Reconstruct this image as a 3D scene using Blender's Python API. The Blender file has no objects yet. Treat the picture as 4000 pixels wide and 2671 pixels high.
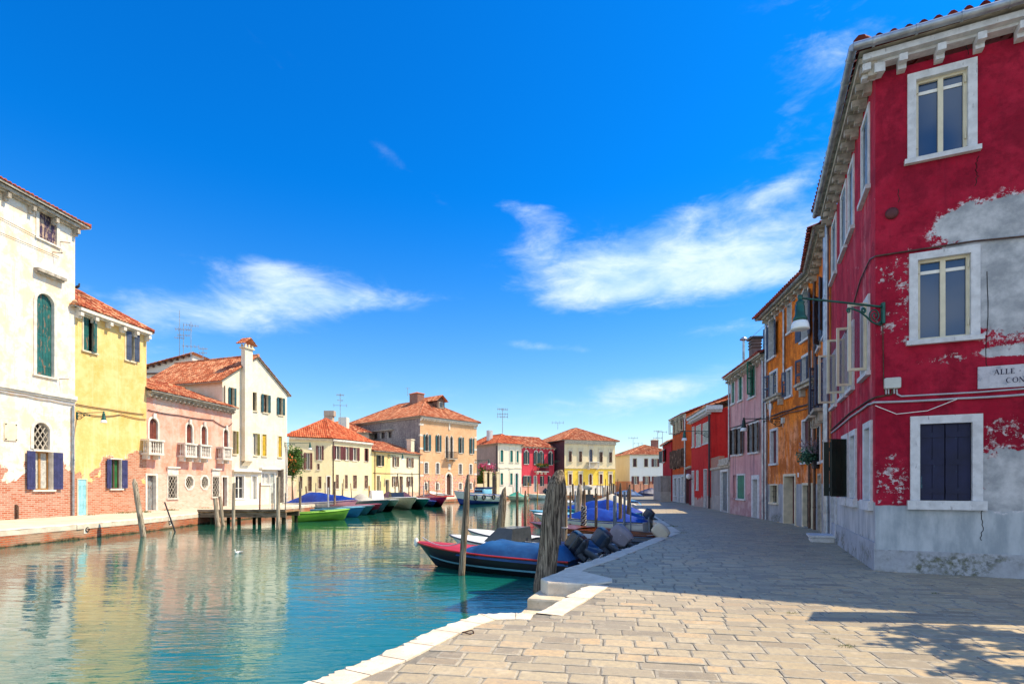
import bpy, bmesh, math, random
from mathutils import Vector, Matrix, noise
from mathutils.geometry import tessellate_polygon
R = math.radians
rnd = random.Random(7)
SC = bpy.context.scene
COL = SC.collection
F, VH, EYE, WZ = 2140.0, 1896.0, 1.65, -0.62      # lens in photo pixels, horizon row, eye height, water level

def G(u, v, z=0.0):
    d = F * (EYE - z) / (v - VH)
    return Vector(((u - 2000) / F * d, d, z))
def Dp(u, d, z=0.0):
    return Vector(((u - 2000) / F * d, d, z))
def ZV(v, d):
    return EYE - (v - VH) * d / F
class Crop:
    def __init__(s, x, y, k): s.x, s.y, s.k = x, y, k
    def __call__(s, a, b): return (s.x + a / s.k, s.y + b / s.k)

# ------------------------------------------------------------------ objects
WM = {}
def props(o, label=None, cat=None, group=None, kind=None):
    if label: o['label'] = label
    if cat: o['category'] = cat
    if group: o['group'] = group
    if kind: o['kind'] = kind
    return o
def thing(name, label, cat, loc, rz=0.0, group=None):
    o = bpy.data.objects.new(name, None); COL.objects.link(o)
    o.empty_display_size = 0.2
    o.location = loc; o.rotation_euler = (0, 0, rz)
    WM[o.name] = Matrix.Translation(Vector(loc)) @ Matrix.Rotation(rz, 4, 'Z')
    return props(o, label, cat, group)
def copy_tree(o, parent=None):
    c = o.copy(); COL.objects.link(c)
    if parent is not None: c.parent = parent
    if o.name in WM: WM[c.name] = WM[o.name]
    for ch in list(o.children): copy_tree(ch, c)
    return c

class MB:
    def __init__(s): s.v = []; s.f = []; s.m = []; s.uv = []; s.sm = []
    def face(s, pts, m=0, uv=(0, 0), sm=False):
        i = len(s.v); s.v += [tuple(p) for p in pts]
        s.f.append(tuple(range(i, i + len(pts)))); s.m.append(m); s.uv.append(uv); s.sm.append(sm)
    def idx(s, f, m=0, uv=(0, 0), sm=True):
        s.f.append(tuple(f)); s.m.append(m); s.uv.append(uv); s.sm.append(sm)
    def box(s, M, lo, hi, m=0):
        c = [M @ Vector((x, y, z)) for z in (lo[2], hi[2]) for y in (lo[1], hi[1]) for x in (lo[0], hi[0])]
        i = len(s.v); s.v += [tuple(p) for p in c]
        for q in ((0, 2, 3, 1), (4, 5, 7, 6), (0, 1, 5, 4), (2, 6, 7, 3), (0, 4, 6, 2), (1, 3, 7, 5)):
            s.idx([i + k for k in q], m, sm=False)
    def bar(s, a, b, w, h, m=0):
        a, b = Vector(a), Vector(b); d = b - a; L = d.length
        if L < 1e-6: return
        M = Matrix.Translation(a) @ d.to_track_quat('X', 'Z').to_matrix().to_4x4()
        s.box(M, (0, -w / 2, -h / 2), (L, w / 2, h / 2), m)
    def rings(s, rings, m=0, caps=True, closed=True, sm=True):
        n = len(rings[0]); i = len(s.v)
        for r in rings: s.v += [tuple(p) for p in r]
        for k in range(len(rings) - 1):
            for j in range(n if closed else n - 1):
                a = i + k * n + j; b = i + k * n + (j + 1) % n
                s.idx((a, b, b + n, a + n), m, sm=sm)
        if caps and closed:
            s.face([rings[0][j] for j in range(n - 1, -1, -1)], m)
            s.face(rings[-1], m)
    def tube(s, pts, r, n=8, m=0, caps=True):
        pts = [Vector(p) for p in pts]; out = []
        up = None
        for k, p in enumerate(pts):
            t = (pts[min(k + 1, len(pts) - 1)] - pts[max(k - 1, 0)]).normalized()
            if up is None:
                up = Vector((0, 0, 1)) if abs(t.z) < 0.9 else Vector((1, 0, 0))
            x = t.cross(up).normalized(); y = x.cross(t).normalized(); up = y
            rr = r[k] if isinstance(r, (list, tuple)) else r
            out.append([p + (x * math.cos(6.28318 * j / n) + y * math.sin(6.28318 * j / n)) * rr for j in range(n)])
        s.rings(out, m, caps)
    def lathe(s, prof, M, n=12, m=0, caps=True):
        s.rings([[M @ Vector((r * math.cos(6.28318 * j / n), r * math.sin(6.28318 * j / n), z)) for j in range(n)] for r, z in prof], m, caps)
    def superbox(s, M, prof, n=16, e=4.0, m=0):
        """rounded-box loft: prof = [(half x, half y, centre x, z)]"""
        out = []
        for hx, hy, cx, z in prof:
            ring = []
            for j in range(n):
                a = 6.28318 * (j + .5) / n; c, q = math.cos(a), math.sin(a)
                ring.append(M @ Vector((cx + hx * math.copysign(abs(c) ** (2 / e), c), hy * math.copysign(abs(q) ** (2 / e), q), z)))
            out.append(ring)
        s.rings(out, m)
    def build(s, name, mats, parent=None, label=None, cat=None, group=None, kind=None, loc=None):
        if not s.v: return None
        W = WM[parent.name] if parent is not None else Matrix.Translation(Vector(loc or (0, 0, 0)))
        I = W.inverted()
        me = bpy.data.meshes.new(name)
        me.from_pydata([I @ Vector(p) for p in s.v], [], s.f)
        if not isinstance(mats, (list, tuple)): mats = [mats]
        for mm in mats: me.materials.append(mm)
        me.polygons.foreach_set('material_index', s.m)
        me.polygons.foreach_set('use_smooth', s.sm)
        if any(u != (0, 0) for u in s.uv):
            l = me.uv_layers.new(name='UVMap'); fl = []
            for f, u in zip(s.f, s.uv): fl += list(u) * len(f)
            l.data.foreach_set('uv', fl)
        me.update()
        o = bpy.data.objects.new(name, me); COL.objects.link(o)
        if parent is not None: o.parent = parent
        else: o.location = W.translation
        WM[o.name] = W
        return props(o, label, cat, group, kind)

def base_frame(p, ang=0.0):
    return Matrix.Translation(Vector(p)) @ Matrix.Rotation(ang, 4, 'Z')

# ------------------------------------------------------------------ materials
def lin(r, g, b):
    f = lambda c: (c / 255 / 12.92) if c / 255 <= .04045 else ((c / 255 + .055) / 1.055) ** 2.4
    return (f(r), f(g), f(b), 1.0)
class NT:
    def __init__(s, name):
        s.mat = bpy.data.materials.new(name); s.mat.use_nodes = True
        s.t = s.mat.node_tree; s.t.nodes.clear()
        s.out = s.t.nodes.new('ShaderNodeOutputMaterial')
        s.b = s.t.nodes.new('ShaderNodeBsdfPrincipled')
        s.t.links.new(s.b.outputs[0], s.out.inputs[0])
        s._co = None
    def set(s, node, key, v):
        i = node.inputs[key]
        if hasattr(v, 'is_linked'): s.t.links.new(v, i)
        else:
            if i.type == 'VECTOR' and isinstance(v, (int, float)): v = (v, v, v)
            if i.type == 'RGBA' and isinstance(v, (int, float)): v = (v, v, v, 1)
            if i.type == 'VALUE' and isinstance(v, (tuple, list)): v = v[0]
            i.default_value = v
    def node(s, typ, ins={}, **attr):
        n = s.t.nodes.new(typ)
        for k, v in attr.items(): setattr(n, k, v)
        for k, v in ins.items(): s.set(n, k, v)
        return n
    def co(s):
        if s._co is None: s._co = s.t.nodes.new('ShaderNodeTexCoord').outputs['Object']
        return s._co
    def map(s, scale=(1, 1, 1), loc=(0, 0, 0), vec=None):
        return s.node('ShaderNodeMapping', {'Vector': vec or s.co(), 'Scale': scale, 'Location': loc}).outputs[0]
    def noise(s, scale=5, detail=4, rough=.55, vec=None, dist=0):
        return s.node('ShaderNodeTexNoise', {'Vector': vec or s.co(), 'Scale': scale, 'Detail': detail, 'Roughness': rough, 'Distortion': dist}).outputs[0]
    def math(s, op, a, b=0.0, c=0.0):
        n = s.node('ShaderNodeMath', operation=op)
        for k, v in enumerate((a, b, c)):
            if hasattr(v, 'is_linked'): s.t.links.new(v, n.inputs[k])
            else: n.inputs[k].default_value = v
        return n.outputs[0]
    def rng(s, v, a, b, lo=0.0, hi=1.0, smooth=True):
        n = s.node('ShaderNodeMapRange', interpolation_type='SMOOTHSTEP' if smooth else 'LINEAR')
        for k, x in zip(('Value', 'From Min', 'From Max', 'To Min', 'To Max'), (v, a, b, lo, hi)): s.set(n, k, x)
        return n.outputs[0]
    def mix(s, f, a, b, mode='MIX'):
        n = s.node('ShaderNodeMix', data_type='RGBA', blend_type=mode)
        for k, v in ((0, f), (6, a), (7, b)):
            if hasattr(v, 'is_linked'): s.t.links.new(v, n.inputs[k])
            else: n.inputs[k].default_value = v
        return n.outputs[2]
    def sep(s, vec=None):
        n = s.node('ShaderNodeSeparateXYZ', {0: vec or s.co()}); return n.outputs
    def comb(s, x=0, y=0, z=0): return s.node('ShaderNodeCombineXYZ', {0: x, 1: y, 2: z}).outputs[0]
    def bump(s, h, strength=.3, dist=.02, normal=None):
        d = {'Height': h, 'Strength': strength, 'Distance': dist}
        if normal is not None: d['Normal'] = normal
        return s.node('ShaderNodeBump', d).outputs[0]
    def fin(s, color, rough=.8, normal=None, metal=0.0, spec=.4, **kw):
        s.set(s.b, 'Base Color', color); s.set(s.b, 'Roughness', rough); s.set(s.b, 'Metallic', metal)
        s.set(s.b, 'Specular IOR Level', spec)
        if normal is not None: s.set(s.b, 'Normal', normal)
        for k, v in kw.items(): s.set(s.b, k.replace('_', ' '), v)
        return s.mat
    def brick(s, c1, c2, mortar, w=.26, h=.075, ms=.012):
        x, y, z = s.sep()
        v = s.comb(s.math('ADD', x, y), z, 0)
        wob = s.noise(1.5, 2)
        v2 = s.node('ShaderNodeVectorMath', {0: v, 1: s.node('ShaderNodeVectorMath', {0: s.comb(wob, wob, 0), 'Scale': .06}, operation='SCALE').outputs[0]}, operation='ADD').outputs[0]
        n = s.node('ShaderNodeTexBrick', {'Vector': v2, 'Color1': c1, 'Color2': c2, 'Mortar': mortar, 'Scale': 1.0, 'Mortar Size': ms, 'Mortar Smooth': .3, 'Bias': 0.0, 'Brick Width': w, 'Row Height': h})
        cc = s.mix(s.rng(s.noise(2.2, 3), .4, .7), n.outputs[0], s.mix(.35, n.outputs[0], mortar))
        return cc, n.outputs[1]

_mc = {}
def flat(name, col, rough=.6, metal=0.0, var=.12, scale=6, bump=.15, spec=.4, worn=None, wamt=.5):
    """painted / plain surface with subtle variation and optional worn flecks"""
    if name in _mc: return _mc[name]
    t = NT(name); n = t.noise(scale, 5)
    d = tuple(c * (1 - var) for c in col[:3]) + (1,); l = tuple(min(1, c * (1 + var)) for c in col[:3]) + (1,)
    c = t.mix(t.rng(n, .3, .7), d, l)
    n2 = t.noise(scale * 7, 4, .65)
    if worn:
        w = t.noise(1, 5, .65, vec=t.map((scale * 3, scale * 3, scale * .7)))
        c = t.mix(t.rng(w, 1 - wamt, 1.08 - wamt), c, worn)
    _mc[name] = t.fin(c, rough, t.bump(n2, bump, .01), metal, spec)
    return _mc[name]
def wood(name, dark, light, sx=18, sz=1.2, rough=.85, wet=None, bump=.6, algae=None, axis='z'):
    if name in _mc: return _mc[name]
    t = NT(name)
    sc = {'z': (sx, sx, sz), 'x': (sz, sx, sx), 'y': (sx, sz, sx)}[axis]
    n = t.noise(1, 6, .65, vec=t.map(sc), dist=.6); n2 = t.noise(1.3, 3)
    c = t.mix(t.rng(n, .36, .66), dark, light)
    c = t.mix(t.rng(n2, .35, .7, 0, .45), c, tuple(x * .45 for x in dark[:3]) + (1,))
    crack = t.rng(t.noise(1, 3, .5, vec=t.map(tuple(k * 1.7 for k in sc))), .56, .62)
    c = t.mix(t.math('MULTIPLY', crack, .65), c, tuple(x * .2 for x in dark[:3]) + (1,))
    if wet is not None:      # tide stain above the water line
        z = t.sep()[2]
        k = t.math('ADD', z, t.math('MULTIPLY', t.noise(5, 3), -.5))
        c = t.mix(t.rng(k, wet - .12, wet + .12, 1, 0), c, algae or (.018, .02, .008, 1))
    h = t.math('SUBTRACT', n, t.math('MULTIPLY', crack, .5))
    _mc[name] = t.fin(c, rough, t.bump(h, bump, .03), spec=.25)
    return _mc[name]
def plaster(name, c1, c2, stain=None, amt=.5, low=None, band=None, patches=(), pcol=None, specks=None, moss=None, split=None, brickcols=None, rough=.9, flake=None, blot=None, fcol=None, fade=None):
    """lime render: two-tone mottling, run stains, peeled brick foot (low), painted foot band, shaped patches"""
    t = NT(name); x, y, z = t.sep()
    big = t.noise(.55, 5, .6); fine = t.noise(14, 5, .65); mid = t.noise(2.6, 5, .62)
    c = t.mix(t.rng(t.math('ADD', t.math('MULTIPLY', big, .6), t.math('MULTIPLY', mid, .4)), .36, .64), c1, c2)
    if split:
        c = t.mix(t.math('LESS_THAN', x, split[0]), c, t.mix(t.rng(mid, .3, .7), split[1], split[2]))
    c = t.mix(t.rng(fine, .35, .75, 0, .16), c, (.02, .02, .02, 1))
    if stain:
        st = t.noise(1, 5, .62, vec=t.map((3.0, 3.0, .22)))
        st2 = t.noise(1, 4, .6, vec=t.map((11.0, 11.0, .5)))
        m = t.math('MULTIPLY', t.rng(st, .47, .70), t.rng(st2, .3, .62))
        c = t.mix(t.math('MULTIPLY', m, amt), c, stain)
    if fade:      # sun-bleached, salt-streaked lower storey
        e = t.math('ADD', z, t.math('MULTIPLY', t.math('SUBTRACT', t.noise(1, 5, .65, vec=t.map((2.6, 2.6, .35))), .5), 3.2))
        c = t.mix(t.rng(e, fade[0] - .5, fade[0] + .5, fade[2], 0), c, t.mix(t.rng(t.noise(1, 5, .6, vec=t.map((5, 5, .7))), .35, .62), fade[1], c))
    if blot:
        c = t.mix(t.rng(t.noise(1.1, 7, .68, dist=.3), .43, .60, 0, blot[1]), c, blot[0])
        c = t.mix(t.rng(t.noise(5.5, 6, .7), .50, .64, 0, blot[1] * .7), c, blot[0])
    hgt = t.math('ADD', t.math('MULTIPLY', fine, .5), t.math('MULTIPLY', mid, .5))
    if specks:
        s1 = t.rng(t.noise(7, 6, .72), 1 - specks[1], 1.03 - specks[1])
        c = t.mix(s1, c, specks[0])
        hgt = t.math('SUBTRACT', hgt, t.math('MULTIPLY', s1, .6))
    bc, bf = None, None
    if band:
        e = t.math('ADD', z, t.math('MULTIPLY', t.math('SUBTRACT', t.noise(3.5, 5, .7), .5), band[3] if len(band) > 3 else .08))
        bm = t.rng(e, band[0] - .015, band[0] + .015, 1, 0)
        bcol = t.mix(t.rng(t.noise(1, 5, .6, vec=t.map((4, 4, 1.2))), .33, .68), band[1], band[2])
        c = t.mix(bm, c, bcol)
    def underlay():
        if brickcols: return t.brick(*brickcols)
        return t.mix(t.rng(t.noise(1.8, 6, .65), .35, .68), pcol[0], pcol[1]), None
    masks = []; rims = []
    if low:
        e = t.math('ADD', z, t.math('MULTIPLY', t.math('SUBTRACT', t.noise(.7, 7, .62, dist=.4), .5), low[1] * 2.6))
        masks.append(t.rng(e, low[0] - .03, low[0] + .03, 1, 0))
    for (cx, cz, rx, rz) in patches:
        dx = t.math('DIVIDE', t.math('SUBTRACT', x, cx), rx); dz = t.math('DIVIDE', t.math('SUBTRACT', z, cz), rz)
        q = t.math('ADD', t.math('MULTIPLY', dx, dx), t.math('MULTIPLY', dz, dz))
        q = t.math('ADD', q, t.math('MULTIPLY', t.math('SUBTRACT', t.noise(3.2, 8, .68), .5), 2.6))
        masks.append(t.rng(q, .93, 1.05, 1, 0)); rims.append(t.rng(q, 1.05, 1.55, 1, 0))
    if masks:
        m = masks[0]
        for k in masks[1:]: m = t.math('MAXIMUM', m, k)
        bc, bf = underlay()
        if rims:
            rm = rims[0]
            for k in rims[1:]: rm = t.math('MAXIMUM', rm, k)
            rs = t.math('MULTIPLY', rm, t.rng(t.noise(9, 8, .75), .50, .56)); c = t.mix(rs, c, (.62, .60, .62, 1))
        c = t.mix(m, c, bc)
        hgt = t.math('SUBTRACT', hgt, t.math('MULTIPLY', m, .9))
        if bf is not None: hgt = t.math('SUBTRACT', hgt, t.math('MULTIPLY', t.math('MULTIPLY', m, bf), .8))
    if flake:      # shaped zones of salt-eaten flakes: (cx, cz, rx, rz)
        fl = t.noise(6.5, 9, .76); zone = None
        for (cx, cz, rx, rz) in flake:
            dx = t.math('DIVIDE', t.math('SUBTRACT', x, cx), rx); dz = t.math('DIVIDE', t.math('SUBTRACT', z, cz), rz)
            q = t.math('SUBTRACT', 1.0, t.math('ADD', t.math('MULTIPLY', dx, dx), t.math('MULTIPLY', dz, dz)))
            zone = q if zone is None else t.math('MAXIMUM', zone, q)
        s1 = t.rng(t.math('ADD', fl, t.math('MULTIPLY', t.math('MINIMUM', t.math('MAXIMUM', zone, -1.2), .8), .15)), .643, .675)
        c = t.mix(s1, c, t.mix(t.rng(t.noise(11, 5, .7), .4, .62), fcol or (.62, .54, .54, 1), (.34, .25, .26, 1))); hgt = t.math('SUBTRACT', hgt, t.math('MULTIPLY', s1, .8))
    if moss:
        e = t.math('ADD', z, t.math('MULTIPLY', t.math('SUBTRACT', t.noise(4, 7, .7), .5), moss * 1.9))
        mm = t.math('MULTIPLY', t.math('MULTIPLY', t.rng(e, moss - .12, moss + .1, 1, 0), t.rng(t.noise(1.2, 3), .42, .6)), t.rng(t.noise(12, 6, .7), .36, .64, 0, .85))
        c = t.mix(mm, c, t.mix(t.rng(fine, .35, .65), (.03, .036, .018, 1), (.12, .125, .05, 1)))
    return t.fin(c, rough, t.bump(hgt, .45, .03), spec=.2)
# ------------------------------------------------------------------ shared materials
def tile_mat(name, a, b, c, dark=.35):
    t = NT(name)
    uv = t.t.nodes.new('ShaderNodeUVMap').outputs[0]
    w = t.node('ShaderNodeTexWhiteNoise', {'Vector': uv}, noise_dimensions='2D')
    r = t.node('ShaderNodeValToRGB', {0: w.outputs[0]})
    e = r.color_ramp.elements; e[0].color = a; e[1].color = c; e[0].position = .1; e[1].position = .95
    k = e.new(.5); k.color = b
    n = t.noise(7, 5, .65); n2 = t.noise(.8, 4)
    col = t.mix(t.rng(n, .45, .7, 0, .5), r.outputs[0], tuple(x * .4 for x in a[:3]) + (1,))
    col = t.mix(t.rng(n2, .5, .72, 0, dark), col, (.09, .045, .03, 1))
    return t.fin(col, .85, t.bump(n, .3, .02), spec=.2)
TILE = tile_mat('roof_tile_weathered', lin(138, 68, 44), lin(182, 104, 70), lin(214, 160, 124))
TILE_NEW = tile_mat('roof_tile_fresh', lin(160, 72, 46), lin(192, 96, 62), lin(216, 136, 96), .3)
TILE_OLD = tile_mat('roof_tile_old', lin(120, 40, 26), lin(176, 88, 56), lin(220, 170, 130), .5)
TILE_DARK = tile_mat('roof_tile_dark', lin(70, 16, 16), lin(110, 28, 22), lin(130, 50, 36), .5)
STONE = flat('white_stone', (.66, .62, .55, 1), .8, var=.18, scale=3, bump=.3)
STONE_SH = flat('grey_stone', (.60, .61, .62, 1), .8, var=.13, scale=7, bump=.4, worn=(.34, .34, .35, 1), wamt=.38)
STONE_D = flat('weathered_stone', (.40, .36, .30, 1), .85, var=.35, scale=5, bump=.5)
CREAMST = flat('cream_trim', (.68, .60, .44, 1), .8, var=.15, scale=3)
GLASS = NT('sky_painted_glass').fin((.010, .045, .12, 1), .05, spec=.9)  # blue base colour stands in for sky mirrored in the panes
GLASS2 = flat('dim_glass', (.03, .035, .04, 1), .08, var=.3, spec=.7, bump=.02)
DARK = flat('dark_interior', (.014, .013, .013, 1), .9, var=.4)
CURTAIN = flat('curtain', (.45, .45, .42, 1), .9, var=.25, scale=9)
IRON = flat('wrought_iron', (.02, .02, .022, 1), .5, .6, var=.3)
RUSTY = flat('rusty_iron', (.08, .045, .03, 1), .8, .3, var=.5, scale=12)
ZINC = flat('zinc', (.36, .40, .44, 1), .4, .7, var=.25, scale=4)
COPPER = flat('brown_pipe', (.10, .06, .045, 1), .5, .4, var=.3)
GREENIRON = flat('green_cast_iron', (.012, .085, .068, 1), .4, .3, var=.3, scale=8)
CABLE_D = flat('dark_cable', (.03, .03, .035, 1), .6)
CABLE_L = flat('grey_cable', (.42, .42, .45, 1), .6)
WHITEPAINT = flat('white_paint', (.78, .77, .72, 1), .5, var=.06)
IVORY = flat('ivory_window_paint', (.66, .60, .44, 1), .45, var=.08)
SEEGLASS = NT('casement_pane').fin((.10, .09, .16, 1), .03, spec=1.0, Alpha=.5)
LAMPGLASS = NT('lamp_glass').fin((.75, .78, .78, 1), .25, spec=.5)
def paint(name, col, worn=None, wamt=.42, rough=.6): return flat(name, col, rough, var=.22, scale=3, worn=worn, wamt=wamt, bump=.35)
SH_TEALOLD = paint('weathered_teal_paint', (.010, .105, .10, 1), (.22, .13, .08, 1), .46)
SH_GREEN = paint('green_paint', (.012, .17, .105, 1), (.10, .26, .17, 1), .40)
SH_INDIGO = paint('indigo_paint', (.032, .036, .115, 1), (.10, .10, .20, 1), .42)
SH_NAVY = paint('navy_paint', (.006, .010, .045, 1), (.05, .16, .20, 1), .36)
SH_PLUM = paint('plum_weathered_paint', (.05, .03, .07, 1), (.42, .30, .22, 1), .52)
SH_RUST = paint('red_brown_paint', (.15, .035, .02, 1), (.26, .12, .08, 1), .42)
SH_PETROL = paint('petrol_paint', (.012, .075, .095, 1))
SH_TEAL = paint('teal_paint', (.0, .135, .13, 1))
SH_DKTEAL = paint('dark_teal_paint', (.008, .045, .055, 1))
SH_OLIVE = paint('olive_paint', (.16, .14, .02, 1))
SH_YELLOW = paint('yellow_paint', (.50, .33, .02, 1))
SH_MAROON = paint('maroon_paint', (.105, .024, .028, 1))
SH_BROWN = paint('brown_paint', (.10, .055, .038, 1), (.35, .22, .16, 1), .45)
SH_SLATE = paint('slate_blue_paint', (.045, .065, .12, 1))
SH_BLACKGREEN = paint('black_green_paint', (.008, .016, .010, 1))
SH_PALE = paint('pale_grey_paint', (.42, .43, .36, 1), (.30, .30, .28, 1))
SKYBLUE = paint('pale_blue_paint', (.26, .55, .62, 1), (.5, .6, .58, 1), .36)
DOOR_BROWN = paint('door_brown', (.11, .045, .03, 1))
DOOR_RED = paint('door_dark_red', (.09, .018, .02, 1))
DOOR_GREY = paint('door_grey', (.22, .24, .25, 1), (.2, .09, .05, 1), .45)
DOOR_GREEN = paint('door_green', (.10, .12, .04, 1), (.2, .15, .1, 1))
CHALKFILL = plaster('blocked_window_fill', (.34, .38, .45, 1), (.46, .48, .52, 1), (.16, .15, .14, 1), .6)
SHOPWHITE = flat('shopfront_white', (.72, .71, .66, 1), .5, var=.06)
BRICKRED = (( .38, .10, .045, 1), (.52, .20, .10, 1), (.55, .42, .32, 1))
BRICKPINK = ((.50, .24, .16, 1), (.62, .38, .28, 1), (.66, .55, .45, 1))
BRICKTAN = ((.56, .27, .12, 1), (.70, .42, .22, 1), (.68, .50, .32, 1))

# ------------------------------------------------------------------ faces, windows, walls
FCT = {}
class Face:
    def __init__(s, root, pl, pr, z1, z0=0.0):
        s.root = root; s.pl = Vector(pl[:2]); s.pr = Vector(pr[:2]); d = s.pr - s.pl
        s.L = d.length; s.e = d.normalized(); s.n = Vector((s.e.y, -s.e.x)); s.z0 = z0; s.z1 = z1
        s.op = []; s.top = None
    def P(s, a, d, z): return Vector((s.pl.x + s.e.x * a + s.n.x * d, s.pl.y + s.e.y * a + s.n.y * d, z))
    def M(s, a=0, d=0, z=0):
        M = Matrix(((s.e.x, -s.n.x, 0, 0), (s.e.y, -s.n.y, 0, 0), (0, 0, 1, 0), (0, 0, 0, 1)))
        M.translation = s.P(a, d, z); return M          # x along, y INTO the wall, z up
    def sz(s, u, v, off=0.0):
        dx, dz = (u - 2000) / F, -(v - VH) / F
        p = s.pl + s.n * off
        k = (p.x * s.n.x + p.y * s.n.y) / (dx * s.n.x + s.n.y)
        q = Vector((dx * k, k)) - p
        return q.dot(s.e), EYE + dz * k
    def box(s, mb, a0, a1, d0, d1, z0, z1, m=0):
        mb.box(s.M(), (a0, -d1, z0), (a1, -d0, z1), m)
    def win(s, C, x0, y0, x1, y1, **kw):
        um, vm = C((x0 + x1) / 2, (y0 + y1) / 2)
        a0 = s.sz(*C(x0, (y0 + y1) / 2))[0]; a1 = s.sz(*C(x1, (y0 + y1) / 2))[0]
        z1 = s.sz(um, C(0, y0)[1])[1]; z0 = s.sz(um, C(0, y1)[1])[1]
        kw.update(a0=a0, a1=a1, z0=z0, z1=z1); s.op.append(kw); return kw

def snap(ops, tol=.32):
    for key in ('z0', 'z1'):
        done = []
        for o in sorted(ops, key=lambda q: q[key]):
            for grp in done:
                if abs(grp[0][key] - o[key]) < tol: grp.append(o); break
            else: done.append([o])
        for grp in done:
            av = sum(q[key] for q in grp) / len(grp)
            for q in grp: q[key] = av
def outline(a0, a1, z0, z1, arch, n=9):
    """from bottom-left, over the top, to bottom-right"""
    w = a1 - a0; c = (a0 + a1) / 2
    if not arch: return [(a0, z0), (a0, z1), (a1, z1), (a1, z0)]
    if arch == 8:
        k = .29; h = z1 - z0
        return [(a0 + k * w, z0), (a0, z0 + k * h), (a0, z1 - k * h), (a0 + k * w, z1), (a1 - k * w, z1), (a1, z1 - k * h), (a1, z0 + k * h), (a1 - k * w, z0)]
    rise = {1: w / 2, 2: w * .95, 3: w * .2}[arch]
    rise = min(rise, (z1 - z0) * .8); sp = z1 - rise; pts = [(a0, z0)]
    for k in range(n + 1):
        a = math.pi * (1 - k / n); x = c + math.cos(a) * w / 2; q = abs(math.cos(a))
        if arch == 2: z = sp + rise * (.62 * math.sqrt(max(0, 1 - q * q)) + .38 * (1 - q) ** 1.6)
        else: z = sp + rise * math.sin(a)
        pts.append((x, z))
    pts.append((a1, z0)); return pts
def wall_face(mb, fc, m=0):
    ops = fc.op
    zt = fc.z1
    xs = sorted({0.0, fc.L} | {max(0, min(fc.L, o[k])) for o in ops for k in ('a0', 'a1')})
    zs = sorted({fc.z0, zt} | {max(fc.z0, min(zt, o[k])) for o in ops for k in ('z0', 'z1')})
    for i in range(len(xs) - 1):
        for j in range(len(zs) - 1):
            a, b, c, d = xs[i], xs[i + 1], zs[j], zs[j + 1]
            if b - a < 1e-5 or d - c < 1e-5: continue
            mx, mz = (a + b) / 2, (c + d) / 2
            if any(o['a0'] < mx < o['a1'] and o['z0'] < mz < o['z1'] for o in ops): continue
            mb.face([fc.P(a, 0, c), fc.P(b, 0, c), fc.P(b, 0, d), fc.P(a, 0, d)], m)
    for o in ops:
        ar = o.get('arch', 0)
        if not ar: continue
        pts = outline(o['a0'], o['a1'], o['z0'], o['z1'], ar); z1 = o['z1']; h = len(pts) // 2
        if ar == 8:
            for q, c0 in (((0, 1), (o['a0'], o['z0'])), ((2, 3), (o['a0'], z1)), ((4, 5), (o['a1'], z1)), ((6, 7), (o['a1'], o['z0']))):
                mb.face([fc.P(pts[q[0]][0], 0, pts[q[0]][1]), fc.P(c0[0], 0, c0[1]), fc.P(pts[q[1]][0], 0, pts[q[1]][1])], m)
            continue
        for k in range(1, len(pts) - 2):
            (x0, q0), (x1, q1) = pts[k], pts[k + 1]
            mb.face([fc.P(x0, 0, q0), fc.P(x1, 0, q1), fc.P(x1, 0, z1), fc.P(x0, 0, z1)], m)
    if fc.top:
        mb.face([fc.P(a, 0, z) for a, z in fc.top], m)

def leaf(mb, fc, hinge, w, z0, z1, ang, side, style='plank', arch=None, d=-.03, m=0, th=.04):
    """one shutter leaf; ang 0 = closed, 180 = folded back on the wall"""
    c, s_ = math.cos(R(ang)), math.sin(R(ang)); sg = 1 if side == 'l' else -1
    ex = (fc.e * (c * sg) + fc.n * s_); ey = Vector((-ex.y, ex.x))
    o = fc.P(hinge, d if ang < 20 else .05, 0)
    M = Matrix(((ex.x, ey.x, 0, o.x), (ex.y, ey.y, 0, o.y), (0, 0, 1, 0), (0, 0, 0, 1)))
    if style == 'plank':
        nb = max(2, int(round(w / .16)))
        for k in range(nb):
            x0, x1 = w * k / nb + .004, w * (k + 1) / nb - .004
            zt = z1
            if arch: zt = arch(hinge + sg * (x0 + x1) / 2)
            mb.box(M, (x0, -th / 2, z0), (x1, th / 2, zt), m)
        for q in (.12, .5, .86):
            zz = z0 + (z1 - z0) * q
            for y in (-1, 1): mb.box(M, (.01, y * th / 2 - .012, zz - .05), (w - .01, y * th / 2 + .012, zz + .05), m)
    elif style == 'louver':
        for x0, x1 in ((0, .06), (w - .06, w)): mb.box(M, (x0, -th / 2, z0), (x1, th / 2, z1), m)
        for zz in (z0, (z0 + z1) / 2 - .04, z1 - .08): mb.box(M, (.062, -th / 2, zz), (w - .062, th / 2, zz + .08), m)
        n = int((z1 - z0) / .075)
        for k in range(n):
            zz = z0 + .08 + (z1 - z0 - .16) * (k + .5) / n
            mb.bar(M @ Vector((.062, 0, zz)), M @ Vector((w - .062, 0, zz)), .05, .012, m)
    elif style == 'panel':
        mb.box(M, (0, -th / 2, z0), (w, th / 2, z1), m)
        for q0, q1 in ((.06, .30), (.34, .62), (.66, .94)):
            for y in (-1, 1): mb.box(M, (w * .16, y * th / 2 - .012, z0 + (z1 - z0) * q0), (w * .84, y * th / 2 + .012, z0 + (z1 - z0) * q1), m)
    elif style == 'sash':
        for x0, x1 in ((0, .055), (w - .055, w)): mb.box(M, (x0, -th / 2, z0), (x1, th / 2, z1), m)
        for zz in (z0, z1 - .055): mb.box(M, (.056, -th / 2, zz), (w - .056, th / 2, zz + .055), m)

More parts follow.
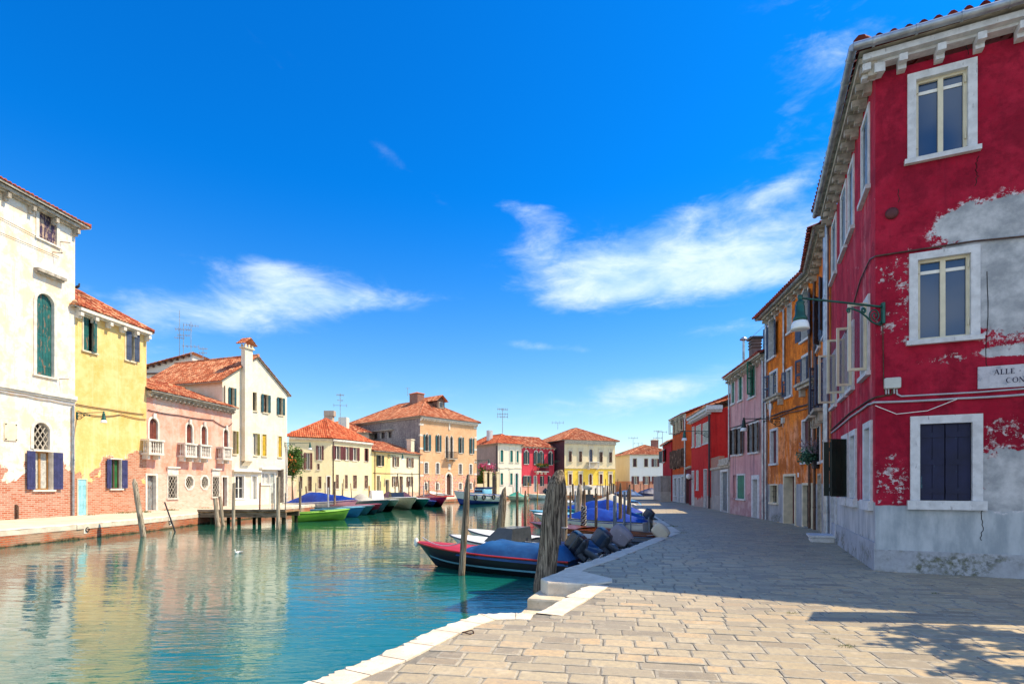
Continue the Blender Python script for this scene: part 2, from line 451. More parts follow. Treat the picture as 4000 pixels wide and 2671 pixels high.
def ring(mb, fc, inner, outer, d0, d1, m=0, closed=False):
    n = len(inner)
    for k in range(n if closed else n - 1):
        i0, i1, o0, o1 = inner[k], inner[(k + 1) % n], outer[k], outer[(k + 1) % n]
        mb.face([fc.P(i0[0], d1, i0[1]), fc.P(i1[0], d1, i1[1]), fc.P(o1[0], d1, o1[1]), fc.P(o0[0], d1, o0[1])], m)
        mb.face([fc.P(o0[0], d1, o0[1]), fc.P(o1[0], d1, o1[1]), fc.P(o1[0], d0, o1[1]), fc.P(o0[0], d0, o0[1])], m)
def reveal(mb, fc, pts, d0, d1, m=0):
    n = len(pts)
    for k in range(n):
        a, b = pts[k], pts[(k + 1) % n]
        mb.face([fc.P(a[0], d0, a[1]), fc.P(b[0], d0, b[1]), fc.P(b[0], d1, b[1]), fc.P(a[0], d1, a[1])], m)

def make_window(fc, o):
    root = fc.root; a0, a1, z0, z1 = o['a0'], o['a1'], o['z0'], o['z1']
    ar = o.get('arch', 0); fm = o.get('frame', STONE); fw = o.get('fw', .12); pr = o.get('pr', .04)
    rev = o.get('rev', .2); door = o.get('door'); w = a1 - a0; c = (a0 + a1) / 2
    if fc.z0 <= z0 < fc.z0 + .12 and door: z0 = fc.z0 + .004
    pts = outline(a0, a1, z0, z1, ar)
    mb = MB()
    if fw > 0:
        if ar == 8:
            ring(mb, fc, pts, outline(a0 - fw, a1 + fw, z0 - fw, z1 + fw, 8), 0, pr, closed=True)
        else:
            ring(mb, fc, pts, outline(a0 - fw, a1 + fw, z0, z1 + fw, ar), 0, pr)
    reveal(mb, fc, pts, pr if fw > 0 else 0.0, -rev)
    if o.get('hood'):
        h = o['hood']; fc.box(mb, a0 - fw - .08, a1 + fw + .08, 0.002, .16, z1 + fw + h, z1 + fw + h + .10)
        fc.box(mb, a0 - fw, a1 + fw, 0.001, .06, z1 + fw + .002, z1 + fw + h)
    if o.get('key'): fc.box(mb, c - .11, c + .11, pr + .002, pr + .10, z1 - .03, z1 + .32)
    W = mb.build('door' if door else 'window', fm, root, label=o.get('label'))
    # pane / fill
    pm = o.get('pane', GLASS2); pb = MB()
    if door:
        st = o.get('style', 'plank'); dm = pm
        asp = (lambda x: z1 if not ar else z0 + 0) if not ar else None
        if ar:
            sp = z1 - w / 2
            leaf(pb, fc, a0 + .01, w / 2 - .015, z0 + .01, sp, 0, 'l', st, d=-rev + .05); leaf(pb, fc, a1 - .01, w / 2 - .015, z0 + .01, sp, 0, 'r', st, d=-rev + .05)
        elif o.get('single', w < 1.2):
            leaf(pb, fc, a0 + .01, w - .02, z0 + .01, z1 - .01, 0, 'l', st, d=-rev + .05)
        else:
            leaf(pb, fc, a0 + .01, w / 2 - .015, z0 + .01, z1 - .01, 0, 'l', st, d=-rev + .05); leaf(pb, fc, a1 - .01, w / 2 - .015, z0 + .01, z1 - .01, 0, 'r', st, d=-rev + .05)
        pb.build('door_leaf', dm, W)
        qb = MB(); qb.face([fc.P(x, -rev, z) for x, z in pts]); qb.build('backing', DARK, W)
        if o.get('grille'): grille(fc, o, W, a0, a1, z0 + (z1 - z0) * .5, z1, ar, rev)
        return
    pb.face([fc.P(x, -rev, z) for x, z in pts]); pb.build('pane', pm, W)
    sm = o.get('sash')
    if sm:
        sb = MB(); dd0, dd1 = -rev + .002, -rev + .05; k = o.get('sw', .055)
        zt = z1 if not ar else z1 - w / 2 * (1 if ar == 1 else .4)
        for x0, x1 in ((a0, a0 + k), (a1 - k, a1), (c - k * .8, c + k * .8)): fc.box(sb, x0, x1, dd0, dd1, z0 + k, zt - k)
        for q in (z0, zt - k): fc.box(sb, a0, a1, dd0, dd1, q, q + k)
        if o.get('transom'): fc.box(sb, a0, a1, dd0, dd1 - .003, z0 + (z1 - z0) * o['transom'], z0 + (z1 - z0) * o['transom'] + .04)
        if o.get('hinges'):
            for x in (a0 + .01, a1 - .04):
                for q in (.14, .84): fc.box(sb, x, x + .03, dd1, dd1 + .03, z0 + (z1 - z0) * q, z0 + (z1 - z0) * q + .13)
        sb.build('sash', sm, W)
    if o.get('blind'):
        bb = MB(); fc.box(bb, a0 + .06, a1 - .06, -rev + .003, -rev + .015, z1 - (z1 - z0) * .17, z1 - (z1 - z0) * .13); bb.build('blind', WHITEPAINT, W)
    if o.get('sill', True) and ar != 8:
        sb = MB(); k = fw + .05; fc.box(sb, a0 - k, a1 + k, -.04, max(pr + .05, .09), z0 - o.get('sillh', .09), z0 - .002); sb.build('sill', o.get('sillm', fm), W)
    sh = o.get('sh')
    if sh:
        m = o.get('shm', SH_MAROON); st = o.get('style', 'plank'); hw = w / 2
        def archf(x):
            q = min(1, abs(x - c) / (w / 2))
            return z1 - (w / 2) * (1 - math.sqrt(max(0, 1 - q * q))) - .01
        for side, ang in zip('lr', sh if isinstance(sh, tuple) else {'open': (172, 172), 'closed': (0, 0), 'ajar': (110, 165), 'right': (None, 172), 'left': (172, None)}[sh]):
            if ang is None: continue
            lb = MB(); hg = a0 if side == 'l' else a1
            zt = z1 if not (ar in (1, 2) and ang > 20) else z1 - (w * .5 if ar == 1 else w * .3)
            if ang > 20: leaf(lb, fc, hg + (-.02 if side == 'l' else .02), hw + .01, z0 + .02, zt - .01, ang, side, st)
            else: leaf(lb, fc, hg + (.008 if side == 'l' else -.008), hw - .012, z0 + .01, z1 - .01, ang, side, st, arch=archf if ar == 1 else None, d=-min(rev - .05, o.get('shd', .07)))
            lb.build('shutter', m, W)
    if o.get('grille'): grille(fc, o, W, a0, a1, z0, z1, ar, rev)
    if o.get('casement'):
        for side, ang in zip('lr', o['casement']):
            if ang is None: continue
            lb = MB(); gb = MB(); hg = a0 if side == 'l' else a1
            leaf(lb, fc, hg, w / 2 - .01, z0 + .03, z1 - .03, ang, side, 'sash', d=.02, th=.05)
            L_ = lb.build('casement', IVORY, W)
            c_, s_ = math.cos(R(ang)), math.sin(R(ang)); sg = 1 if side == 'l' else -1
            ex = fc.e * (c_ * sg) + fc.n * s_; p = fc.P(hg, .05, 0)
            gb.face([Vector((p.x + ex.x * q, p.y + ex.y * q, zz)) for q, zz in ((.05, z0 + .08), (w / 2 - .06, z0 + .08), (w / 2 - .06, z1 - .08), (.05, z1 - .08))])
            gb.build('casement_glass', SEEGLASS, W)
def grille(fc, o, W, a0, a1, z0, z1, ar, rev):
    g = o['grille']; gm = o.get('gm', IRON); gb = MB(); d = o.get('gd', -.06); r = o.get('gr', .012); w = a1 - a0; c = (a0 + a1) / 2
    pts = outline(a0, a1, z0, z1, ar)
    def top(x):
        q = min(1, abs(x - c) / (w / 2))
        if ar == 1: return z1 - (w / 2) * (1 - math.sqrt(max(0, 1 - q * q)))
        if ar == 8:
            k = .29 * (z1 - z0); return z1 - k * max(0, (q - .42) / .58)
        return z1
    def bot(x):
        return z0 + (z1 - top(x)) if ar == 8 else z0
    n = max(3, int(round(w / o.get('gp', .16))))
    if g == 'grid':
        for k in range(1, n):
            x = a0 + w * k / n; gb.bar(fc.P(x, d, bot(x)), fc.P(x, d, top(x)), r * 2, r * 2)
        nz = max(3, int(round((z1 - z0) / (o.get('gp', .16) * 1.5))))
        for k in range(1, nz):
            z = z0 + (z1 - z0) * k / nz
            gb.bar(fc.P(a0, d + .004, z), fc.P(a1, d + .004, z), r * 2, r * 1.4)
    else:
        p = o.get('gp', .16); sl = 1.5; H = z1 - z0; st = p * 1.3
        k = -H / sl
        while k < w:
            for sg in (1, -1):
                a = []
                for q in range(25):
                    zz = z0 + H * q / 24; x = (a0 + k + (zz - z0) / sl) if sg == 1 else (a1 - k - (zz - z0) / sl)
                    if a0 <= x <= a1 and bot(x) <= zz <= top(x): a.append((x, zz))
                if len(a) > 1: gb.bar(fc.P(a[0][0], d + .003 * sg, a[0][1]), fc.P(a[-1][0], d + .003 * sg, a[-1][1]), r * 2, r * 2)
            k += st
    gb.build('grille', gm, W)

# ------------------------------------------------------------------ roofs
def tile_plane(mb, poly, ea, eb, w=.22, row=.40, hgt=.065, m=0, detail=True):
    """barrel tiles on a convex planar polygon; ea->eb runs along the eave, slope rises to the polygon's far side"""
    ea, eb = Vector(ea), Vector(eb); ux = (eb - ea).normalized()
    P = [Vector(p) for p in poly]
    nn = Vector((0, 0, 0))
    for k in range(len(P)): nn += P[k].cross(P[(k + 1) % len(P)])
    nn.normalize()
    if nn.z < 0: nn = -nn
    vy = nn.cross(ux).normalized()
    if vy.z < 0: vy = -vy
    q = [((p - ea).dot(ux), (p - ea).dot(vy)) for p in P]
    x0 = min(a for a, b in q); x1 = max(a for a, b in q)
    mb.face([p + nn * -.03 for p in P], m, uv=(.5, .5))
    n = max(1, int((x1 - x0) / w)); w = (x1 - x0) / n
    prof = [(0, .0), (.14, .55), (.32, 1.0), (.5, 1.0), (.68, .55), (.82, 0.0), (1.0, -.25)]
    for k in range(n):
        xc = x0 + (k + .5) * w; ts = []
        for j in range(len(q)):
            (ax, ay), (bx, by) = q[j], q[(j + 1) % len(q)]
            if (ax - xc) * (bx - xc) < 0: ts.append(ay + (by - ay) * (xc - ax) / (bx - ax))
        if len(ts) < 2: continue
        t0, t1 = min(ts) - .05, max(ts)
        if t1 - t0 < .05: continue
        nr = max(1, int(round((t1 - t0) / row)))
        jit = rnd.uniform(-.1, .1) * row
        for r_ in range(nr):
            s0 = t0 + (t1 - t0) * r_ / nr + (jit if r_ else 0); s1 = t0 + (t1 - t0) * (r_ + 1) / nr + (jit if r_ < nr - 1 else 0)
            dx = rnd.uniform(-.012, .012); hh = hgt * rnd.uniform(.9, 1.15); i = len(mb.v)
            for (s_, lift, sc) in ((s0, .035, 1.0), (s1 + .03, .0, .92)):
                for px, pz in prof:
                    xx = x0 + (k + .5 + (px - .5) * sc) * w + dx
                    mb.v.append(tuple(ea + ux * xx + vy * s_ + nn * (pz * hh + lift)))
            L = len(prof); uv = (rnd.random(), rnd.random())
            for c in range(L - 1): mb.idx((i + c, i + c + 1, i + L + c + 1, i + L + c), m, uv=uv)
            mb.face([mb.v[i + c] for c in range(L)], m, uv=uv)
def ridge_tiles(mb, a, b, r=.13, m=0):
    a, b = Vector(a), Vector(b); n = max(1, int((b - a).length / .45))
    for k in range(n):
        p, q = a + (b - a) * k / n, a + (b - a) * (k + 1.08) / n
        i = len(mb.f); mb.tube([p, q], [r * 1.05, r * .9], 8, m)
        uv = (rnd.random(), rnd.random())
        for j in range(i, len(mb.f)): mb.uv[j] = uv
def roof(root, fc, depth, kind, pitch, over=.45, mat=None, w=.22, row=.4, ze=None, apex=None, under=None, name='roof'):
    """roof over the rectangle behind face fc"""
    ze = fc.z1 if ze is None else ze; L = fc.L; tp = math.tan(R(pitch)); mb = MB()
    z_e = ze - over * tp * .35
    def P(a, y, z): return fc.P(a, -y, z)
    o = over; x0, x1, y0, y1 = -o, L + o, -o, depth + o
    if kind == 'hip':
        if depth >= L:
            h = (L / 2 + o) * tp; r0, r1 = P(L / 2, y0 + L / 2 + o, z_e + h), P(L / 2, y1 - L / 2 - o, z_e + h)
        else:
            h = (depth / 2 + o) * tp; r0, r1 = P(x0 + depth / 2 + o, depth / 2, z_e + h), P(x1 - depth / 2 - o, depth / 2, z_e + h)
        A, B, C_, D_ = P(x0, y0, z_e), P(x1, y0, z_e), P(x1, y1, z_e), P(x0, y1, z_e)
        if depth >= L: pl = [([A, B, r0], A, B), ([B, C_, r1, r0], B, C_), ([C_, D_, r1], C_, D_), ([D_, A, r0, r1], D_, A)]; hips = [(A, r0), (B, r0), (C_, r1), (D_, r1), (r0, r1)]
        else: pl = [([A, B, r1, r0], A, B), ([B, C_, r1], B, C_), ([C_, D_, r0, r1], C_, D_), ([D_, A, r0], D_, A)]; hips = [(A, r0), (B, r1), (C_, r1), (D_, r0), (r0, r1)]
    elif kind == 'gable_front':
        o2 = .18; h = (L / 2 + o) * tp; A, B, C_, D_ = P(x0, -o2, z_e), P(x1, -o2, z_e), P(x1, depth, z_e), P(x0, depth, z_e)
        r0, r1 = P(L / 2, -o2, z_e + h), P(L / 2, depth, z_e + h)
        pl = [([B, C_, r1, r0], B, C_), ([D_, A, r0, r1], D_, A)]; hips = [(r0, r1)]
    elif kind == 'gable_side':
        o2 = .12; h = (depth / 2 + o) * tp; A, B, C_, D_ = P(-o2, y0, z_e), P(L + o2, y0, z_e), P(L + o2, y1, z_e), P(-o2, y1, z_e)
        r0, r1 = P(-o2, depth / 2, z_e + h), P(L + o2, depth / 2, z_e + h)
        pl = [([A, B, r1, r0], A, B), ([C_, D_, r0, r1], C_, D_)]; hips = [(r0, r1)]
    elif kind == 'mono':
        h = (depth + o) * tp; A, B, C_, D_ = P(-.1, y0, z_e), P(L + .1, y0, z_e), P(L + .1, depth, z_e + h), P(-.1, depth, z_e + h)
        pl = [([A, B, C_, D_], A, B)]; hips = []
    for poly, a, b in pl: tile_plane(mb, poly, a, b, w, row)
    for a, b in hips: ridge_tiles(mb, a + Vector((0, 0, .05)), b + Vector((0, 0, .05)))
    O = mb.build(name, mat or TILE, root)
    # soffit board under the tiles
    sb = MB()
    for poly, a, b in pl:
        sb.face([Vector(p) - Vector((0, 0, .10)) for p in poly])
        for (p, q) in ((a, b),): sb.face([p - Vector((0, 0, .10)), q - Vector((0, 0, .10)), q - Vector((0, 0, .0)), p - Vector((0, 0, .0))])
    sb.build('soffit', under or STONE_D, O)
    return O
def cornice(fc, z, h=.18, out=.3, mat=None, step=.0, bw=.14, bh=.2, a0=None, a1=None, name='cornice', side=.0):
    a0 = -side if a0 is None else a0; a1 = fc.L + side if a1 is None else a1
    mb = MB(); fc.box(mb, a0, a1, .003, out, z, z + h); fc.box(mb, a0, a1, .002, out * .6, z - h * .5, z - .002)
    if step:
        n = max(1, int((a1 - a0) / step))
        for k in range(n + 1):
            x = a0 + bw / 2 + (a1 - a0 - bw) * k / n
            fc.box(mb, x - bw / 2, x + bw / 2, .001, out * .92, z - h * .5 - bh, z - h * .5 - .002)
            fc.box(mb, x - bw / 2, x + bw / 2, .0015, out * .5, z - h * .5 - bh * 1.6, z - h * .5 - bh - .002)
    return mb.build(name, mat or STONE, fc.root)
def gutter(fc, z, out, r=.075, a0=None, a1=None, mat=None, pts=None):
    mb = MB(); a0 = -.2 if a0 is None else a0; a1 = fc.L + .2 if a1 is None else a1
    mb.tube([fc.P(a0, out, z), fc.P((a0 + a1) / 2, out, z - .02), fc.P(a1, out, z)], r, 8)
    n = int((a1 - a0) / .7)
    for k in range(n + 1):
        x = a0 + (a1 - a0) * (k + .5) / (n + 1); mb.tube([fc.P(x - .02, out, z - .01), fc.P(x + .02, out, z - .01)], r * 1.18, 8)
    return mb.build('gutter', mat or ZINC, fc.root)
def downpipe(fc, a, ztop, zbot=0.02, r=.05, out=.09, mat=None, top=None):
    mb = MB(); pts = []
    if top: pts += [fc.P(a, top, ztop + .35), fc.P(a, top, ztop + .2)]
    pts += [fc.P(a, out, ztop), fc.P(a, out, (ztop + zbot) / 2), fc.P(a, out, zbot)]
    mb.tube(pts, r, 8)
    z = zbot + .8
    while z < ztop: mb.tube([fc.P(a, out, z), fc.P(a, out, z + .05)], r * 1.25, 8); z += 2.2
    return mb.build('downpipe', mat or ZINC, fc.root)
def house(label, pl, pr, z1, wallm, depth, cat='house', z0=0.0, name='house'):
    e = (Vector(pr[:2]) - Vector(pl[:2])); ang = math.atan2(e.y, e.x)
    root = thing(name, label, cat, (pl[0], pl[1], 0), ang)
    fc = Face(root, pl, pr, z1, z0); fc.depth = depth; fc.wallm = wallm
    return root, fc
def side_faces(fc, z1=None):
    z1 = z1 or fc.z1; d = fc.depth
    A, B = fc.P(0, 0, 0), fc.P(fc.L, 0, 0); A2, B2 = fc.P(0, -d, 0), fc.P(fc.L, -d, 0)
    return Face(fc.root, A2, A, z1), Face(fc.root, B, B2, z1), Face(fc.root, B2, A2, z1)
def finish(faces, mat, snapit=True, name='wall'):
    for f in faces:
        if snapit: snap(f.op)
    mb = MB()
    for f in faces: wall_face(mb, f)
    o = mb.build(name, mat, faces[0].root)
    for f in faces:
        for op in f.op: make_window(f, op)
    return o
def ledge(fc, u0, v0, u1, h=.1, out=.14, mat=None, name='ledge'):
    a0 = fc.sz(u0, v0)[0]; a1 = fc.sz(u1, v0)[0]; z = fc.sz((u0 + u1) / 2, v0)[1]
    mb = MB(); fc.box(mb, a0, a1, .002, out, z, z + h); fc.box(mb, a0 + .04, a1 - .04, .001, out * .6, z - h * .6, z - .002)
    return mb.build(name, mat or STONE, fc.root)
def cable(name, label, pts, r=.018, mat=None, sag=0.0):
    mb = MB(); P = []
    for k in range(len(pts) - 1):
        a, b = Vector(pts[k]), Vector(pts[k + 1]); n = 6
        for j in range(n):
            q = j / n; p = a + (b - a) * q; p.z -= sag * 4 * q * (1 - q); P.append(p)
    P.append(Vector(pts[-1])); mb.tube(P, r, 6)
    return mb.build(name, mat or CABLE_D, None, label, 'cable', loc=P[0])
# ------------------------------------------------------------------ camera, light, sky
cam = bpy.data.cameras.new('camera'); co = bpy.data.objects.new('camera', cam); COL.objects.link(co)
cam.sensor_fit = 'HORIZONTAL'; cam.sensor_width = 36.0; cam.lens = 36.0 * F / 4000
cam.shift_y = (VH - 1335.5) / 4000; cam.clip_start = .05; cam.clip_end = 6000
co.location = (0, 0, EYE); co.rotation_euler = (R(90), 0, 0); SC.camera = co
SUN_EL, SUN_AZ = 54.0, 3.0                       # azimuth from +x towards +y
sv = Vector((math.cos(R(SUN_EL)) * math.cos(R(SUN_AZ)), math.cos(R(SUN_EL)) * math.sin(R(SUN_AZ)), math.sin(R(SUN_EL))))
sl = bpy.data.lights.new('sun', 'SUN'); sl.energy = 4.8; sl.angle = R(.5); sl.color = (1.0, .835, .585)
so = bpy.data.objects.new('sun', sl); COL.objects.link(so); so.rotation_euler = (-sv).to_track_quat('-Z', 'Y').to_euler(); so.location = (40, 10, 60)
SC.view_settings.view_transform = 'Standard'; SC.view_settings.look = 'None'; SC.view_settings.exposure = EXPO = 0.66; SC.view_settings.gamma = 1
SC.view_settings.use_curve_mapping = False
wd = bpy.data.worlds.new('World'); SC.world = wd; wd.use_nodes = True
class WT(NT):
    def __init__(s):
        s.t = wd.node_tree; s.t.nodes.clear(); s._co = s.t.nodes.new('ShaderNodeTexCoord').outputs['Generated']
def build_world():
    t = WT()
    sky = t.node('ShaderNodeTexSky', sky_type='NISHITA', sun_disc=False, sun_elevation=R(SUN_EL), sun_rotation=R(90 - SUN_AZ), altitude=0, air_density=1.0, dust_density=.4, ozone_density=3.0)
    hs = t.node('ShaderNodeHueSaturation', {'Saturation': 1.25, 'Value': 1.0, 'Color': sky.outputs[0]}).outputs[0]
    x, y, z = t.sep()
    el = t.math('ARCSINE', z); az = t.math('ARCTAN2', x, y)
    # deep polarised blue overhead, paler toward the horizon
    hs = t.mix(1.0, hs, t.mix(t.rng(el, R(-2), R(29)), (1.16, 1.08, .98, 1), (.02, .80, 1.30, 1)), 'MULTIPLY')
    d = t.comb(t.math('MULTIPLY', az, 1.0), t.math('MULTIPLY', el, 2.6), 0)
    warp = t.noise(7, 6, .6, vec=d, dist=.5); fib = t.noise(16, 8, .68, vec=t.comb(az, t.math('MULTIPLY', el, 2.2), 3.1), dist=.7)
    wis = t.noise(9, 7, .66, vec=t.comb(t.math('ADD', az, t.math('MULTIPLY', el, -.9)), t.math('MULTIPLY', el, 4.0), 9.0), dist=.5)
    dens = None
    for (u, v, ru, rv, tilt, a) in ((1130, 1130, 300, 85, .0, .78), (900, 1220, 340, 70, .0, .66), (1450, 1175, 230, 34, -.08, .55), (560, 1260, 330, 90, .0, .42), (1060, 1050, 120, 40, .2, .3), (2300, 1060, 260, 100, .0, .78), (2650, 1020, 330, 110, -.02, .80), (2960, 1010, 270, 110, -.04, .62), (2480, 1140, 480, 42, -.02, .50), (2120, 950, 110, 55, -.3, .36), (2540, 900, 150, 40, 0, .3),
                                    (2035, 822, 110, 34, .05, .50), (2760, 810, 150, 36, -.22, .45), (3020, 750, 180, 36, -.30, .40), (2130, 1355, 150, 20, .08, .45), (2680, 1490, 330, 55, -.2, .60), (2450, 1560, 350, 45, -.10, .3), (2780, 1290, 160, 26, -.05, .32), (3090, 430, 70, 40, -.3, .26), (3220, 260, 100, 50, -.3, .22), (1500, 1620, 1500, 150, 0, .22), (3300, 500, 380, 1000, 0, .27), (1560, 640, 420, 26, .58, .15), (1150, 320, 420, 22, .55, .10)):
        A = math.atan((u - 2000) / F); E = math.atan((VH - v) / F * math.cos(A)); sa = ru / F * math.cos(A) ** 2; se = rv / F * math.cos(A)
        dx = t.math('SUBTRACT', az, A); dy = t.math('SUBTRACT', el, E)
        if tilt: dy = t.math('ADD', dy, t.math('MULTIPLY', dx, tilt))
        dx = t.math('DIVIDE', dx, sa); dy = t.math('DIVIDE', dy, se)
        r2 = t.math('ADD', t.math('MULTIPLY', dx, dx), t.math('MULTIPLY', dy, dy))
        g = t.math('MULTIPLY', t.math('EXPONENT', t.math('MULTIPLY', r2, -.9)), a)
        dens = g if dens is None else t.math('ADD', dens, g)
    tex = t.math('ADD', t.math('MULTIPLY', warp, .95), t.math('ADD', t.math('MULTIPLY', fib, .36), t.math('MULTIPLY', wis, .24)))
    m = t.rng(t.math('ADD', dens, t.math('MULTIPLY', t.math('SUBTRACT', tex, .78), 1.35)), .16, 1.25)
    m = t.math('MULTIPLY', m, t.rng(dens, .04, .22))
    m = t.math('MULTIPLY', m, .9)
    aa = t.math('ABSOLUTE', az)          # added bright cloud bank behind the viewer, unseen, to fill shaded fronts
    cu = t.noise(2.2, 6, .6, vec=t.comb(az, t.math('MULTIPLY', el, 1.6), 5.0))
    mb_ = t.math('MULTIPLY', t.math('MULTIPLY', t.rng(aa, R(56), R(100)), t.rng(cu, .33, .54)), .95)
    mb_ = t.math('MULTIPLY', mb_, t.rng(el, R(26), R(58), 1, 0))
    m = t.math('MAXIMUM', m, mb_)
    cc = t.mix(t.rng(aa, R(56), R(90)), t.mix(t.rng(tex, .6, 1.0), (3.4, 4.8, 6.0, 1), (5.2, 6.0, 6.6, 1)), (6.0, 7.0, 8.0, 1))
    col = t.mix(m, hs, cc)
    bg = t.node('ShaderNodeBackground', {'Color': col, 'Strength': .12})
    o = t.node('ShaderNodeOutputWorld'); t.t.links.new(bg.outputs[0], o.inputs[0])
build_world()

# ------------------------------------------------------------------ water
def water_mat():
    t = NT('canal_water')
    y = t.sep()[1]
    far = t.rng(y, 8, 34)
    c = t.mix(t.rng(t.noise(.16, 3), .35, .65), (.002, .105, .105, 1), (.004, .13, .095, 1))
    c = t.mix(far, c, (.008, .085, .055, 1))
    near = t.rng(y, 9, 30, 1.0, .10)
    w0 = t.noise(1, 3, .5, vec=t.map((2.4, 8.5, 1)), dist=.8)
    w1 = t.noise(1, 2, .5, vec=t.map((.9, 2.8, 1)), dist=.6)
    w3 = t.noise(1, 2, .5, vec=t.map((.22, .85, 1)), dist=.4)
    gust = t.rng(t.noise(.14, 3), .42, .60, .25, 1.2)
    h = t.math('ADD', t.math('MULTIPLY', t.math('MULTIPLY', w0, .0135), t.math('MULTIPLY', near, gust)), t.math('ADD', t.math('MULTIPLY', t.math('MULTIPLY', w1, .012), t.rng(y, 10, 40, 1, .4)), t.math('MULTIPLY', w3, .018)))
    return t.fin(c, .012, t.bump(h, 1.0, 1.0), spec=.5, IOR=1.62)
mb = MB(); mb.face([(-70, -60, WZ), (160, -60, WZ), (160, 160, WZ), (-70, 160, WZ)])
mb.build('water', water_mat(), kind='structure')
t = NT('canal_bed'); 
mb = MB(); mb.face([(-3000, -3000, -3), (3000, -3000, -3), (3000, 3000, -3), (-3000, 3000, -3)])
mb.build('ground', t.fin((.05, .05, .04, 1), .9), kind='structure')

# ------------------------------------------------------------------ quay outlines
def g2(u, v): p = G(u, v); return (p.x, p.y)
K1 = [(-6.5, -8), (-3.4, .6), (-2.45, 3.2), g2(1209, 2660), g2(1330, 2612), g2(1468, 2559), g2(1580, 2508), g2(1689, 2458), g2(1790, 2422), g2(1873, 2397), (.05, 7.13), (.30, 7.08)]
K2 = [(.30, 7.08), (1.27, 9.15)]
K3 = [(.517, 9.62), g2(2220, 2214), g2(2346, 2176), g2(2487, 2125), g2(2613, 2078)]
K4 = [g2(2613, 2078), g2(2548, 2029), g2(2473, 1975), (11.6, 55.2), (13.0, 72), (17, 88), (34, 99), (90, 110)]
LB = [(-19.9, -20), (-19.3, 8), g2(0, 2073), g2(300, 2049), g2(561, 2028), g2(814, 2003), (-18.1, 38), (-17.2, 47), (-13.8, 59), (-10.0, 71), (-6.6, 81), (-2.4, 90), (2.5, 97), (10, 102.5), (30, 110), (90, 122)]
def sheet(name, poly, z, mat, kind='structure'):
    tri = tessellate_polygon([[Vector((x, y, 0)) for x, y in poly]])
    mb = MB()
    mb.v = [(x, y, z) for x, y in poly]
    for a, b, c in tri:
        pa, pb, pc = poly[a], poly[b], poly[c]
        cr = (pb[0] - pa[0]) * (pc[1] - pa[1]) - (pb[1] - pa[1]) * (pc[0] - pa[0])
        mb.idx((a, b, c) if cr > 0 else (a, c, b), sm=False)
    return mb.build(name, mat, kind=kind)
def mortar():
    t = NT('mortar'); n = t.noise(9, 5, .65); n2 = t.noise(.5, 4)
    c = t.mix(t.rng(n, .3, .7), (.17, .155, .13, 1), (.28, .25, .20, 1))
    c = t.mix(t.rng(n2, .4, .7, 0, .5), c, (.15, .15, .14, 1))
    return t.fin(c, .9, t.bump(n, .5, .02), spec=.2)
MORTAR = mortar()
RPOLY = K1 + K2[1:] + K3 + K4[1:] + [(200, 130), (200, -40), (-6.5, -40)]
sheet('pavement', RPOLY, -.010, MORTAR)
LPOLY = LB + [(200, 130), (700, 700), (-700, 700), (-700, -60), (-19.9, -60)]
def lpave():
    t = NT('left_quay_paving'); x, y, z = t.sep()
    b = t.node('ShaderNodeTexBrick', {'Vector': t.map((1, 1, 1)), 'Color1': (.55, .47, .36, 1), 'Color2': (.66, .57, .44, 1), 'Mortar': (.34, .30, .25, 1), 'Scale': 1.0, 'Mortar Size': .015, 'Brick Width': .8, 'Row Height': .4})
    c = t.mix(t.rng(t.noise(.6, 5, .6), .35, .7, 0, .5), b.outputs[0], (.42, .36, .28, 1))
    return t.fin(c, .9, t.bump(t.noise(12, 4), .3, .02), spec=.2)
sheet('pavement', LPOLY, 0.0, lpave())

def poffs(P, w):
    out = []
    for k in range(len(P)):
        a = Vector(P[max(k - 1, 0)]); b = Vector(P[k]); c = Vector(P[min(k + 1, len(P) - 1)])
        d1 = (b - a).normalized() if k else (c - b).normalized(); d2 = (c - b).normalized() if k < len(P) - 1 else d1
        m = (d1 + d2).normalized(); n = Vector((m.y, -m.x)); s = max(.5, n.dot(Vector((d1.y, -d1.x))))
        out.append(b + n * (w / s))
    return out
def inside(p, poly):
    x, y = p; c = False; n = len(poly)
    for i in range(n):
        (x1, y1), (x2, y2) = poly[i], poly[i - 1]
        if (y1 > y) != (y2 > y) and x < (x2 - x1) * (y - y1) / (y2 - y1) + x1: c = not c
    return c
def stone_mat():
    t = NT('paving_stone')
    uv = t.t.nodes.new('ShaderNodeUVMap').outputs[0]
    w = t.node('ShaderNodeTexWhiteNoise', {'Vector': uv}, noise_dimensions='2D')
    r = t.node('ShaderNodeValToRGB', {0: w.outputs[0]}); e = r.color_ramp.elements
    e[0].color = (.20, .17, .125, 1); e[1].color = (.56, .385, .195, 1); e[0].position = .0; e[1].position = 1
    for p, c in ((.25, (.32, .275, .195, 1)), (.5, (.46, .375, .225, 1)), (.75, (.50, .42, .27, 1))):
        k = e.new(p); k.color = c
    n = t.noise(16, 6, .7); n2 = t.noise(3.2, 5, .65); n3 = t.noise(.42, 4, .6)
    c = t.mix(t.rng(n, .36, .68, 0, .55), r.outputs[0], (.27, .225, .17, 1))
    c = t.mix(t.rng(n2, .55, .75, 0, .6), c, (.60, .51, .37, 1))
    c = t.mix(t.rng(n3, .45, .7, 0, .45), c, (.25, .22, .18, 1))
    spk = t.rng(t.noise(55, 3, .6), .66, .72)
    c = t.mix(t.math('MULTIPLY', spk, .6), c, (.08, .07, .06, 1))
    h = t.math('ADD', t.math('MULTIPLY', n, .5), t.math('MULTIPLY', t.noise(5, 4), .7))
    return t.fin(c, .55, t.bump(h, .55, .015), spec=.35)
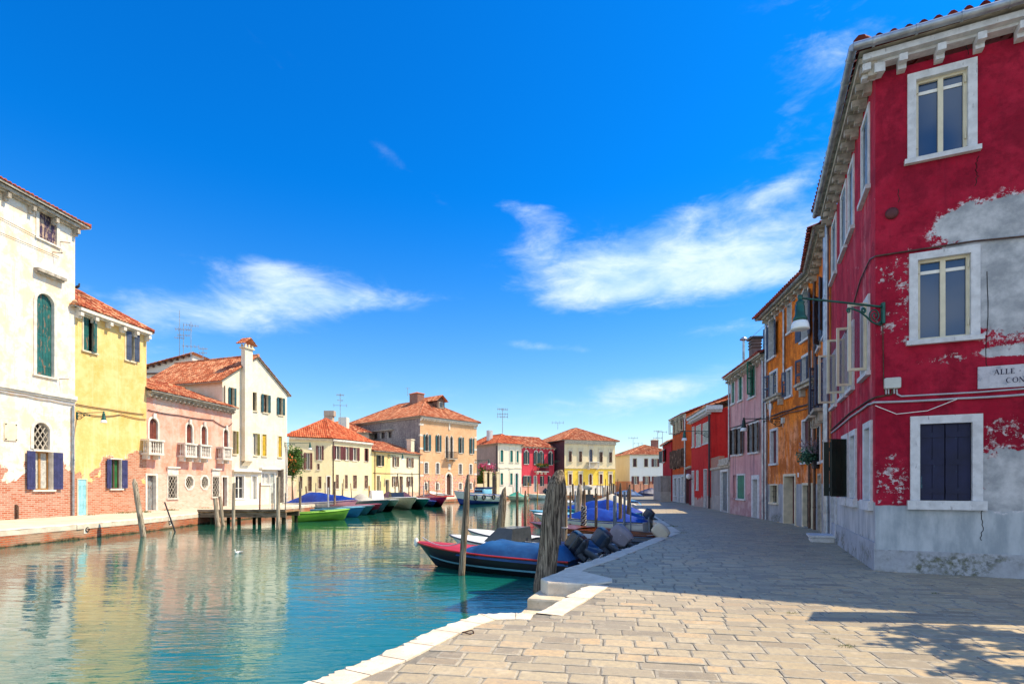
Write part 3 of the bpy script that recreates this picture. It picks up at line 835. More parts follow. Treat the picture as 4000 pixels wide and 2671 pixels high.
def paving():
    e = Vector((.985, -.172)); f = Vector((.172, .985)); pitch = .215
    lim = [tuple(p) for p in poffs(K1, .10)[1:-1]] + [(.36, 6.9), (1.45, 9.1), (.85, 9.75)] + [tuple(p) for p in poffs(K3 + K4[1:4], .10)[1:]] + [(18, 60), (15.3, 42), (13.2, 32), (12.5, 26), (11.6, 20), (9.9, 16.2), (7.5, 10.8), (15, 7.5), (15, 1.0)]
    mb = MB(); row = 0; t = 2.6
    while t < 56:
        p = pitch * rnd.uniform(.86, 1.16); big = 1 if t < 30 else 1.5
        s = -14 + rnd.random() * .4
        while s < 24:
            L = rnd.choice((.26, .30, .35, .40, .46, .52)) * rnd.uniform(.9, 1.1) * big
            c = e * (s + L / 2) + f * (t + p / 2)
            if c.y > 2 and abs(c.x) < c.y * 1.05 + 1.2 and all(inside(tuple(e * (s + L * qa) + f * (t + p * qb)), lim) for qa, qb in ((.02, .05), (.98, .05), (.98, .95), (.02, .95))):
                gp = rnd.uniform(.0018, .0045); ins = rnd.uniform(.012, .028)
                x0, x1, y0, y1 = s + gp, s + L - gp, t + gp * .7, t + p - gp * .7
                cr = rnd.uniform(.010, .02); zt = rnd.uniform(-.002, .0025); uv = (rnd.random() + .01, rnd.random())
                tx, ty = rnd.uniform(-.003, .003), rnd.uniform(-.004, .004)
                o = [(x0 + cr, y0), (x1 - cr, y0), (x1, y0 + cr), (x1, y1 - cr), (x1 - cr, y1), (x0 + cr, y1), (x0, y1 - cr), (x0, y0 + cr)]
                j = [rnd.uniform(-.007, .007) for _ in range(16)]
                j2 = [rnd.uniform(-.006, .010) for _ in range(16)]
                def W(a, b, z):
                    q = e * a + f * b; return (q.x, q.y, z)
                ma, mb_ = (x0 + x1) / 2, (y0 + y1) / 2
                R0 = [W(a + j[k], b + j[k + 8], -.030) for k, (a, b) in enumerate(o)]
                R1 = [W(a + j[k] + math.copysign(.003, ma - a), b + j[k + 8] + math.copysign(.003, mb_ - b), -.004 + zt + tx * (a - ma) / L + ty * (b - mb_) / p) for k, (a, b) in enumerate(o)]
                R2 = [W(a + j[k] + (j2[k] + ins) * (1 if a < ma else -1), b + j[k + 8] + (j2[k + 8] + ins * .8) * (1 if b < mb_ else -1), .001 + zt + tx * (a - ma) / L + ty * (b - mb_) / p) for k, (a, b) in enumerate(o)]
                i = len(mb.v); mb.v += R0 + R1 + R2
                for q in (0, 8):
                    for k in range(8): mb.idx((i + q + k, i + q + (k + 1) % 8, i + q + 8 + (k + 1) % 8, i + q + 8 + k), 1, uv, False)
                mb.idx([i + 16 + k for k in range(8)], 0, uv, False)
            s += L
        t += p; row += 1
    t = NT('joint_mortar'); n = t.noise(14, 5, .65)
    mort = t.fin(t.mix(t.rng(n, .3, .7), (.27, .245, .20, 1), (.41, .365, .285, 1)), .9, t.bump(n, .5, .015), spec=.2)
    mb.build('pavement', [stone_mat(), mort], kind='structure')
paving()

# ------------------------------------------------------------------ kerbs and quay walls
def kerb_mat(name, a, b, dirt, algae=None):
    t = NT(name); n = t.noise(3, 6, .65); n2 = t.noise(22, 4, .65); z = t.sep()[2]
    c = t.mix(t.rng(n, .34, .66), a, b); c = t.mix(t.rng(n2, .6, .72, 0, .55), c, dirt)
    if algae:
        k = t.math('ADD', z, t.math('MULTIPLY', t.math('SUBTRACT', t.noise(3, 5, .7), .5), .22))
        c = t.mix(t.rng(k, algae - .05, algae + .06, 1, 0), c, (.028, .026, .012, 1))
    return t.fin(c, .8, t.bump(t.math('ADD', n, n2), .5, .02), spec=.25)
KERB = kerb_mat('kerb_istrian_stone', (.60, .51, .40, 1), (.74, .655, .53, 1), (.32, .24, .15, 1))
def kerb(P, w, name='kerb', top=.008, bot=-.26, step=1.15, mat=None, jit=.032, nosew=0.0, start=0):
    I = poffs(P, w); mb = MB()
    for k in range(start, len(P) - 1):
        a, b = Vector(P[k]), Vector(P[k + 1]); ia, ib = I[k], I[k + 1]; n = max(1, int(round((b - a).length / step)))
        for j in range(n):
            q0, q1 = j / n, (j + 1) / n; g = .006 / max(.3, (b - a).length)
            pts = []; m = 9
            for r_ in range(m + 1):
                q = q0 + g + (q1 - q0 - 2 * g) * r_ / m
                o_ = a.lerp(b, q); i_ = ia.lerp(ib, q); ow = (o_ - i_).normalized() * (nosew + rnd.uniform(-jit, jit))
                pts.append((o_ + ow, i_, rnd.uniform(-.010, .010)))
            for r_ in range(m):
                (o0, i0, z0), (o1, i1, z1) = pts[r_], pts[r_ + 1]
                c0 = o0 + (i0 - o0) * (.10 - z0 * 6); c1 = o1 + (i1 - o1) * (.10 - z1 * 6)
                mb.face([(c0.x, c0.y, top), (c1.x, c1.y, top), (i1.x, i1.y, top), (i0.x, i0.y, top)][::-1])
                mb.face([(o0.x, o0.y, top - .03 + z0), (o1.x, o1.y, top - .03 + z1), (c1.x, c1.y, top), (c0.x, c0.y, top)][::-1])
                mb.face([(o0.x, o0.y, bot), (o1.x, o1.y, bot), (o1.x, o1.y, top - .03 + z1), (o0.x, o0.y, top - .03 + z0)][::-1])
            for (o_, i_, z_) in (pts[0], pts[-1]):
                mb.face([(o_.x, o_.y, bot), (i_.x, i_.y, bot), (i_.x, i_.y, top), (o_.x, o_.y, top - .03)])
            (oa, ia_, _), (ob, ib_, _) = pts[0], pts[-1]; mb.face([(ia_.x, ia_.y, top), (ib_.x, ib_.y, top), (ib_.x, ib_.y, -.06), (ia_.x, ia_.y, -.06)])
    return mb.build(name, mat or KERB, kind='structure')
def qwall(P, name, mat, label, top=-.25, bot=-1.6, inset=.03):
    I = poffs(P, inset); mb = MB()
    for k in range(len(P) - 1):
        a, b = I[k], I[k + 1]; mb.face([(a.x, a.y, bot), (b.x, b.y, bot), (b.x, b.y, top), (a.x, a.y, top)][::-1])
    return mb.build(name, mat, None, label, 'quay wall')
kerb(K1, .36); kerb(K2, .36, nosew=.0); kerb(K3, .40); kerb(K4[:6], .42, step=1.6)
kerb(LB, -.5, top=.03, bot=-.20, step=2.2, nosew=.0, jit=.02)
def qw_mat(name, c1, c2, mort, algae):
    t = NT(name); c, f = t.brick(c1, c2, mort, .3, .085, .014); z = t.sep()[2]
    c = t.mix(t.rng(t.noise(.5, 4), .5, .62, 0, .8), c, (.42, .32, .22, 1))
    k = t.math('ADD', z, t.math('MULTIPLY', t.math('SUBTRACT', t.noise(1.6, 6, .7), .5), .3))
    c = t.mix(t.rng(k, algae - .06, algae + .05, 1, 0), c, t.mix(t.rng(t.noise(9, 5), .4, .6), (.035, .028, .014, 1), (.12, .085, .035, 1)))
    return t.fin(c, .85, t.bump(t.math('SUBTRACT', t.noise(12, 4), f), .6, .03), spec=.3)
qwall(LB, 'quay_wall', qw_mat('red_quay_brick', (.42, .075, .025, 1), (.52, .15, .06, 1), (.34, .22, .14, 1), WZ + .07), 'red brick quay wall rising from the water below the left bank path', top=-.19, inset=-.02)
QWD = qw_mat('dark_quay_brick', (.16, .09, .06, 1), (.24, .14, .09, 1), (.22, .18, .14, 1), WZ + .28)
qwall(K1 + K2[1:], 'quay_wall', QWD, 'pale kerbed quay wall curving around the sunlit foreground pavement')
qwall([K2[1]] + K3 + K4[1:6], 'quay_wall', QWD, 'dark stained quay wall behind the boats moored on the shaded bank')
sp = [G(u, v) for u, v in ((2112, 2262), (2140, 2278), (2304, 2284), (2392, 2274), (2392, 2262), (2230, 2222))]
sp = [Vector((p.x, p.y, 0)) for p in sp]; mb = MB(); cc = sum(sp, Vector()) / 6
mb.rings([[p + Vector((0, 0, -.24)) for p in sp], [p + Vector((0, 0, -.005)) for p in sp], [p + (cc - p) * .02 + Vector((0, 0, .02)) for p in sp]], 0, True, True, sm=False); mb.build('kerb', KERB, kind='structure')
st = thing('stone_steps', 'worn stone water steps descending beside the big mooring post', 'steps', G(2200, 2300, -.2))
ALG = kerb_mat('step_stone', (.50, .42, .30, 1), (.62, .54, .42, 1), (.2, .15, .08, 1), WZ + .22)
for q, z in ((((2108, 2303), (2330, 2303), (2190, 2345), (2060, 2336)), -.2), (((2063, 2362), (2260, 2330), (2150, 2400), (2028, 2398)), -.38), (((2000, 2420), (2160, 2390), (2100, 2440), (1975, 2440)), -.53)):
    mb = MB(); p = [G(u, v, z) for u, v in q]; c = sum(p, Vector()) / 4
    lo = [Vector((a.x, a.y, -1.5)) for a in p]; e1 = [a + (c - a) * .03 + Vector((0, 0, 0)) for a in p]; e0 = [a - Vector((0, 0, .03)) for a in p]
    mb.rings([lo, e0, e1], 0, True, True, sm=False); mb.build('step', ALG, st)
# iron mooring ring in the pavement
mr = G(1828, 2474); t_ = thing('mooring_ring', 'rusty iron mooring ring lying on a pale paving stone', 'mooring ring', mr)
mb = MB(); mb.tube([mr + Vector((math.cos(a) * .062, math.sin(a) * .055, .018 + .008 * math.sin(a * 2))) for a in [k * .42 for k in range(0, 14)]], .007, 6); mb.build('ring', RUSTY, t_)
mb = MB(); mb.tube([mr + Vector((.06, 0, .004)), mr + Vector((.06, 0, .026))], .010, 6); mb.build('staple', RUSTY, t_)
# weeds in the joints
WEED = flat('weed_green', (.09, .12, .02, 1), .8, var=.5, scale=20)
def tuft(mb, p, r, h, n):
    for _ in range(n):
        a = rnd.uniform(0, 6.28); q = rnd.random() ** .5 * r; b = p + Vector((math.cos(a) * q, math.sin(a) * q * .5, 0))
        t1 = b + Vector((rnd.uniform(-.5, .5) * h, rnd.uniform(-.5, .5) * h, h * rnd.uniform(.5, 1))); w = Vector((-math.sin(a), math.cos(a), 0)) * h * .12
        mb.face([b - w, b + w, t1])
mb = MB()
for u, v, r, h, n in ((3090, 2395, .10, .03, 40), (3225, 2470, .06, .02, 24), (3260, 2494, .05, .02, 20), (3310, 2524, .10, .03, 40), (3000, 2388, .06, .02, 20), (2620, 2055, .35, .05, 120), (2660, 2080, .3, .04, 80), (2590, 2105, .12, .03, 40), (2450, 2163, .08, .03, 30), (3650, 2318, .06, .03, 24)):
    tuft(mb, G(u, v), r, h, n)
for u, v, r, h, n in ((660, 1992, .7, .12, 160), (800, 1984, .6, .10, 120), (470, 2003, 1.0, .10, 200), (555, 2000, .6, .14, 120), (880, 1977, .3, .1, 60), (960, 1972, .3, .1, 60), (350, 2011, .4, .08, 60)):
    tuft(mb, G(u, v), r, h, n)
mb.build('grass', WEED, None, 'small green weeds growing in the paving joints and along house feet', 'grass', kind='stuff', loc=(0, 0, 0))
# ------------------------------------------------------------------ houses
c1, c2, c3, c4, c5, c6 = Crop(0, 600, 1.96), Crop(0, 1400, 1.96), Crop(500, 1250, 1.8446), Crop(1100, 1500, 2.614), Crop(1800, 1550, 2.762), Crop(2500, 1300, 1.96)
r1, r2, r3, r4 = Crop(3100, 0, 1.742), Crop(2800, 900, 1.307), Crop(3300, 900, 2.24), Crop(3200, 1500, 1.96)
q5, q6, q7 = Crop(3140, 1500, 2.0906), Crop(2950, 950, 2.6125), Crop(2950, 1500, 2.6125)
px = Crop(0, 0, 1.0)
def xy(u, d): return ((u - 2000) / F * d, d)

# ---- A: tall white house, left edge
plA = (-25.04, 20.0); prA = xy(293, 30.2)
mA = plaster('white_render_old', (.77, .745, .69, 1), (.83, .81, .77, 1), (.68, .46, .27, 1), .6, low=(2.5, 2.0), brickcols=((.38, .085, .03, 1), (.50, .24, .17, 1), (.48, .37, .29, 1), .30, .10, .016), specks=((.80, .58, .36, 1), .30), blot=((.84, .58, .34, 1), .7))
hA, fA = house('tall white house with brick showing at its foot, at the left picture edge', plA, prA, 15.95, mA, 9)
fA.win(c1, 297, 475, 432, 675, sh='closed', shm=SH_PLUM, frame=STONE, fw=.17, rev=.22, pane=DARK)
fA.win(px, 142, 1148, 210, 1468, arch=1, sh='closed', shm=SH_TEALOLD, fw=.16, rev=.3, shd=.16, pane=DARK, sill=True)
fA.win(c2, 255, 490, 378, 700, arch=1, fw=.16, rev=.35, grille='diag', gm=STONE_D, gp=.22, gr=.02, gd=-.08, pane=DARK, sill=False)
w_ = fA.win(c2, 266, 712, 400, 1004, sh='open', shm=SH_INDIGO, fw=.10, rev=.28, pane=CURTAIN, sash=paint('honey_wood', (.34, .17, .05, 1)), sw=.07)
fA.op[2]['z0'] = max(fA.op[2]['z0'], fA.op[3]['z1'] + .12)
sA = side_faces(fA); finish([fA, *sA], mA, snapit=False)
cornice(fA, 15.78, .16, .36, STONE_D, step=1.25, bw=.16, bh=.22)
roof(hA, fA, 9, 'hip', 14, .5, TILE_NEW, ze=16.1)
cornice(fA, ZV(1556, 30.2) - .1, .2, .16, STONE, name='string_course')
ledge(fA, 130, 1078, 243, .14, .3, STONE_D)
downpipe(fA, fA.L - .22, 6.0, .02, .06, .1)
# ---- B: yellow house
plB = prA; prB = xy(572, 35.2)
mB = plaster('yellow_render', (.76, .45, .13, 1), (.82, .54, .20, 1), (.80, .66, .40, 1), .5, low=(2.1, 2.4), brickcols=((.40, .095, .032, 1), (.52, .25, .16, 1), (.48, .35, .26, 1), .30, .10, .016), patches=((4.4, 2.9, 1.0, .9), (2.2, 2.6, .6, .8)), blot=((.80, .66, .36, 1), .35))
hB, fB = house('narrow yellow house with bricks exposed below, beside the white house', plB, prB, 11.45, mB, 8)
fB.win(c1, 637, 1262, 733, 1515, sh=(0, 25), shm=SH_TEALOLD, frame=CREAMST, fw=.07, pane=DARK, rev=.25, hood=None)
fB.win(px, 491, 1296, 522, 1408, sh=(20, 165), shm=SH_SLATE, frame=CREAMST, fw=.07, pane=DARK, rev=.25)
fB.win(c2, 850, 772, 926, 995, sh='open', shm=SH_INDIGO, frame=STONE, fw=.08, pane=paint('green_blind', (.02, .13, .04, 1)), rev=.2, sash=DOOR_BROWN)
fB.win(c2, 594, 925, 658, 1203, door=True, pane=SKYBLUE, fw=0.05, frame=CREAMST, rev=.06, style='plank', single=True)
finish([fB, *side_faces(fB)], mB, snapit=False)
cornice(fB, 11.3, .16, .4, STONE, step=1.0, bw=.2, bh=.2)
roof(hB, fB, 8, 'hip', 33, .3, TILE_OLD, ze=11.6)
# ---- C: pink house with stone balconies
plC = prB; prC = xy(906, 43.65)
mC = plaster('pink_render', (.70, .27, .18, 1), (.78, .38, .28, 1), (.70, .50, .44, 1), .6, low=(2.45, .16), brickcols=((.60, .30, .20, 1), (.72, .46, .36, 1), (.74, .58, .50, 1), .26, .08, .012), patches=((1.6, 7.0, .9, .55),), blot=((.78, .52, .44, 1), .45))
hC, fC = house('pink house with stone balconies and red brown arched shutters', plC, prC, 7.75, mC, 5.5)
for (x0, y0, x1, y1) in ((152, 705, 213, 940), (420, 745, 462, 955), (527, 765, 565, 970), (688, 790, 720, 985)):
    fC.win(c3, x0, y0, x1, y1, arch=1, sh='closed', shm=SH_RUST, fw=.13, rev=.3, pane=DARK, key=True, sill=False, shd=.1)
fC.win(c3, 136, 1122, 200, 1372, door=True, pane=DOOR_GREY, fw=.13, rev=.3, style='panel', grille='diag', gm=RUSTY, gd=-.24, gp=.14)
fC.win(c3, 287, 1130, 352, 1276, fw=.08, pane=DARK, grille='diag', gm=STONE_D, gp=.2, gd=.05, hood=.45, rev=.2)
fC.win(c3, 414, 1120, 468, 1213, arch=8, fw=.12, pane=DARK, grille='diag', gm=STONE_D, gp=.16, rev=.25)
fC.win(c3, 527, 1118, 576, 1212, arch=8, fw=.12, pane=DARK, grille='diag', gm=STONE_D, gp=.16, rev=.25)
fC.win(c3, 607, 1123, 655, 1276, fw=.08, pane=DARK, grille='diag', gm=STONE_D, gp=.2, gd=.05, hood=.45, rev=.2)
fC.win(c3, 679, 1138, 712, 1335, door=True, pane=DOOR_BROWN, fw=.13, rev=.3, style='panel')
finish([fC, *side_faces(fC)], mC)
cornice(fC, 7.6, .15, .35, STONE_D, step=.42, bw=.12, bh=.12)
roof(hC, fC, 8.5, 'gable_side', 19, .5, TILE_OLD, ze=7.85)
def balcony(fc, a0, a1, z0, z1, out, name='balcony', n=5, mat=None):
    mt = mat or STONE; mb = MB(); h = z1 - z0
    fc.box(mb, a0, a1, .004, out, z0, z0 + .13); fc.box(mb, a0 - .03, a1 + .03, .004, out + .03, z1 - .12, z1)
    for x in (a0 + .02, a1 - .16): fc.box(mb, x, x + .14, out - .16, out - .02, z0 + .131, z1 - .121)
    for x in (a0 + .1, a1 - .3): fc.box(mb, x, x + .18, .003, out * .7, z0 - .28, z0 - .002)
    B = mb.build(name, mt, fc.root)
    prof = [(.045, 0), (.045, .05), (.025, .1), (.065, .35), (.03, .62), (.05, .72), (.025, .78), (.045, .95), (.045, 1)]
    spots = [(a0 + .16 + (a1 - a0 - .32) * (k + .5) / n, out - .09) for k in range(n)] + [(a, .09 + (out - .3) * (k + .5) / 2) for a in (a0 + .09, a1 - .09) for k in range(2)]
    pr = None
    for s_, d in spots:
        b = MB(); b.lathe([(r, zz * (h - .26)) for r, zz in prof], Matrix.Translation(fc.P(s_, d, z0 + .13)), 8); b.build('baluster', mt, B)
    return B
for (x0, x1, yt, yb) in ((142, 252, 948, 1080), (404, 490, 962, 1086), (514, 594, 977, 1093), (679, 743, 987, 1095)):
    xm = (x0 + x1) / 2
    a0 = fC.sz(*c3(x0, yb), .5)[0]; a1 = fC.sz(*c3(x1, yb), .5)[0]; z1 = fC.sz(*c3(xm, yt), .5)[1]; z0 = fC.sz(*c3(xm, yb), .5)[1]
    balcony(fC, a0, a1, 3.62, 4.62, .6)
# ---- house X: pale wing behind the pink roof
mX = plaster('pale_render', (.74, .70, .60, 1), (.80, .76, .66, 1), None)
plX = xy(520, 54); prX = xy(752, 54)
hX, fX = house('pale wing with a raked tiled roof rising behind the pink house', plX, prX, 11.0, mX, 8)
zl, zr = ZV(1450, 54), ZV(1382, 54)
fX.top = [(0, 11.0), (fX.L, 11.0), (fX.L, zr), (0, zl)]
sX = side_faces(fX); sX[1].z1 = zr; finish([fX, *sX], mX)
mb = MB(); A, B = fX.P(-.3, .45, zl + .05), fX.P(fX.L + .3, .45, zr + .05); C_, D_ = fX.P(fX.L + .3, -8, zr + .05), fX.P(-.3, -8, zl + .05)
tile_plane(mb, [A, B, C_, D_], D_, A); mb.build('roof', TILE, hX)
mb = MB(); fX.box(mb, 0, fX.L, 0, .3, zl - .3, zl - .2)
for k in range(10):
    a = fX.L * (k + .5) / 10; z = zl + (zr - zl) * a / fX.L; fX.box(mb, a - .09, a + .09, .002, .4, z - .22, z - .03)
mb.build('rafters', DOOR_BROWN, hX)
# ---- D: cream gabled house
plD = (xy(878, 43.5)[0] - .25, 43.6); prD = xy(1121, 50.3)
mD = plaster('cream_render', (.78, .72, .58, 1), (.84, .79, .67, 1), (.60, .46, .26, 1), .35, blot=((.66, .54, .32, 1), .35))
hD, fD = house('cream gabled house with teal and yellow shutters above white shopfronts', plD, prD, 10.0, mD, 9.5)
gz = 12.55
fD.top = [(0, 10.0), (fD.L, 10.0), (fD.L / 2, gz)]
S = dict(fw=.06, frame=CREAMST, rev=.2, pane=DARK)
fD.win(c3, 737, 480, 762, 618, sh='open', shm=SH_PETROL, **S)
fD.win(c3, 893, 516, 925, 655, sh='left', shm=SH_PETROL, **S)
fD.win(c3, 975, 542, 1006, 668, sh='open', shm=SH_PETROL, sash=SH_BROWN, **S)
fD.win(c3, 1086, 565, 1112, 687, sh='open', shm=SH_PETROL, **S)
fD.win(c3, 755, 798, 778, 962, sh='right', shm=SH_OLIVE, **S)
fD.win(c3, 897, 817, 928, 974, sh='open', shm=SH_OLIVE, sash=WHITEPAINT, **S)
fD.win(c3, 967, 824, 996, 978, sh='closed', shm=SH_YELLOW, **S)
fD.win(c3, 1082, 836, 1107, 986, sh='closed', shm=SH_YELLOW, **S)
fD.win(c3, 772, 1125, 834, 1285, fw=.12, frame=SHOPWHITE, pane=GLASS2, rev=.15, sash=SHOPWHITE, transom=.45)
fD.win(c3, 893, 1122, 926, 1322, door=True, fw=.12, frame=SHOPWHITE, pane=SHOPWHITE, rev=.3)
fD.win(c3, 963, 1102, 1018, 1182, fw=.1, frame=SHOPWHITE, pane=CURTAIN, rev=.12, sash=SHOPWHITE)
fD.win(c3, 1024, 1102, 1054, 1322, door=True, fw=.05, frame=SHOPWHITE, pane=paint('glass_door', (.42, .46, .42, 1)), rev=.15)
fD.win(c3, 1078, 1078, 1118, 1312, door=True, fw=.1, frame=STONE_D, pane=DOOR_BROWN, rev=.7)
sD = side_faces(fD); finish([fD, *sD], mD)
mb = MB(); a0 = fD.sz(*c3(745, 1085))[0]; a1 = fD.sz(*c3(945, 1085))[0]; zz = fD.sz(*c3(845, 1092))[1]
fD.box(mb, a0, a1, .005, .3, zz, zz + .14); a2 = fD.sz(*c3(1080, 1058))[0]; fD.box(mb, a1 + .02, a2, .005, .35, zz + .25, zz + .42); mb.build('shop_fascia', SHOPWHITE, hD)
mb = MB(); fD.box(mb, max(.05, a0), a1 - .02, .004, .05, .02, .5); fD.box(mb, a1 + .02, a2 - .2, .004, .05, .02, zz + .2) if False else None; mb.build('shop_base', SHOPWHITE, hD)
roof(hD, fD, 9.5, 'gable_front', math.degrees(math.atan(2.55 / (fD.L / 2))), .35, TILE, ze=10.02)
mb = MB(); a0 = fD.sz(942, 1500)[0]; a1 = fD.sz(972, 1500)[0]
zt = ZV(1368, 46); zb = ZV(1815, 46); fD.box(mb, a0, a1, .004, .42, zb + .3, zt)
i = len(mb.v); mb.face([fD.P(a0, .004, zb - .1), fD.P(a1, .004, zb - .1), fD.P(a1, .42, zb + .3), fD.P(a0, .42, zb + .3)])
CH = mb.build('chimney', mD, hD)
mb = MB(); fD.box(mb, a0 - .12, a1 + .12, -.1, .54, zt + .002, zt + .10)
for a in (a0 - .04, (a0 + a1) / 2 - .08, a1 - .12):
    for d in (0, .36): fD.box(mb, a, a + .15, d, d + .12, zt + .102, zt + .36)
mb.build('chimney_cap', CREAMST, CH)
mb = MB(); cx = (a0 + a1) / 2; o = .26
A, B, C_, D_ = fD.P(a0 - o, .66, zt + .36), fD.P(a1 + o, .66, zt + .36), fD.P(a1 + o, -.24, zt + .36), fD.P(a0 - o, -.24, zt + .36); r0, r1_ = fD.P(cx, .66, zt + .9), fD.P(cx, -.24, zt + .9)
tile_plane(mb, [B, C_, r1_, r0], B, C_, .2, .35); tile_plane(mb, [D_, A, r0, r1_], D_, A, .2, .35); mb.build('chimney_roof', TILE, CH)
downpipe(fD, .12, 9.6, 7.2, .05, .12, COPPER); downpipe(fD, fD.L - .1, 5.2, .02, .05, .1, STONE)
# skylight + flue on the near slope
p = sD[0]; mb = MB()
th = math.atan(2.55 / (fD.L / 2)); a = fD.L * .30; zz = 10.0 + a * math.tan(th)
for k, (da, dd) in enumerate(((0, 0),)):
    q = [fD.P(a - .4, -2.2, zz - .4 * math.tan(th) + .16), fD.P(a - .4, -3.4, zz - .4 * math.tan(th) + .16), fD.P(a + .5, -3.4, zz + .5 * math.tan(th) + .16), fD.P(a + .5, -2.2, zz + .5 * math.tan(th) + .16)]
    lo = [v - Vector((0, 0, .2)) for v in q]; mb.rings([lo, q], 0, True, sm=False)
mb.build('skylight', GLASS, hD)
# ---- E: pale yellow house on the corner
E0, E1, E2 = xy(1128, 66.5), xy(1296, 69), xy(1452, 76)
mE = plaster('pale_yellow_render', (.76, .68, .40, 1), (.80, .74, .50, 1), (.55, .45, .30, 1), .35, blot=((.66, .56, .32, 1), .35))
hE, fE = house('pale yellow corner house with maroon shutters and an orange hip roof', E1, E2, 7.55, mE, 9)
fE1 = Face(hE, E0, E1, 7.55)
S = dict(fw=.05, frame=CREAMST, rev=.2, pane=DARK, sillm=STONE)
for q in ((545, 630, 598, 772), (652, 640, 688, 775), (724, 645, 768, 780)): fE.win(c4, *q, sh='open', shm=SH_MAROON, sash=WHITEPAINT, **S)
fE.win(c4, 845, 653, 885, 785, sh=(0, 20), shm=SH_MAROON, **S)
for q in ((553, 926, 583, 1064), (645, 926, 675, 1064), (728, 928, 768, 1064), (845, 930, 882, 1064)): fE.win(c4, *q, sh='closed', shm=SH_BROWN, **S)
fE1.win(c4, 372, 628, 408, 775, sh='open', shm=SH_MAROON, sash=WHITEPAINT, **S)
fE1.win(c4, 250, 700, 290, 872, sh='open', shm=SH_MAROON, sash=WHITEPAINT, **S)
fE1.win(c4, 155, 665, 190, 872, sh='right', shm=SH_MAROON, **S)
fE1.win(c4, 182, 930, 212, 1062, sh='closed', shm=SH_BROWN, **S)
fE1.win(c4, 270, 932, 308, 1092, sh='closed', shm=SH_BROWN, **S)
fE1.win(c4, 375, 955, 406, 1064, sh='closed', shm=SH_BROWN, **S)
fE1.win(c4, 362, 812, 388, 866, sh='closed', shm=SH_BROWN, **S)
fE1.win(c4, 464, 948, 496, 1152, door=True, pane=DOOR_BROWN, fw=.12, frame=SHOPWHITE, rev=.35)
E3 = (E0[0] + E2[0] - E1[0], E0[1] + E2[1] - E1[1])
fEb = Face(hE, E2, E3, 7.55); fEc = Face(hE, E3, E0, 7.55)
finish([fE, fE1, fEb, fEc], mE)
cornice(fE, 7.3, .22, .3, STONE); cornice(fE1, 7.3, .22, .25, CREAMST)
mb = MB(); cc = Vector(((E0[0] + E2[0]) / 2, (E0[1] + E2[1]) / 2)); ap = Vector((cc.x - .9, cc.y, 10.35))
P4 = []
for q in (E0, E1, E2, E3):
    v = Vector(q) - cc; v = v * (1 + .55 / v.length); P4.append(Vector((cc.x + v.x, cc.y + v.y, 7.62)))
for k in range(4):
    tile_plane(mb, [P4[k], P4[(k + 1) % 4], ap], P4[k], P4[(k + 1) % 4], .24, .45); ridge_tiles(mb, P4[k], ap)
mb.build('roof', TILE_NEW, hE)
downpipe(fE, .2, 7.2, .05, .06, .1, COPPER)
# ---- F: low two-tone house
F0, F1 = E2, xy(1641, 86.7)
xs_ = 4.2
mF = plaster('low_house_render', (.76, .70, .46, 1), (.82, .77, .56, 1), (.55, .45, .3, 1), .2, split=(xs_, (.74, .56, .24, 1), (.78, .62, .30, 1)), low=(.55, .5), brickcols=(*BRICKPINK, .26, .08, .012))
hF, fF = house('low yellow house with a long tiled roof against the brick palace', F0, F1, 6.6, mF, 6.5)
S = dict(fw=.05, frame=CREAMST, rev=.2, pane=DARK, sillm=STONE)
fF.win(c4, 986, 728, 1022, 830, sh='open', shm=SH_BLACKGREEN, **S)
fF.win(c4, 1148, 741, 1178, 845, sh='open', shm=SH_BROWN, sash=WHITEPAINT, **S); fF.win(c4, 1293, 748, 1326, 852, sh='open', shm=SH_BROWN, sash=WHITEPAINT, **S)
fF.win(c4, 972, 930, 1003, 1136, door=True, pane=DOOR_GREEN, fw=.12, rev=.35, frame=CREAMST); fF.win(c4, 1063, 975, 1098, 1132, door=True, pane=DARK, fw=.08, rev=.4, frame=CREAMST)
fF.win(c4, 1140, 940, 1166, 1045, sh='open', shm=SH_BROWN, sash=WHITEPAINT, **S); fF.win(c4, 1203, 945, 1238, 1132, door=True, pane=SH_BROWN, fw=.1, rev=.3, frame=CREAMST)
fF.win(c4, 1291, 940, 1322, 1045, sh='open', shm=SH_BROWN, sash=WHITEPAINT, **S)
finish([fF, *side_faces(fF)], mF)
cornice(fF, 6.45, .12, .2, COPPER); roof(hF, fF, 6.5, 'mono', 17, .45, TILE_OLD, .24, .45)
mb = MB(); a = fF.sz(*c4(1360, 660))[0]; fF.box(mb, a - .45, a + .45, -1.2, -.4, 6.6, 8.75); fF.box(mb, a - .55, a + .55, -1.3, -.3, 8.752, 8.9); mb.build('chimney', CREAMST, hF)
downpipe(fF, .6, 6.3, .05, .05, .1, COPPER); downpipe(fF, fF.L - .3, 6.3, .05, .07, .12, CABLE_D)
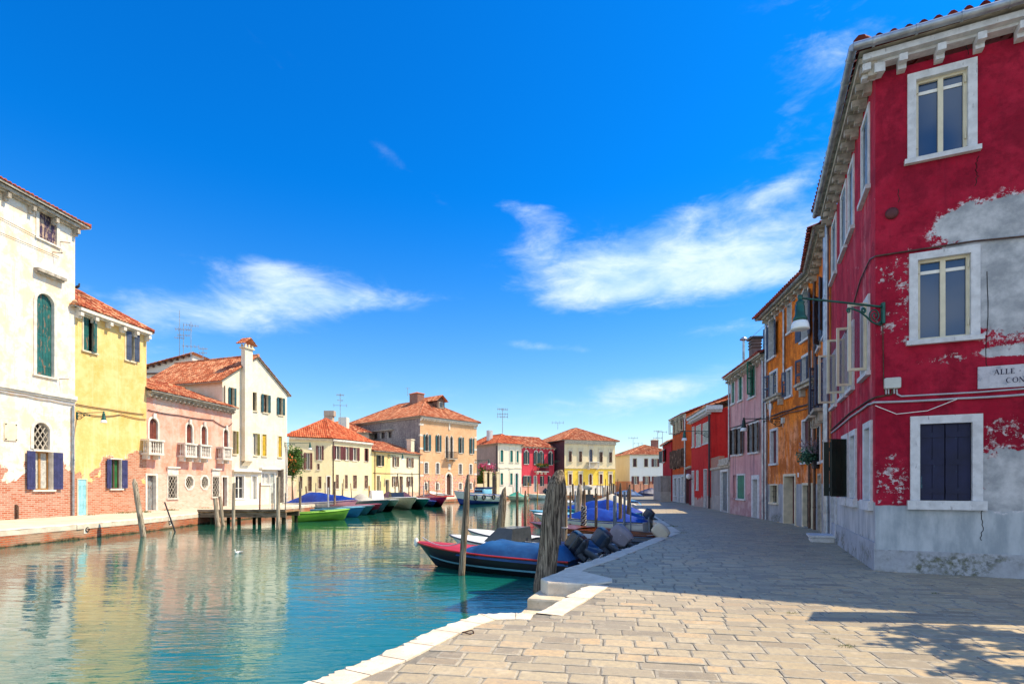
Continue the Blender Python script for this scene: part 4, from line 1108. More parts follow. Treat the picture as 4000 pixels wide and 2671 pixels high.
# ---- G: gothic brick palace
G0, G1 = F1, xy(1862, 96.3)
t = NT('palace_brick'); bc, bf = t.brick(BRICKTAN[0], BRICKTAN[1], BRICKTAN[2], .28, .09, .012)
zz = t.sep()[2]; n1 = t.noise(.9, 6, .66)
bc = t.mix(t.rng(t.noise(.35, 4), .42, .62, 0, .5), bc, (.78, .50, .30, 1)); bc = t.mix(t.rng(t.noise(2.2, 6, .7), .5, .7, 0, .5), bc, (.40, .17, .08, 1))
lowm = t.math('MULTIPLY', t.rng(t.math('ADD', zz, t.math('MULTIPLY', t.math('SUBTRACT', n1, .5), 3.5)), 3.2, 3.6, 1, 0), t.rng(t.noise(1.7, 6, .7), .44, .52))
bc = t.mix(lowm, bc, t.mix(t.rng(t.noise(5, 5, .7), .4, .6), (.46, .13, .075, 1), (.66, .50, .42, 1)))
mG = t.fin(bc, .9, t.bump(t.math('SUBTRACT', t.noise(8, 4), bf), .4, .03), spec=.2)
hG, fG = house('gothic brick palace with ogee windows and blackened side wall', G0, G1, 12.55, mG, 20, cat='palace', name='palace')
for q in ((1467, 505, 1503, 680), (1587, 517, 1614, 688), (1819, 537, 1844, 705), (1929, 547, 1952, 712)):
    fG.win(c4, *q, arch=2, sh='open', shm=SH_PETROL, fw=.14, rev=.3, pane=GLASS2, sash=SH_BROWN)
for q in ((1674, 510, 1704, 752), (1720, 510, 1750, 752)): fG.win(c4, *q, arch=2, fw=.10, rev=.3, pane=GLASS2, sash=SH_BROWN, sill=False)
for q in ((1460, 800, 1495, 908), (1578, 806, 1609, 911), (1812, 813, 1840, 917), (1920, 820, 1945, 920)): fG.win(c4, *q, arch=3, fw=.17, rev=.3, pane=DARK, grille='grid', gp=.3, gm=CABLE_L, gr=.02)
for q in ((1460, 1008, 1490, 1075), (1574, 1008, 1605, 1075), (1812, 1010, 1840, 1072), (1921, 1010, 1943, 1070)): fG.win(c4, *q, arch=3, fw=.17, rev=.3, pane=DARK, grille='grid', gp=.3, gm=CABLE_L, gr=.02)
fG.win(c4, 1684, 912, 1735, 1130, arch=1, door=True, pane=DOOR_BROWN, fw=.28, rev=.4, style='panel')
snap(fG.op)
sG = side_faces(fG)
mGs = plaster('blackened_render', (.30, .27, .26, 1), (.42, .39, .36, 1), (.05, .045, .05, 1), .9, specks=((.08, .07, .085, 1), .50))
finish([fG, sG[1], sG[2]], mG, snapit=False)
for q in ((932, 492, 978, 552), (1005, 492, 1052, 557), (1078, 487, 1122, 557)):
    sG[0].win(c4, *q, fw=.0, rev=.35, pane=GLASS2, sash=SH_BROWN, sill=False)
snap(sG[0].op, 1.0); finish([sG[0]], mGs, snapit=False)
ledge(sG[0], *c4(900, 478), c4(1145, 478)[0], .12, .35, STONE_D)
cornice(fG, 12.35, .18, .45, STONE, step=.55, bw=.14, bh=.2); cornice(sG[0], 12.4, .12, .25, STONE_D)
roof(hG, fG, 20, 'hip', 29, .55, TILE, .27, .5, ze=12.75)
mb = MB()
for z, w in ((3.1, .7), (5.2, .6), (7.4, .8), (9.5, .6), (11.2, .7)):
    fG.box(mb, -.03, w, -.3, .035, z, z + .3); fG.box(mb, fG.L - w, fG.L + .03, -.3, .035, z + .4, z + .7)
mb.build('quoins', STONE, hG)
for nm, d0 in (('stone_relief', 0),):
    mb = MB(); a = fG.sz(*c4(1712, 830))[0]; z = fG.sz(*c4(1712, 845))[1]; fG.box(mb, a - .25, a + .25, .003, .08, z - .5, z + .5); z = fG.sz(*c4(1712, 425))[1]; fG.box(mb, a - .15, a + .15, .003, .10, z - .7, z + .7); mb.build(nm, STONE, hG)
# iron balcony
a0 = fG.sz(*c4(1664, 740))[0]; a1 = fG.sz(*c4(1766, 740))[0]; z0 = fG.sz(*c4(1714, 757), .6)[1]; z1 = fG.sz(*c4(1714, 688), .6)[1]
mb = MB(); fG.box(mb, a0, a1, .005, .75, z0 - .16, z0)
for x in (a0 + .3, a1 - .5): fG.box(mb, x, x + .2, .004, .5, z0 - .5, z0 - .162)
BL = mb.build('balcony', STONE_D, hG)
mb = MB()
for q in (0, 1):
    zz = z0 + .06 + q * (z1 - z0 - .08); mb.tube([fG.P(a0, .02, zz), fG.P(a0, .72, zz), fG.P(a1, .72, zz), fG.P(a1, .02, zz)], .03, 6)
n = 16
for k in range(n + 1):
    x = a0 + (a1 - a0) * k / n; mb.bar(fG.P(x, .72, z0), fG.P(x, .72, z1), .035, .035)
mb.build('railing', IRON, BL)
# dormer
pit = math.tan(R(29)); zr_ = lambda y: 12.75 - .1 + (y + .2) * pit
a = fG.L * .575; y = 3.3; zb = zr_(y) - .25
mb = MB(); fG.box(mb, a - .85, a + .85, -(y + 4.2), -y, zb, zb + 2.0)
mb.face([fG.P(a - .85, -y, zb + 2.0), fG.P(a + .85, -y, zb + 2.0), fG.P(a, -y, zb + 2.75)])
DM = mb.build('dormer', SH_BROWN, hG)
mb = MB(); r0, r1_ = fG.P(a, -y + .5, zb + 2.85), fG.P(a, -y - 4.4, zb + 2.85)
for sg in (-1, 1):
    A, B = fG.P(a + sg * 1.3, -y + .5, zb + 1.8), fG.P(a + sg * 1.3, -y - 4.4, zb + 1.8); tile_plane(mb, [A, B, r1_, r0], A, B, .24, .45)
mb.build('dormer_roof', TILE, DM)
mb = MB(); fG.box(mb, a - .5, a + .5, -y, -y + .05, zb + .65, zb + 1.7); mb.build('dormer_frame', STONE_D, DM); mb = MB(); fG.box(mb, a - .38, a + .38, -y + .05, -y + .07, zb + .78, zb + 1.6); mb.build('pane', GLASS2, DM)
# chimneys
t = NT('chimney_brick'); bc, bf = t.brick((.16, .05, .04, 1), (.26, .09, .06, 1), (.3, .22, .18, 1)); BRICKD = t.fin(bc, .9)
def chimney(root, fc, a, y, z0, z1, w, d, mat, capm=None, name='chimney', cap=.12):
    mb = MB(); fc.box(mb, a - w / 2, a + w / 2, -y - d / 2, -y + d / 2, z0, z1); o = mb.build(name, mat, root)
    mb = MB(); fc.box(mb, a - w / 2 - .1, a + w / 2 + .1, -y - d / 2 - .1, -y + d / 2 + .1, z1 + .002, z1 + cap)
    A, B, C_, D_ = fc.P(a - w / 2 - .1, -y + d / 2 + .1, z1 + cap), fc.P(a + w / 2 + .1, -y + d / 2 + .1, z1 + cap), fc.P(a + w / 2 + .1, -y - d / 2 - .1, z1 + cap), fc.P(a - w / 2 - .1, -y - d / 2 - .1, z1 + cap); ap = fc.P(a, -y, z1 + cap + w * .22)
    for q in ((A, B), (B, C_), (C_, D_), (D_, A)): mb.face([q[0], q[1], ap])
    mb.build('chimney_cap', capm or STONE_D, o); return o
chimney(hG, fG, fG.L / 2, 8.6, 15, 17.8, 1.5, 2.2, BRICKD, TILE_NEW)
# ---- G2: house behind with chimney and antenna (left of the palace roof)
mG2 = plaster('back_house_render', (.46, .36, .28, 1), (.56, .46, .36, 1), (.2, .15, .12, 1), .5)
hG2, fG2 = house('half hidden house with a smoke stained chimney behind the pale yellow corner house', xy(1150, 92), xy(1440, 92), 10.6, mG2, 12)
finish([fG2, *side_faces(fG2)], mG2); roof(hG2, fG2, 12, 'hip', 22, .4, TILE_OLD, .3, .55)
mb = MB(); a = fG2.sz(1265, 1620)[0]; zt = ZV(1592, 90)
mb.superbox(fG2.M(a, -2.0, 10.4), [(1.6, .6, 0, 0), (.9, .55, .1, 2.2), (.75, .5, .25, zt - 10.4 - .9)], 12, 8)
fG2.box(mb, a - .5, a + 1.2, -2.6, -1.4, zt - .9, zt); mb.build('chimney', mG2, hG2)
mb = MB(); fG2.box(mb, fG2.sz(1320, 1600)[0], fG2.sz(1352, 1600)[0], -1.8, -.2, 10.6, ZV(1625, 91)); mb.build('stair_house', mX, hG2)
# ---- H: cream white house
H0, H1 = xy(1945, 104), xy(2037, 107.1)
mH = plaster('cream_white_render', (.76, .72, .58, 1), (.82, .79, .66, 1), (.5, .45, .38, 1), .15, band=(2.3, (.62, .60, .54, 1), (.70, .66, .60, 1), .1))
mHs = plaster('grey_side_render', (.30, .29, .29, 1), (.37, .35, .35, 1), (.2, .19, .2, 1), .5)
hH, fH = house('cream white house with teal shutters and a grey side wall', H0, H1, 9.75, mH, 11)
S = dict(fw=.16, frame=mH, rev=.15, pane=DARK, hood=.75, pr=.07)
for q in ((427, 570, 457, 698), (532, 577, 560, 703), (600, 582, 623, 706)): fH.win(c5, *q, sh='closed', shm=SH_TEAL, shd=.06, **S)
for q in ((427, 825, 455, 945), (531, 828, 558, 945)): fH.win(c5, *q, sh='closed', shm=SH_TEAL, shd=.06, **S)
fH.win(c5, 590, 812, 619, 1022, arch=1, door=True, pane=SH_TEAL, fw=.2, rev=.3, frame=STONE_SH, single=True)
sH = side_faces(fH); finish([fH, sH[1], sH[2]], mH); finish([sH[0]], mHs)
cornice(fH, 9.55, .16, .3, STONE); cornice(fH, ZV(1827, 105.5), .14, .1, mH, name='string_course'); roof(hH, fH, 11, 'hip', 32, .45, TILE_NEW, .3, .55, ze=9.8)
mb = MB(); sH[0].box(mb, 5.6, 6.5, -1.7, -.8, 10.3, 12.6); mb.build('chimney', STONE_SH, hH); downpipe(sH[0], sH[0].L - .35, 9.3, 2.2, .08, .14, CABLE_D)
# ---- I: raspberry red house
I0, I1 = H1, xy(2165, 112.1)
mI = plaster('raspberry_render', (.56, .040, .070, 1), (.64, .07, .10, 1), (.25, .03, .05, 1), .3, band=(2.0, (.60, .30, .24, 1), (.68, .38, .30, 1), .12))
hI, fI = house('raspberry red house with white arched windows and a flower balcony', I0, I1, 9.35, mI, 10)
S = dict(fw=.2, rev=.2, pane=GLASS2)
for q in ((692, 578, 722, 730), (798, 583, 824, 720), (852, 588, 880, 720), (954, 592, 980, 738)): fI.win(c5, *q, arch=1, sh='open', shm=SH_DKTEAL, sillm=STONE, **S)
S = dict(fw=.08, rev=.2, pane=GLASS2)
fI.win(c5, 684, 852, 716, 960, sh='open', shm=SH_DKTEAL, **S); fI.win(c5, 728, 852, 748, 960, sh='right', shm=SH_DKTEAL, **S); fI.win(c5, 865, 852, 884, 960, sh='open', shm=SH_DKTEAL, **S); fI.win(c5, 945, 854, 962, 958, sh='left', shm=SH_DKTEAL, **S)
fI.win(c5, 791, 853, 816, 1022, door=True, pane=paint('door_blue_grey', (.14, .20, .24, 1)), fw=.12, rev=.2, single=True)
finish([fI, *side_faces(fI)], mI); cornice(fI, 9.2, .14, .3, STONE, step=.9, bw=.2, bh=.14); roof(hI, fI, 10, 'gable_side', 24, .45, TILE_OLD, .3, .55)
a0 = fI.sz(*c5(792, 800))[0]; a1 = fI.sz(*c5(920, 800))[0]; z0 = fI.sz(*c5(850, 800), .8)[1]; z1 = fI.sz(*c5(850, 742), .8)[1]
mb = MB(); fI.box(mb, a0, a1, .004, .9, z0 - .18, z0)
for k in range(3): x = a0 + .4 + (a1 - a0 - 1.0) * k / 2; fI.box(mb, x, x + .25, .003, .6, z0 - .6, z0 - .182)
BL = mb.build('balcony', STONE, hI); mb = MB()
for zz in (z0 + .1, z1): mb.tube([fI.P(a0, .02, zz), fI.P(a0, .86, zz), fI.P(a1, .86, zz), fI.P(a1, .02, zz)], .035, 6)
for k in range(25): x = a0 + (a1 - a0) * k / 24; mb.bar(fI.P(x, .86, z0), fI.P(x, .86, z1), .04, .04)
mb.build('railing', IRON, BL)
# ---- J: two-tone yellow house
J0, J1 = xy(2205, 110), xy(2403, 114.5)
mJ = plaster('cream_upper_render', (.80, .66, .40, 1), (.86, .74, .50, 1), (.48, .36, .22, 1), .35, band=(ZV(1829, 112), (.86, .58, .06, 1), (.88, .64, .12, 1), .05), low=(1.7, .05), pcol=((.62, .60, .55, 1), (.72, .70, .66, 1)))
mJs = plaster('plum_side_render', (.075, .035, .05, 1), (.12, .06, .075, 1), (.04, .02, .03, 1), .5)
hJ, fJ = house('square house, cream above and bright yellow below, with a stone balcony', J0, J1, 10.8, mJ, 14)
S = dict(fw=.2, frame=CREAMST, rev=.25, pane=GLASS2, hood=.35, pr=.08)
for q in ((1163, 583, 1196, 697), (1275, 586, 1307, 698), (1494, 593, 1529, 703), (1599, 597, 1631, 707)): fJ.win(c5, *q, sh=(35, 35), shm=SH_BROWN, shd=.1, **S)
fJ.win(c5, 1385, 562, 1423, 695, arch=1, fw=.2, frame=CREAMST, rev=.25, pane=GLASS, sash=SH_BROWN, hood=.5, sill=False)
for q in ((1164, 832, 1196, 943), (1277, 833, 1307, 940), (1496, 833, 1527, 935), (1599, 833, 1629, 935)): fJ.win(c5, *q, sh='closed', shm=SH_MAROON, shd=.06, style='panel', **S)
fJ.win(c5, 1386, 835, 1416, 955, arch=1, door=True, pane=SH_RUST, fw=.2, frame=CREAMST, rev=.3, style='panel')
sJ = side_faces(fJ); finish([fJ, sJ[1], sJ[2]], mJ); finish([sJ[0]], mJs)
cornice(fJ, 10.55, .25, .5, STONE, step=.45, bw=.2, bh=.25); cornice(fJ, ZV(1829, 112), .15, .12, CREAMST, name='string_course'); roof(hJ, fJ, 14, 'hip', 25, .7, TILE, .3, .55, ze=10.95)
a0 = fJ.sz(*c5(1360, 760))[0]; a1 = fJ.sz(*c5(1468, 760))[0]; z0 = fJ.sz(*c5(1410, 768), .8)[1]; z1 = fJ.sz(*c5(1410, 698), .8)[1]
balcony(fJ, a0, a1, z0, z1, 1.0, n=9)
# ---- K: white house at the end
K0, K1_ = xy(2460, 115), xy(2650, 116.5)
mK = plaster('white_wash', (.76, .77, .74, 1), (.82, .83, .80, 1), (.5, .5, .5, 1), .12, band=(2.6, (.55, .25, .16, 1), (.62, .33, .22, 1), .1))
mKs = plaster('cream_wash', (.66, .58, .42, 1), (.72, .65, .48, 1), (.4, .35, .28, 1), .25, band=(2.6, (.50, .22, .14, 1), (.58, .30, .2, 1), .1))
hK, fK = house('white end house with maroon shutters and a cream side', K0, K1_, 8.25, mK, 12)
S = dict(fw=.1, frame=CREAMST, rev=.2, pane=GLASS2)
for q in ((1858, 663, 1897, 752), (1979, 665, 2018, 752)): fK.win(c5, *q, sh='closed', shm=SH_MAROON, style='louver', shd=.06, **S)
for q in ((2078, 668, 2118, 752), (1862, 855, 1900, 940), (1983, 855, 2022, 940), (2080, 855, 2120, 940)): fK.win(c5, *q, sh='open', shm=SH_MAROON, sash=WHITEPAINT, **S)
sK = side_faces(fK); finish([fK, sK[1], sK[2]], mK); finish([sK[0]], mKs); cornice(fK, 8.1, .15, .3, STONE); roof(hK, fK, 12, 'hip', 22, .5, TILE, .3, .55)
p_ = Vector((0, 0)); chimney(hK, fK, fK.L * .72, 5.5, 9.5, 11.6, 1.4, 1.0, BRICKD); 
mb = MB(); sK[0].box(mb, 3, 4.6, -1.8, -.9, 8.9, 9.06); mb.build('skylight', GLASS2, hK)
# ------------------------------------------------------------------ shaded bank
# ---- R: crimson corner house
RC = (7.05, 10.63); RL = (9.73, 16.7); RE = (RC[0] + .907 * 8, RC[1] - .421 * 8)
RED1, RED2 = (.33, .006, .028, 1), (.46, .018, .05, 1)
GRY1, GRY2 = (.28, .30, .32, 1), (.58, .59, .60, 1)
fRtmp = Face(None, RC, RE, 9.7)
def loc_patch(u, v, ru, rv):
    a, z = fRtmp.sz(u, v); k = (RC[1] - .42 * a) / F; return (a, z, ru * k * 1.18, rv * k)
pat = (loc_patch(3900, 860, 170, 90), loc_patch(3990, 960, 210, 190), loc_patch(4010, 1150, 190, 150), loc_patch(3960, 1210, 130, 80), loc_patch(3990, 1850, 130, 100), loc_patch(3900, 1950, 110, 50), loc_patch(3960, 1365, 90, 22))
mR = plaster('crimson_render', RED1, RED2, (.10, .006, .02, 1), .45, band=(ZV(1975, 10.4), (.30, .345, .38, 1), (.48, .52, .55, 1), .05), patches=pat, pcol=(GRY1, GRY2), flake=tuple(loc_patch(*q) for q in ((3490, 1870, 90, 130), (3540, 1110, 45, 170), (3480, 1060, 60, 80), (3475, 1260, 70, 60), (3560, 1310, 60, 50), (3700, 1400, 90, 30), (3930, 1680, 110, 70), (3960, 1330, 130, 50), (3880, 1760, 60, 60), (3680, 600, 60, 30))), blot=((.15, .003, .016, 1), .6), moss=.30)
mRl = plaster('crimson_side_render', (.46, .012, .036, 1), (.58, .034, .062, 1), (.62, .22, .24, 1), .9, band=(ZV(1960, 10.9), (.36, .38, .40, 1), (.54, .55, .56, 1), .2), moss=.55, specks=((.55, .40, .42, 1), .335), blot=((.20, .006, .02, 1), .6))
hR, fR = house('tall crimson corner house with peeling plaster, nearest on the shaded bank', RC, RE, 9.62, mR, 9)
fRl = Face(hR, RL, RC, 9.62)
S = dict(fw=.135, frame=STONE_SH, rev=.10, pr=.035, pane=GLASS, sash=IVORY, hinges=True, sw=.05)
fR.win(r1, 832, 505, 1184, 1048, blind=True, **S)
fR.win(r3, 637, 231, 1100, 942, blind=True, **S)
fR.win(r4, 769, 299, 1170, 890, sh='closed', shm=SH_NAVY, fw=.15, frame=STONE_SH, rev=.14, shd=.05, pane=DARK, sillh=.17)
UP = ((3371, 451, 3395, 746), (3318, 657, 3335, 904), (3288, 762, 3306, 987), (3252, 875, 3267, 1094))
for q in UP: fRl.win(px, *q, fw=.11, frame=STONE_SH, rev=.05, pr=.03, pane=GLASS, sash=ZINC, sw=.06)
snap(fRl.op, .7)
for o in list(fRl.op):
    fRl.op.append(dict(a0=o['a0'], a1=o['a1'], z0=3.98, z1=5.42, fw=.12, frame=STONE_SH, rev=.2, pane=DARK, casement=(None, 98)))
for q in ((3382, 1672, 3404, 1952), (3326, 1702, 3344, 1944)): fRl.win(px, *q, fw=.13, frame=STONE_SH, rev=.16, pane=CHALKFILL, sillh=.2)
lo = fRl.op[-2:]; zz0 = sum(o['z0'] for o in lo) / 2; zz1 = sum(o['z1'] for o in lo) / 2
for o in lo: o['z0'], o['z1'] = zz0, zz1
a0, a1 = fRl.sz(3298, 1800)[0], fRl.sz(3313, 1800)[0]
fRl.op.append(dict(a0=a0 - .15, a1=a1, z0=zz0, z1=zz1, fw=.13, frame=STONE_SH, rev=.2, pane=DARK, sh=(95, 120), shm=SH_BLACKGREEN, sillh=.2))
a0 = .25; fRl.op.append(dict(a0=a0, a1=a0 + .85, z0=.14, z1=2.75, fw=.13, frame=STONE_SH, rev=.2, door=True, pane=SH_SLATE, style='panel', single=True))
sRb = Face(hR, RE, (RE[0] + 3.8, RE[1] + 8.2), 9.02)
finish([fR], mR, snapit=False); finish([fRl], mRl, snapit=False)
mb = MB(); q0 = Face(hR, (RE[0], RE[1]), (RE[0] + 4, RE[1] + 8), 9.62); q1 = Face(hR, (RL[0] + 9, RL[1] + 1), RL, 9.62); wall_face(mb, q0); wall_face(mb, q1); mb.build('back_wall', mR, hR)
for f, st in ((fR, .58), (fRl, .50)):
    cornice(f, 9.76 + (.004 if f is fR else 0), .11, .30, STONE_D if f is fRl else STONE_SH, step=st, bw=.13, bh=.13, a0=-.24 if f is fR else .1, a1=f.L + (0 if f is fR else .20))
mb = MB()
mb.box(base_frame((RC[0], RC[1], 0), math.atan2(-.8, -.2)), (-.02, -.09, 9.52), (.22, .09, 9.69)); mb.build('corner_bracket', STONE_SH, hR)
gutter(fR, 9.98, .43, .075, -.42, fR.L + .2); gutter(fRl, 9.98, .43, .075, -.1, fRl.L + .42)
pk = Vector((13.6, 14.2, 13.2)); mb = MB()
def off(f, a, d, z): return f.P(a, d, z)
cor = Vector((RC[0], RC[1])) + (fR.n + fRl.n) * .30
A = Vector((cor.x, cor.y, 10.06)); B = Vector((fR.P(fR.L + .3, .46, 0).x, fR.P(fR.L + .3, .46, 0).y, 10.06)); Cc = Vector((fRl.P(-.1, .46, 0).x, fRl.P(-.1, .46, 0).y, 10.06))
rg = Vector((14.8, 11.5, 12.2)); rg2 = Vector((13.2, 17.5, 12.2)); r0 = Vector((12.4, 14.2, 12.2))
tile_plane(mb, [A, B, rg, r0], A, B, .22, .4); tile_plane(mb, [Cc, A, r0, rg2], Cc, A, .22, .4); ridge_tiles(mb, A + Vector((0, 0, .05)), r0)
mb.build('roof', TILE_DARK, hR)
mb = MB(); z = 9.93
mb.face([A - Vector((0, 0, .12)), B - Vector((0, 0, .12)), Vector((RE[0], RE[1], z)), Vector((RC[0], RC[1], z))]); mb.face([Cc - Vector((0, 0, .12)), A - Vector((0, 0, .12)), Vector((RC[0], RC[1], z)), Vector((RL[0], RL[1], z))])
mb.build('soffit', STONE_D, hR)
# plinth course on both faces
mb = MB(); fR.box(mb, .0, fR.L, .002, .025, 0, .42); fRl.box(mb, 0, fRl.L + .025, .002, .025, 0, .55); mb.build('plinth', plaster('mossy_plinth', (.34, .36, .40, 1), (.46, .48, .52, 1), None, moss=.40), hR)
downpipe(fRl, .05, 9.6, .02, .06, .12, ZINC)
mb = MB(); z = fR.sz(3483, 835)[1]; a = fR.sz(3483, 835)[0]; mb.lathe([(.11, 0), (.11, .03), (.07, .05), (.02, .055)], fR.M(a, 0, z) @ Matrix.Rotation(R(90), 4, 'X'), 14); mb.build('vent_cap', DOOR_RED, hR)
# cracks: thin dark grooves drawn as narrow sunken strips
mb = MB()
for path in (((3790, 115), (3778, 180), (3785, 222)), ((3822, 610), (3812, 650), (3818, 690), (3806, 735)), ((3835, 1990), (3838, 2060), (3830, 2120)), ((3505, 740), (3512, 800)), ((3858, 1060), (3852, 1420), (3856, 1500))):
    pts = [fR.P(fR.sz(u, v)[0], .0, fR.sz(u, v)[1]) for u, v in path]
    P_ = []
    for k in range(len(pts) - 1):
        for j in range(6):
            q = pts[k].lerp(pts[k + 1], j / 6); P_.append(q + Vector((rnd.uniform(-.02, .02), 0, 0)))
        mb = MB(); mb.tube([fR.P(fR_a, .0, p.z) for p in P_ for fR_a in [(Vector((p.x, p.y)) - fR.pl).dot(fR.e)]], .007, 5); mb.build('wall_crack', DARK, hR)
# street name tablet
a0, z1 = fR.sz(3818, 1435); a1 = a0 + 1.55; z0 = fR.sz(3818, 1520)[1]
sg = thing('street_sign', 'worn white marble street name tablet on the crimson wall', 'street sign', fR.P((a0 + a1) / 2, 0, z0), math.atan2(fR.e.y, fR.e.x))
mb = MB(); fR.box(mb, a0, a1, .004, .035, z0, z1); mb.build('tablet', plaster('worn_marble', (.50, .50, .55, 1), (.68, .67, .70, 1), (.30, .33, .38, 1), .5, specks=((.36, .38, .44, 1), .40)), sg)
def glyph(mb, ch, x, z, h, ew=1.0):
    """serif capitals as raised strokes on the tablet: x, z lower-left in face coordinates"""
    T, t_ = h * .16, h * .05; d0, d1 = .036, .039
    def bx(xa, xb, za, zb): fR.box(mb, x + xa, x + xb, d0, d1, z + za, z + zb)
    def sl(xa, za, xb, zb, w): mb.bar(fR.P(x + xa, .0375, z + za), fR.P(x + xb, .0375, z + zb), .004, w)
    if ch == 'A': sl(h * .05, 0, h * .36, h, t_); sl(h * .36, h, h * .68, 0, T); bx(h * .18, h * .52, h * .32, h * .32 + t_); bx(-.01, h * .14, 0, t_ * .8); bx(h * .55, h * .8, 0, t_ * .8); return h * .88
    if ch == 'L': bx(h * .12, h * .12 + T, 0, h); bx(0, h * .4, h - t_, h); bx(0, h * .6, 0, t_ * 1.2); bx(h * .6 - t_, h * .6, 0, h * .25); return h * .76
    if ch == 'E': bx(h * .12, h * .12 + T, 0, h); bx(0, h * .58, h - t_, h); bx(0, h * .6, 0, t_ * 1.2); bx(h * .28, h * .48, h * .5, h * .5 + t_); bx(h * .6 - t_, h * .6, 0, h * .22); bx(h * .58 - t_, h * .58, h * .8, h); return h * .8
    if ch in 'CO':
        n = 20
        for k in range(n):
            a, b = 6.2832 * k / n, 6.2832 * (k + 1) / n
            if ch == 'C' and (a < .7 or b > 5.6): continue
            w = t_ + (T - t_) * abs(math.cos((a + b) / 2)) ** 2
            sl(h * .42 + math.cos(a) * h * .36, h / 2 + math.sin(a) * h * .47, h * .42 + math.cos(b) * h * .36, h / 2 + math.sin(b) * h * .47, w)
        return h * .95
    if ch == 'N': bx(h * .1, h * .1 + t_, 0, h); bx(h * .7, h * .7 + t_, 0, h); sl(h * .1, h, h * .74, 0, T); bx(0, h * .2, 0, t_ * .8); bx(h * .62, h * .85, h - t_, h); return h * .95
    if ch == 'T': bx(h * .28, h * .28 + T, 0, h); bx(0, h * .72, h - t_, h); bx(h * .18, h * .55, 0, t_); return h * .85
    if ch == '.': bx(h * .08, h * .22, h * .4, h * .54); return h * .4
    return h * .5
mb = MB(); hh = (z1 - z0) * .235
x = a0 + .155
for ch in 'CALLE': x += glyph(mb, ch, x, z0 + (z1 - z0) * .60, hh) if ch != 'C' else hh * .8
x += hh * .5; x += glyph(mb, '.', x, z0 + (z1 - z0) * .60, hh)
x = a0 + .395
for ch in 'CON': x += glyph(mb, ch, x, z0 + (z1 - z0) * .20, hh)
mb.build('lettering', flat('faded_letter_paint', (.012, .014, .05, 1), .7, worn=(.45, .46, .5, 1), wamt=.40, scale=26), sg)
# junction box
a, z = fR.sz(3484, 1498); jb = thing('junction_box', 'grey plastic junction box with conduits on the crimson wall', 'junction box', fR.P(a, 0, z - .14), math.atan2(fR.e.y, fR.e.x))
mb = MB(); mb.superbox(fR.M(a, 0, z) @ Matrix.Rotation(R(90), 4, 'X'), [(.135, .105, 0, .002), (.135, .105, 0, .085), (.125, .095, 0, .1)], 16, 9); mb.build('box', flat('box_plastic', (.52, .54, .50, 1), .5, var=.06), jb)
mb = MB()
for dx in (-.1, -.06, .03): mb = MB(); mb.tube([fR.P(a + dx, .04, z - .1), fR.P(a + dx, .04, z - .2)], .013, 6); mb.build('conduit_stub', CABLE_L, jb)
def on(f, u, v, o=.03): a, z = f.sz(u, v); return f.P(a, o, z)
def wallcable(name, label, segs, r, mat, sag=0.0): return cable(name, label, [on(f, u, v, o) for f, u, v, o in segs], r, mat, sag)
wallcable('cable', 'grey clipped conduit running under the street name tablet', [(fR, 4080, 1512, .02), (fR, 3820, 1532, .02), (fR, 3520, 1548, .02), (fR, 3503, 1540, .02), (fR, 3501, 1520, .02)], .017, CABLE_L)
wallcable('cable', 'pale twisted cable bundle crossing the crimson front below the conduit', [(fR, 4080, 1535, .03), (fR, 3740, 1557, .03), (fR, 3412, 1572, .03), (fRl, 3400, 1578, .03), (fRl, 3330, 1626, .03), (fRl, 3252, 1690, .03)], .022, CABLE_L, .01)
wallcable('cable', 'dark conduit bending round the crimson corner from the junction box', [(fR, 3486, 1520, .02), (fR, 3482, 1540, .02), (fR, 3420, 1552, .02), (fRl, 3405, 1560, .03), (fRl, 3325, 1612, .03), (fRl, 3250, 1680, .03)], .018, RUSTY)
wallcable('cable', 'dark cable climbing over the middle window of the crimson house', [(fR, 4080, 918, .03), (fR, 3800, 945, .03), (fR, 3420, 1003, .03), (fRl, 3405, 1012, .03), (fRl, 3368, 1090, .03), (fRl, 3300, 1330, .03)], .016, COPPER)
wallcable('cable', 'thin white sagging wire over the shuttered ground window', [(fR, 3405 + 12, 1585, .05), (fR, 3500, 1618, .05), (fR, 3620, 1605, .05), (fR, 3735, 1560, .05)], .008, WHITEPAINT)
wallcable('cable', 'thin rusty conduit dropping from the corner lamp to the junction box', [(fR, 3447, 1215, .02), (fR, 3451, 1500, .02), (fR, 3458, 1545, .02), (fR, 3475, 1545, .02)], .009, RUSTY)

# ---- O: orange house with a bend
OB = (11.45, 20.6); OL = (12.28, 26.35)
mO = plaster('orange_render', (.86, .205, .012, 1), (.95, .30, .04, 1), (.38, .075, .015, 1), .9, band=(1.72, (.28, .29, .31, 1), (.42, .42, .43, 1), .22), specks=((.70, .44, .26, 1), .345), moss=.35, fade=(4.3, (.80, .42, .26, 1), .75), blot=((.36, .085, .012, 1), .8))
hO, fO = house('orange house with blue arched shutters next to the crimson corner house', OL, OB, 9.6, mO, 8)
fO1 = Face(hO, OB, RL, 9.6)
S = dict(fw=.1, frame=STONE_SH, rev=.22, pane=DARK)
fO.win(q6, 145, 735, 205, 1165, arch=1, sh=(168, 166), shm=SH_SLATE, **S); fO.win(q6, 480, 470, 552, 978, arch=1, sh=(168, 166), shm=SH_SLATE, **S)
fO.win(q6, 335, 632, 374, 906, fw=.03, frame=STONE_SH, rev=.25, pane=CHALKFILL)
fO.win(px, 3010, 1455, 3036, 1563, sh=(166, 12), style='louver', shm=SH_SLATE, sash=WHITEPAINT, sill=False, **S)
fO.win(px, 3075, 1446, 3092, 1546, sh=(162, 12), style='louver', shm=SH_SLATE, **S)
fO.win(px, 3137, 1390, 3168, 1512, sh=(166, 15), style='louver', shm=SH_SLATE, sash=WHITEPAINT, sill=False, **S)
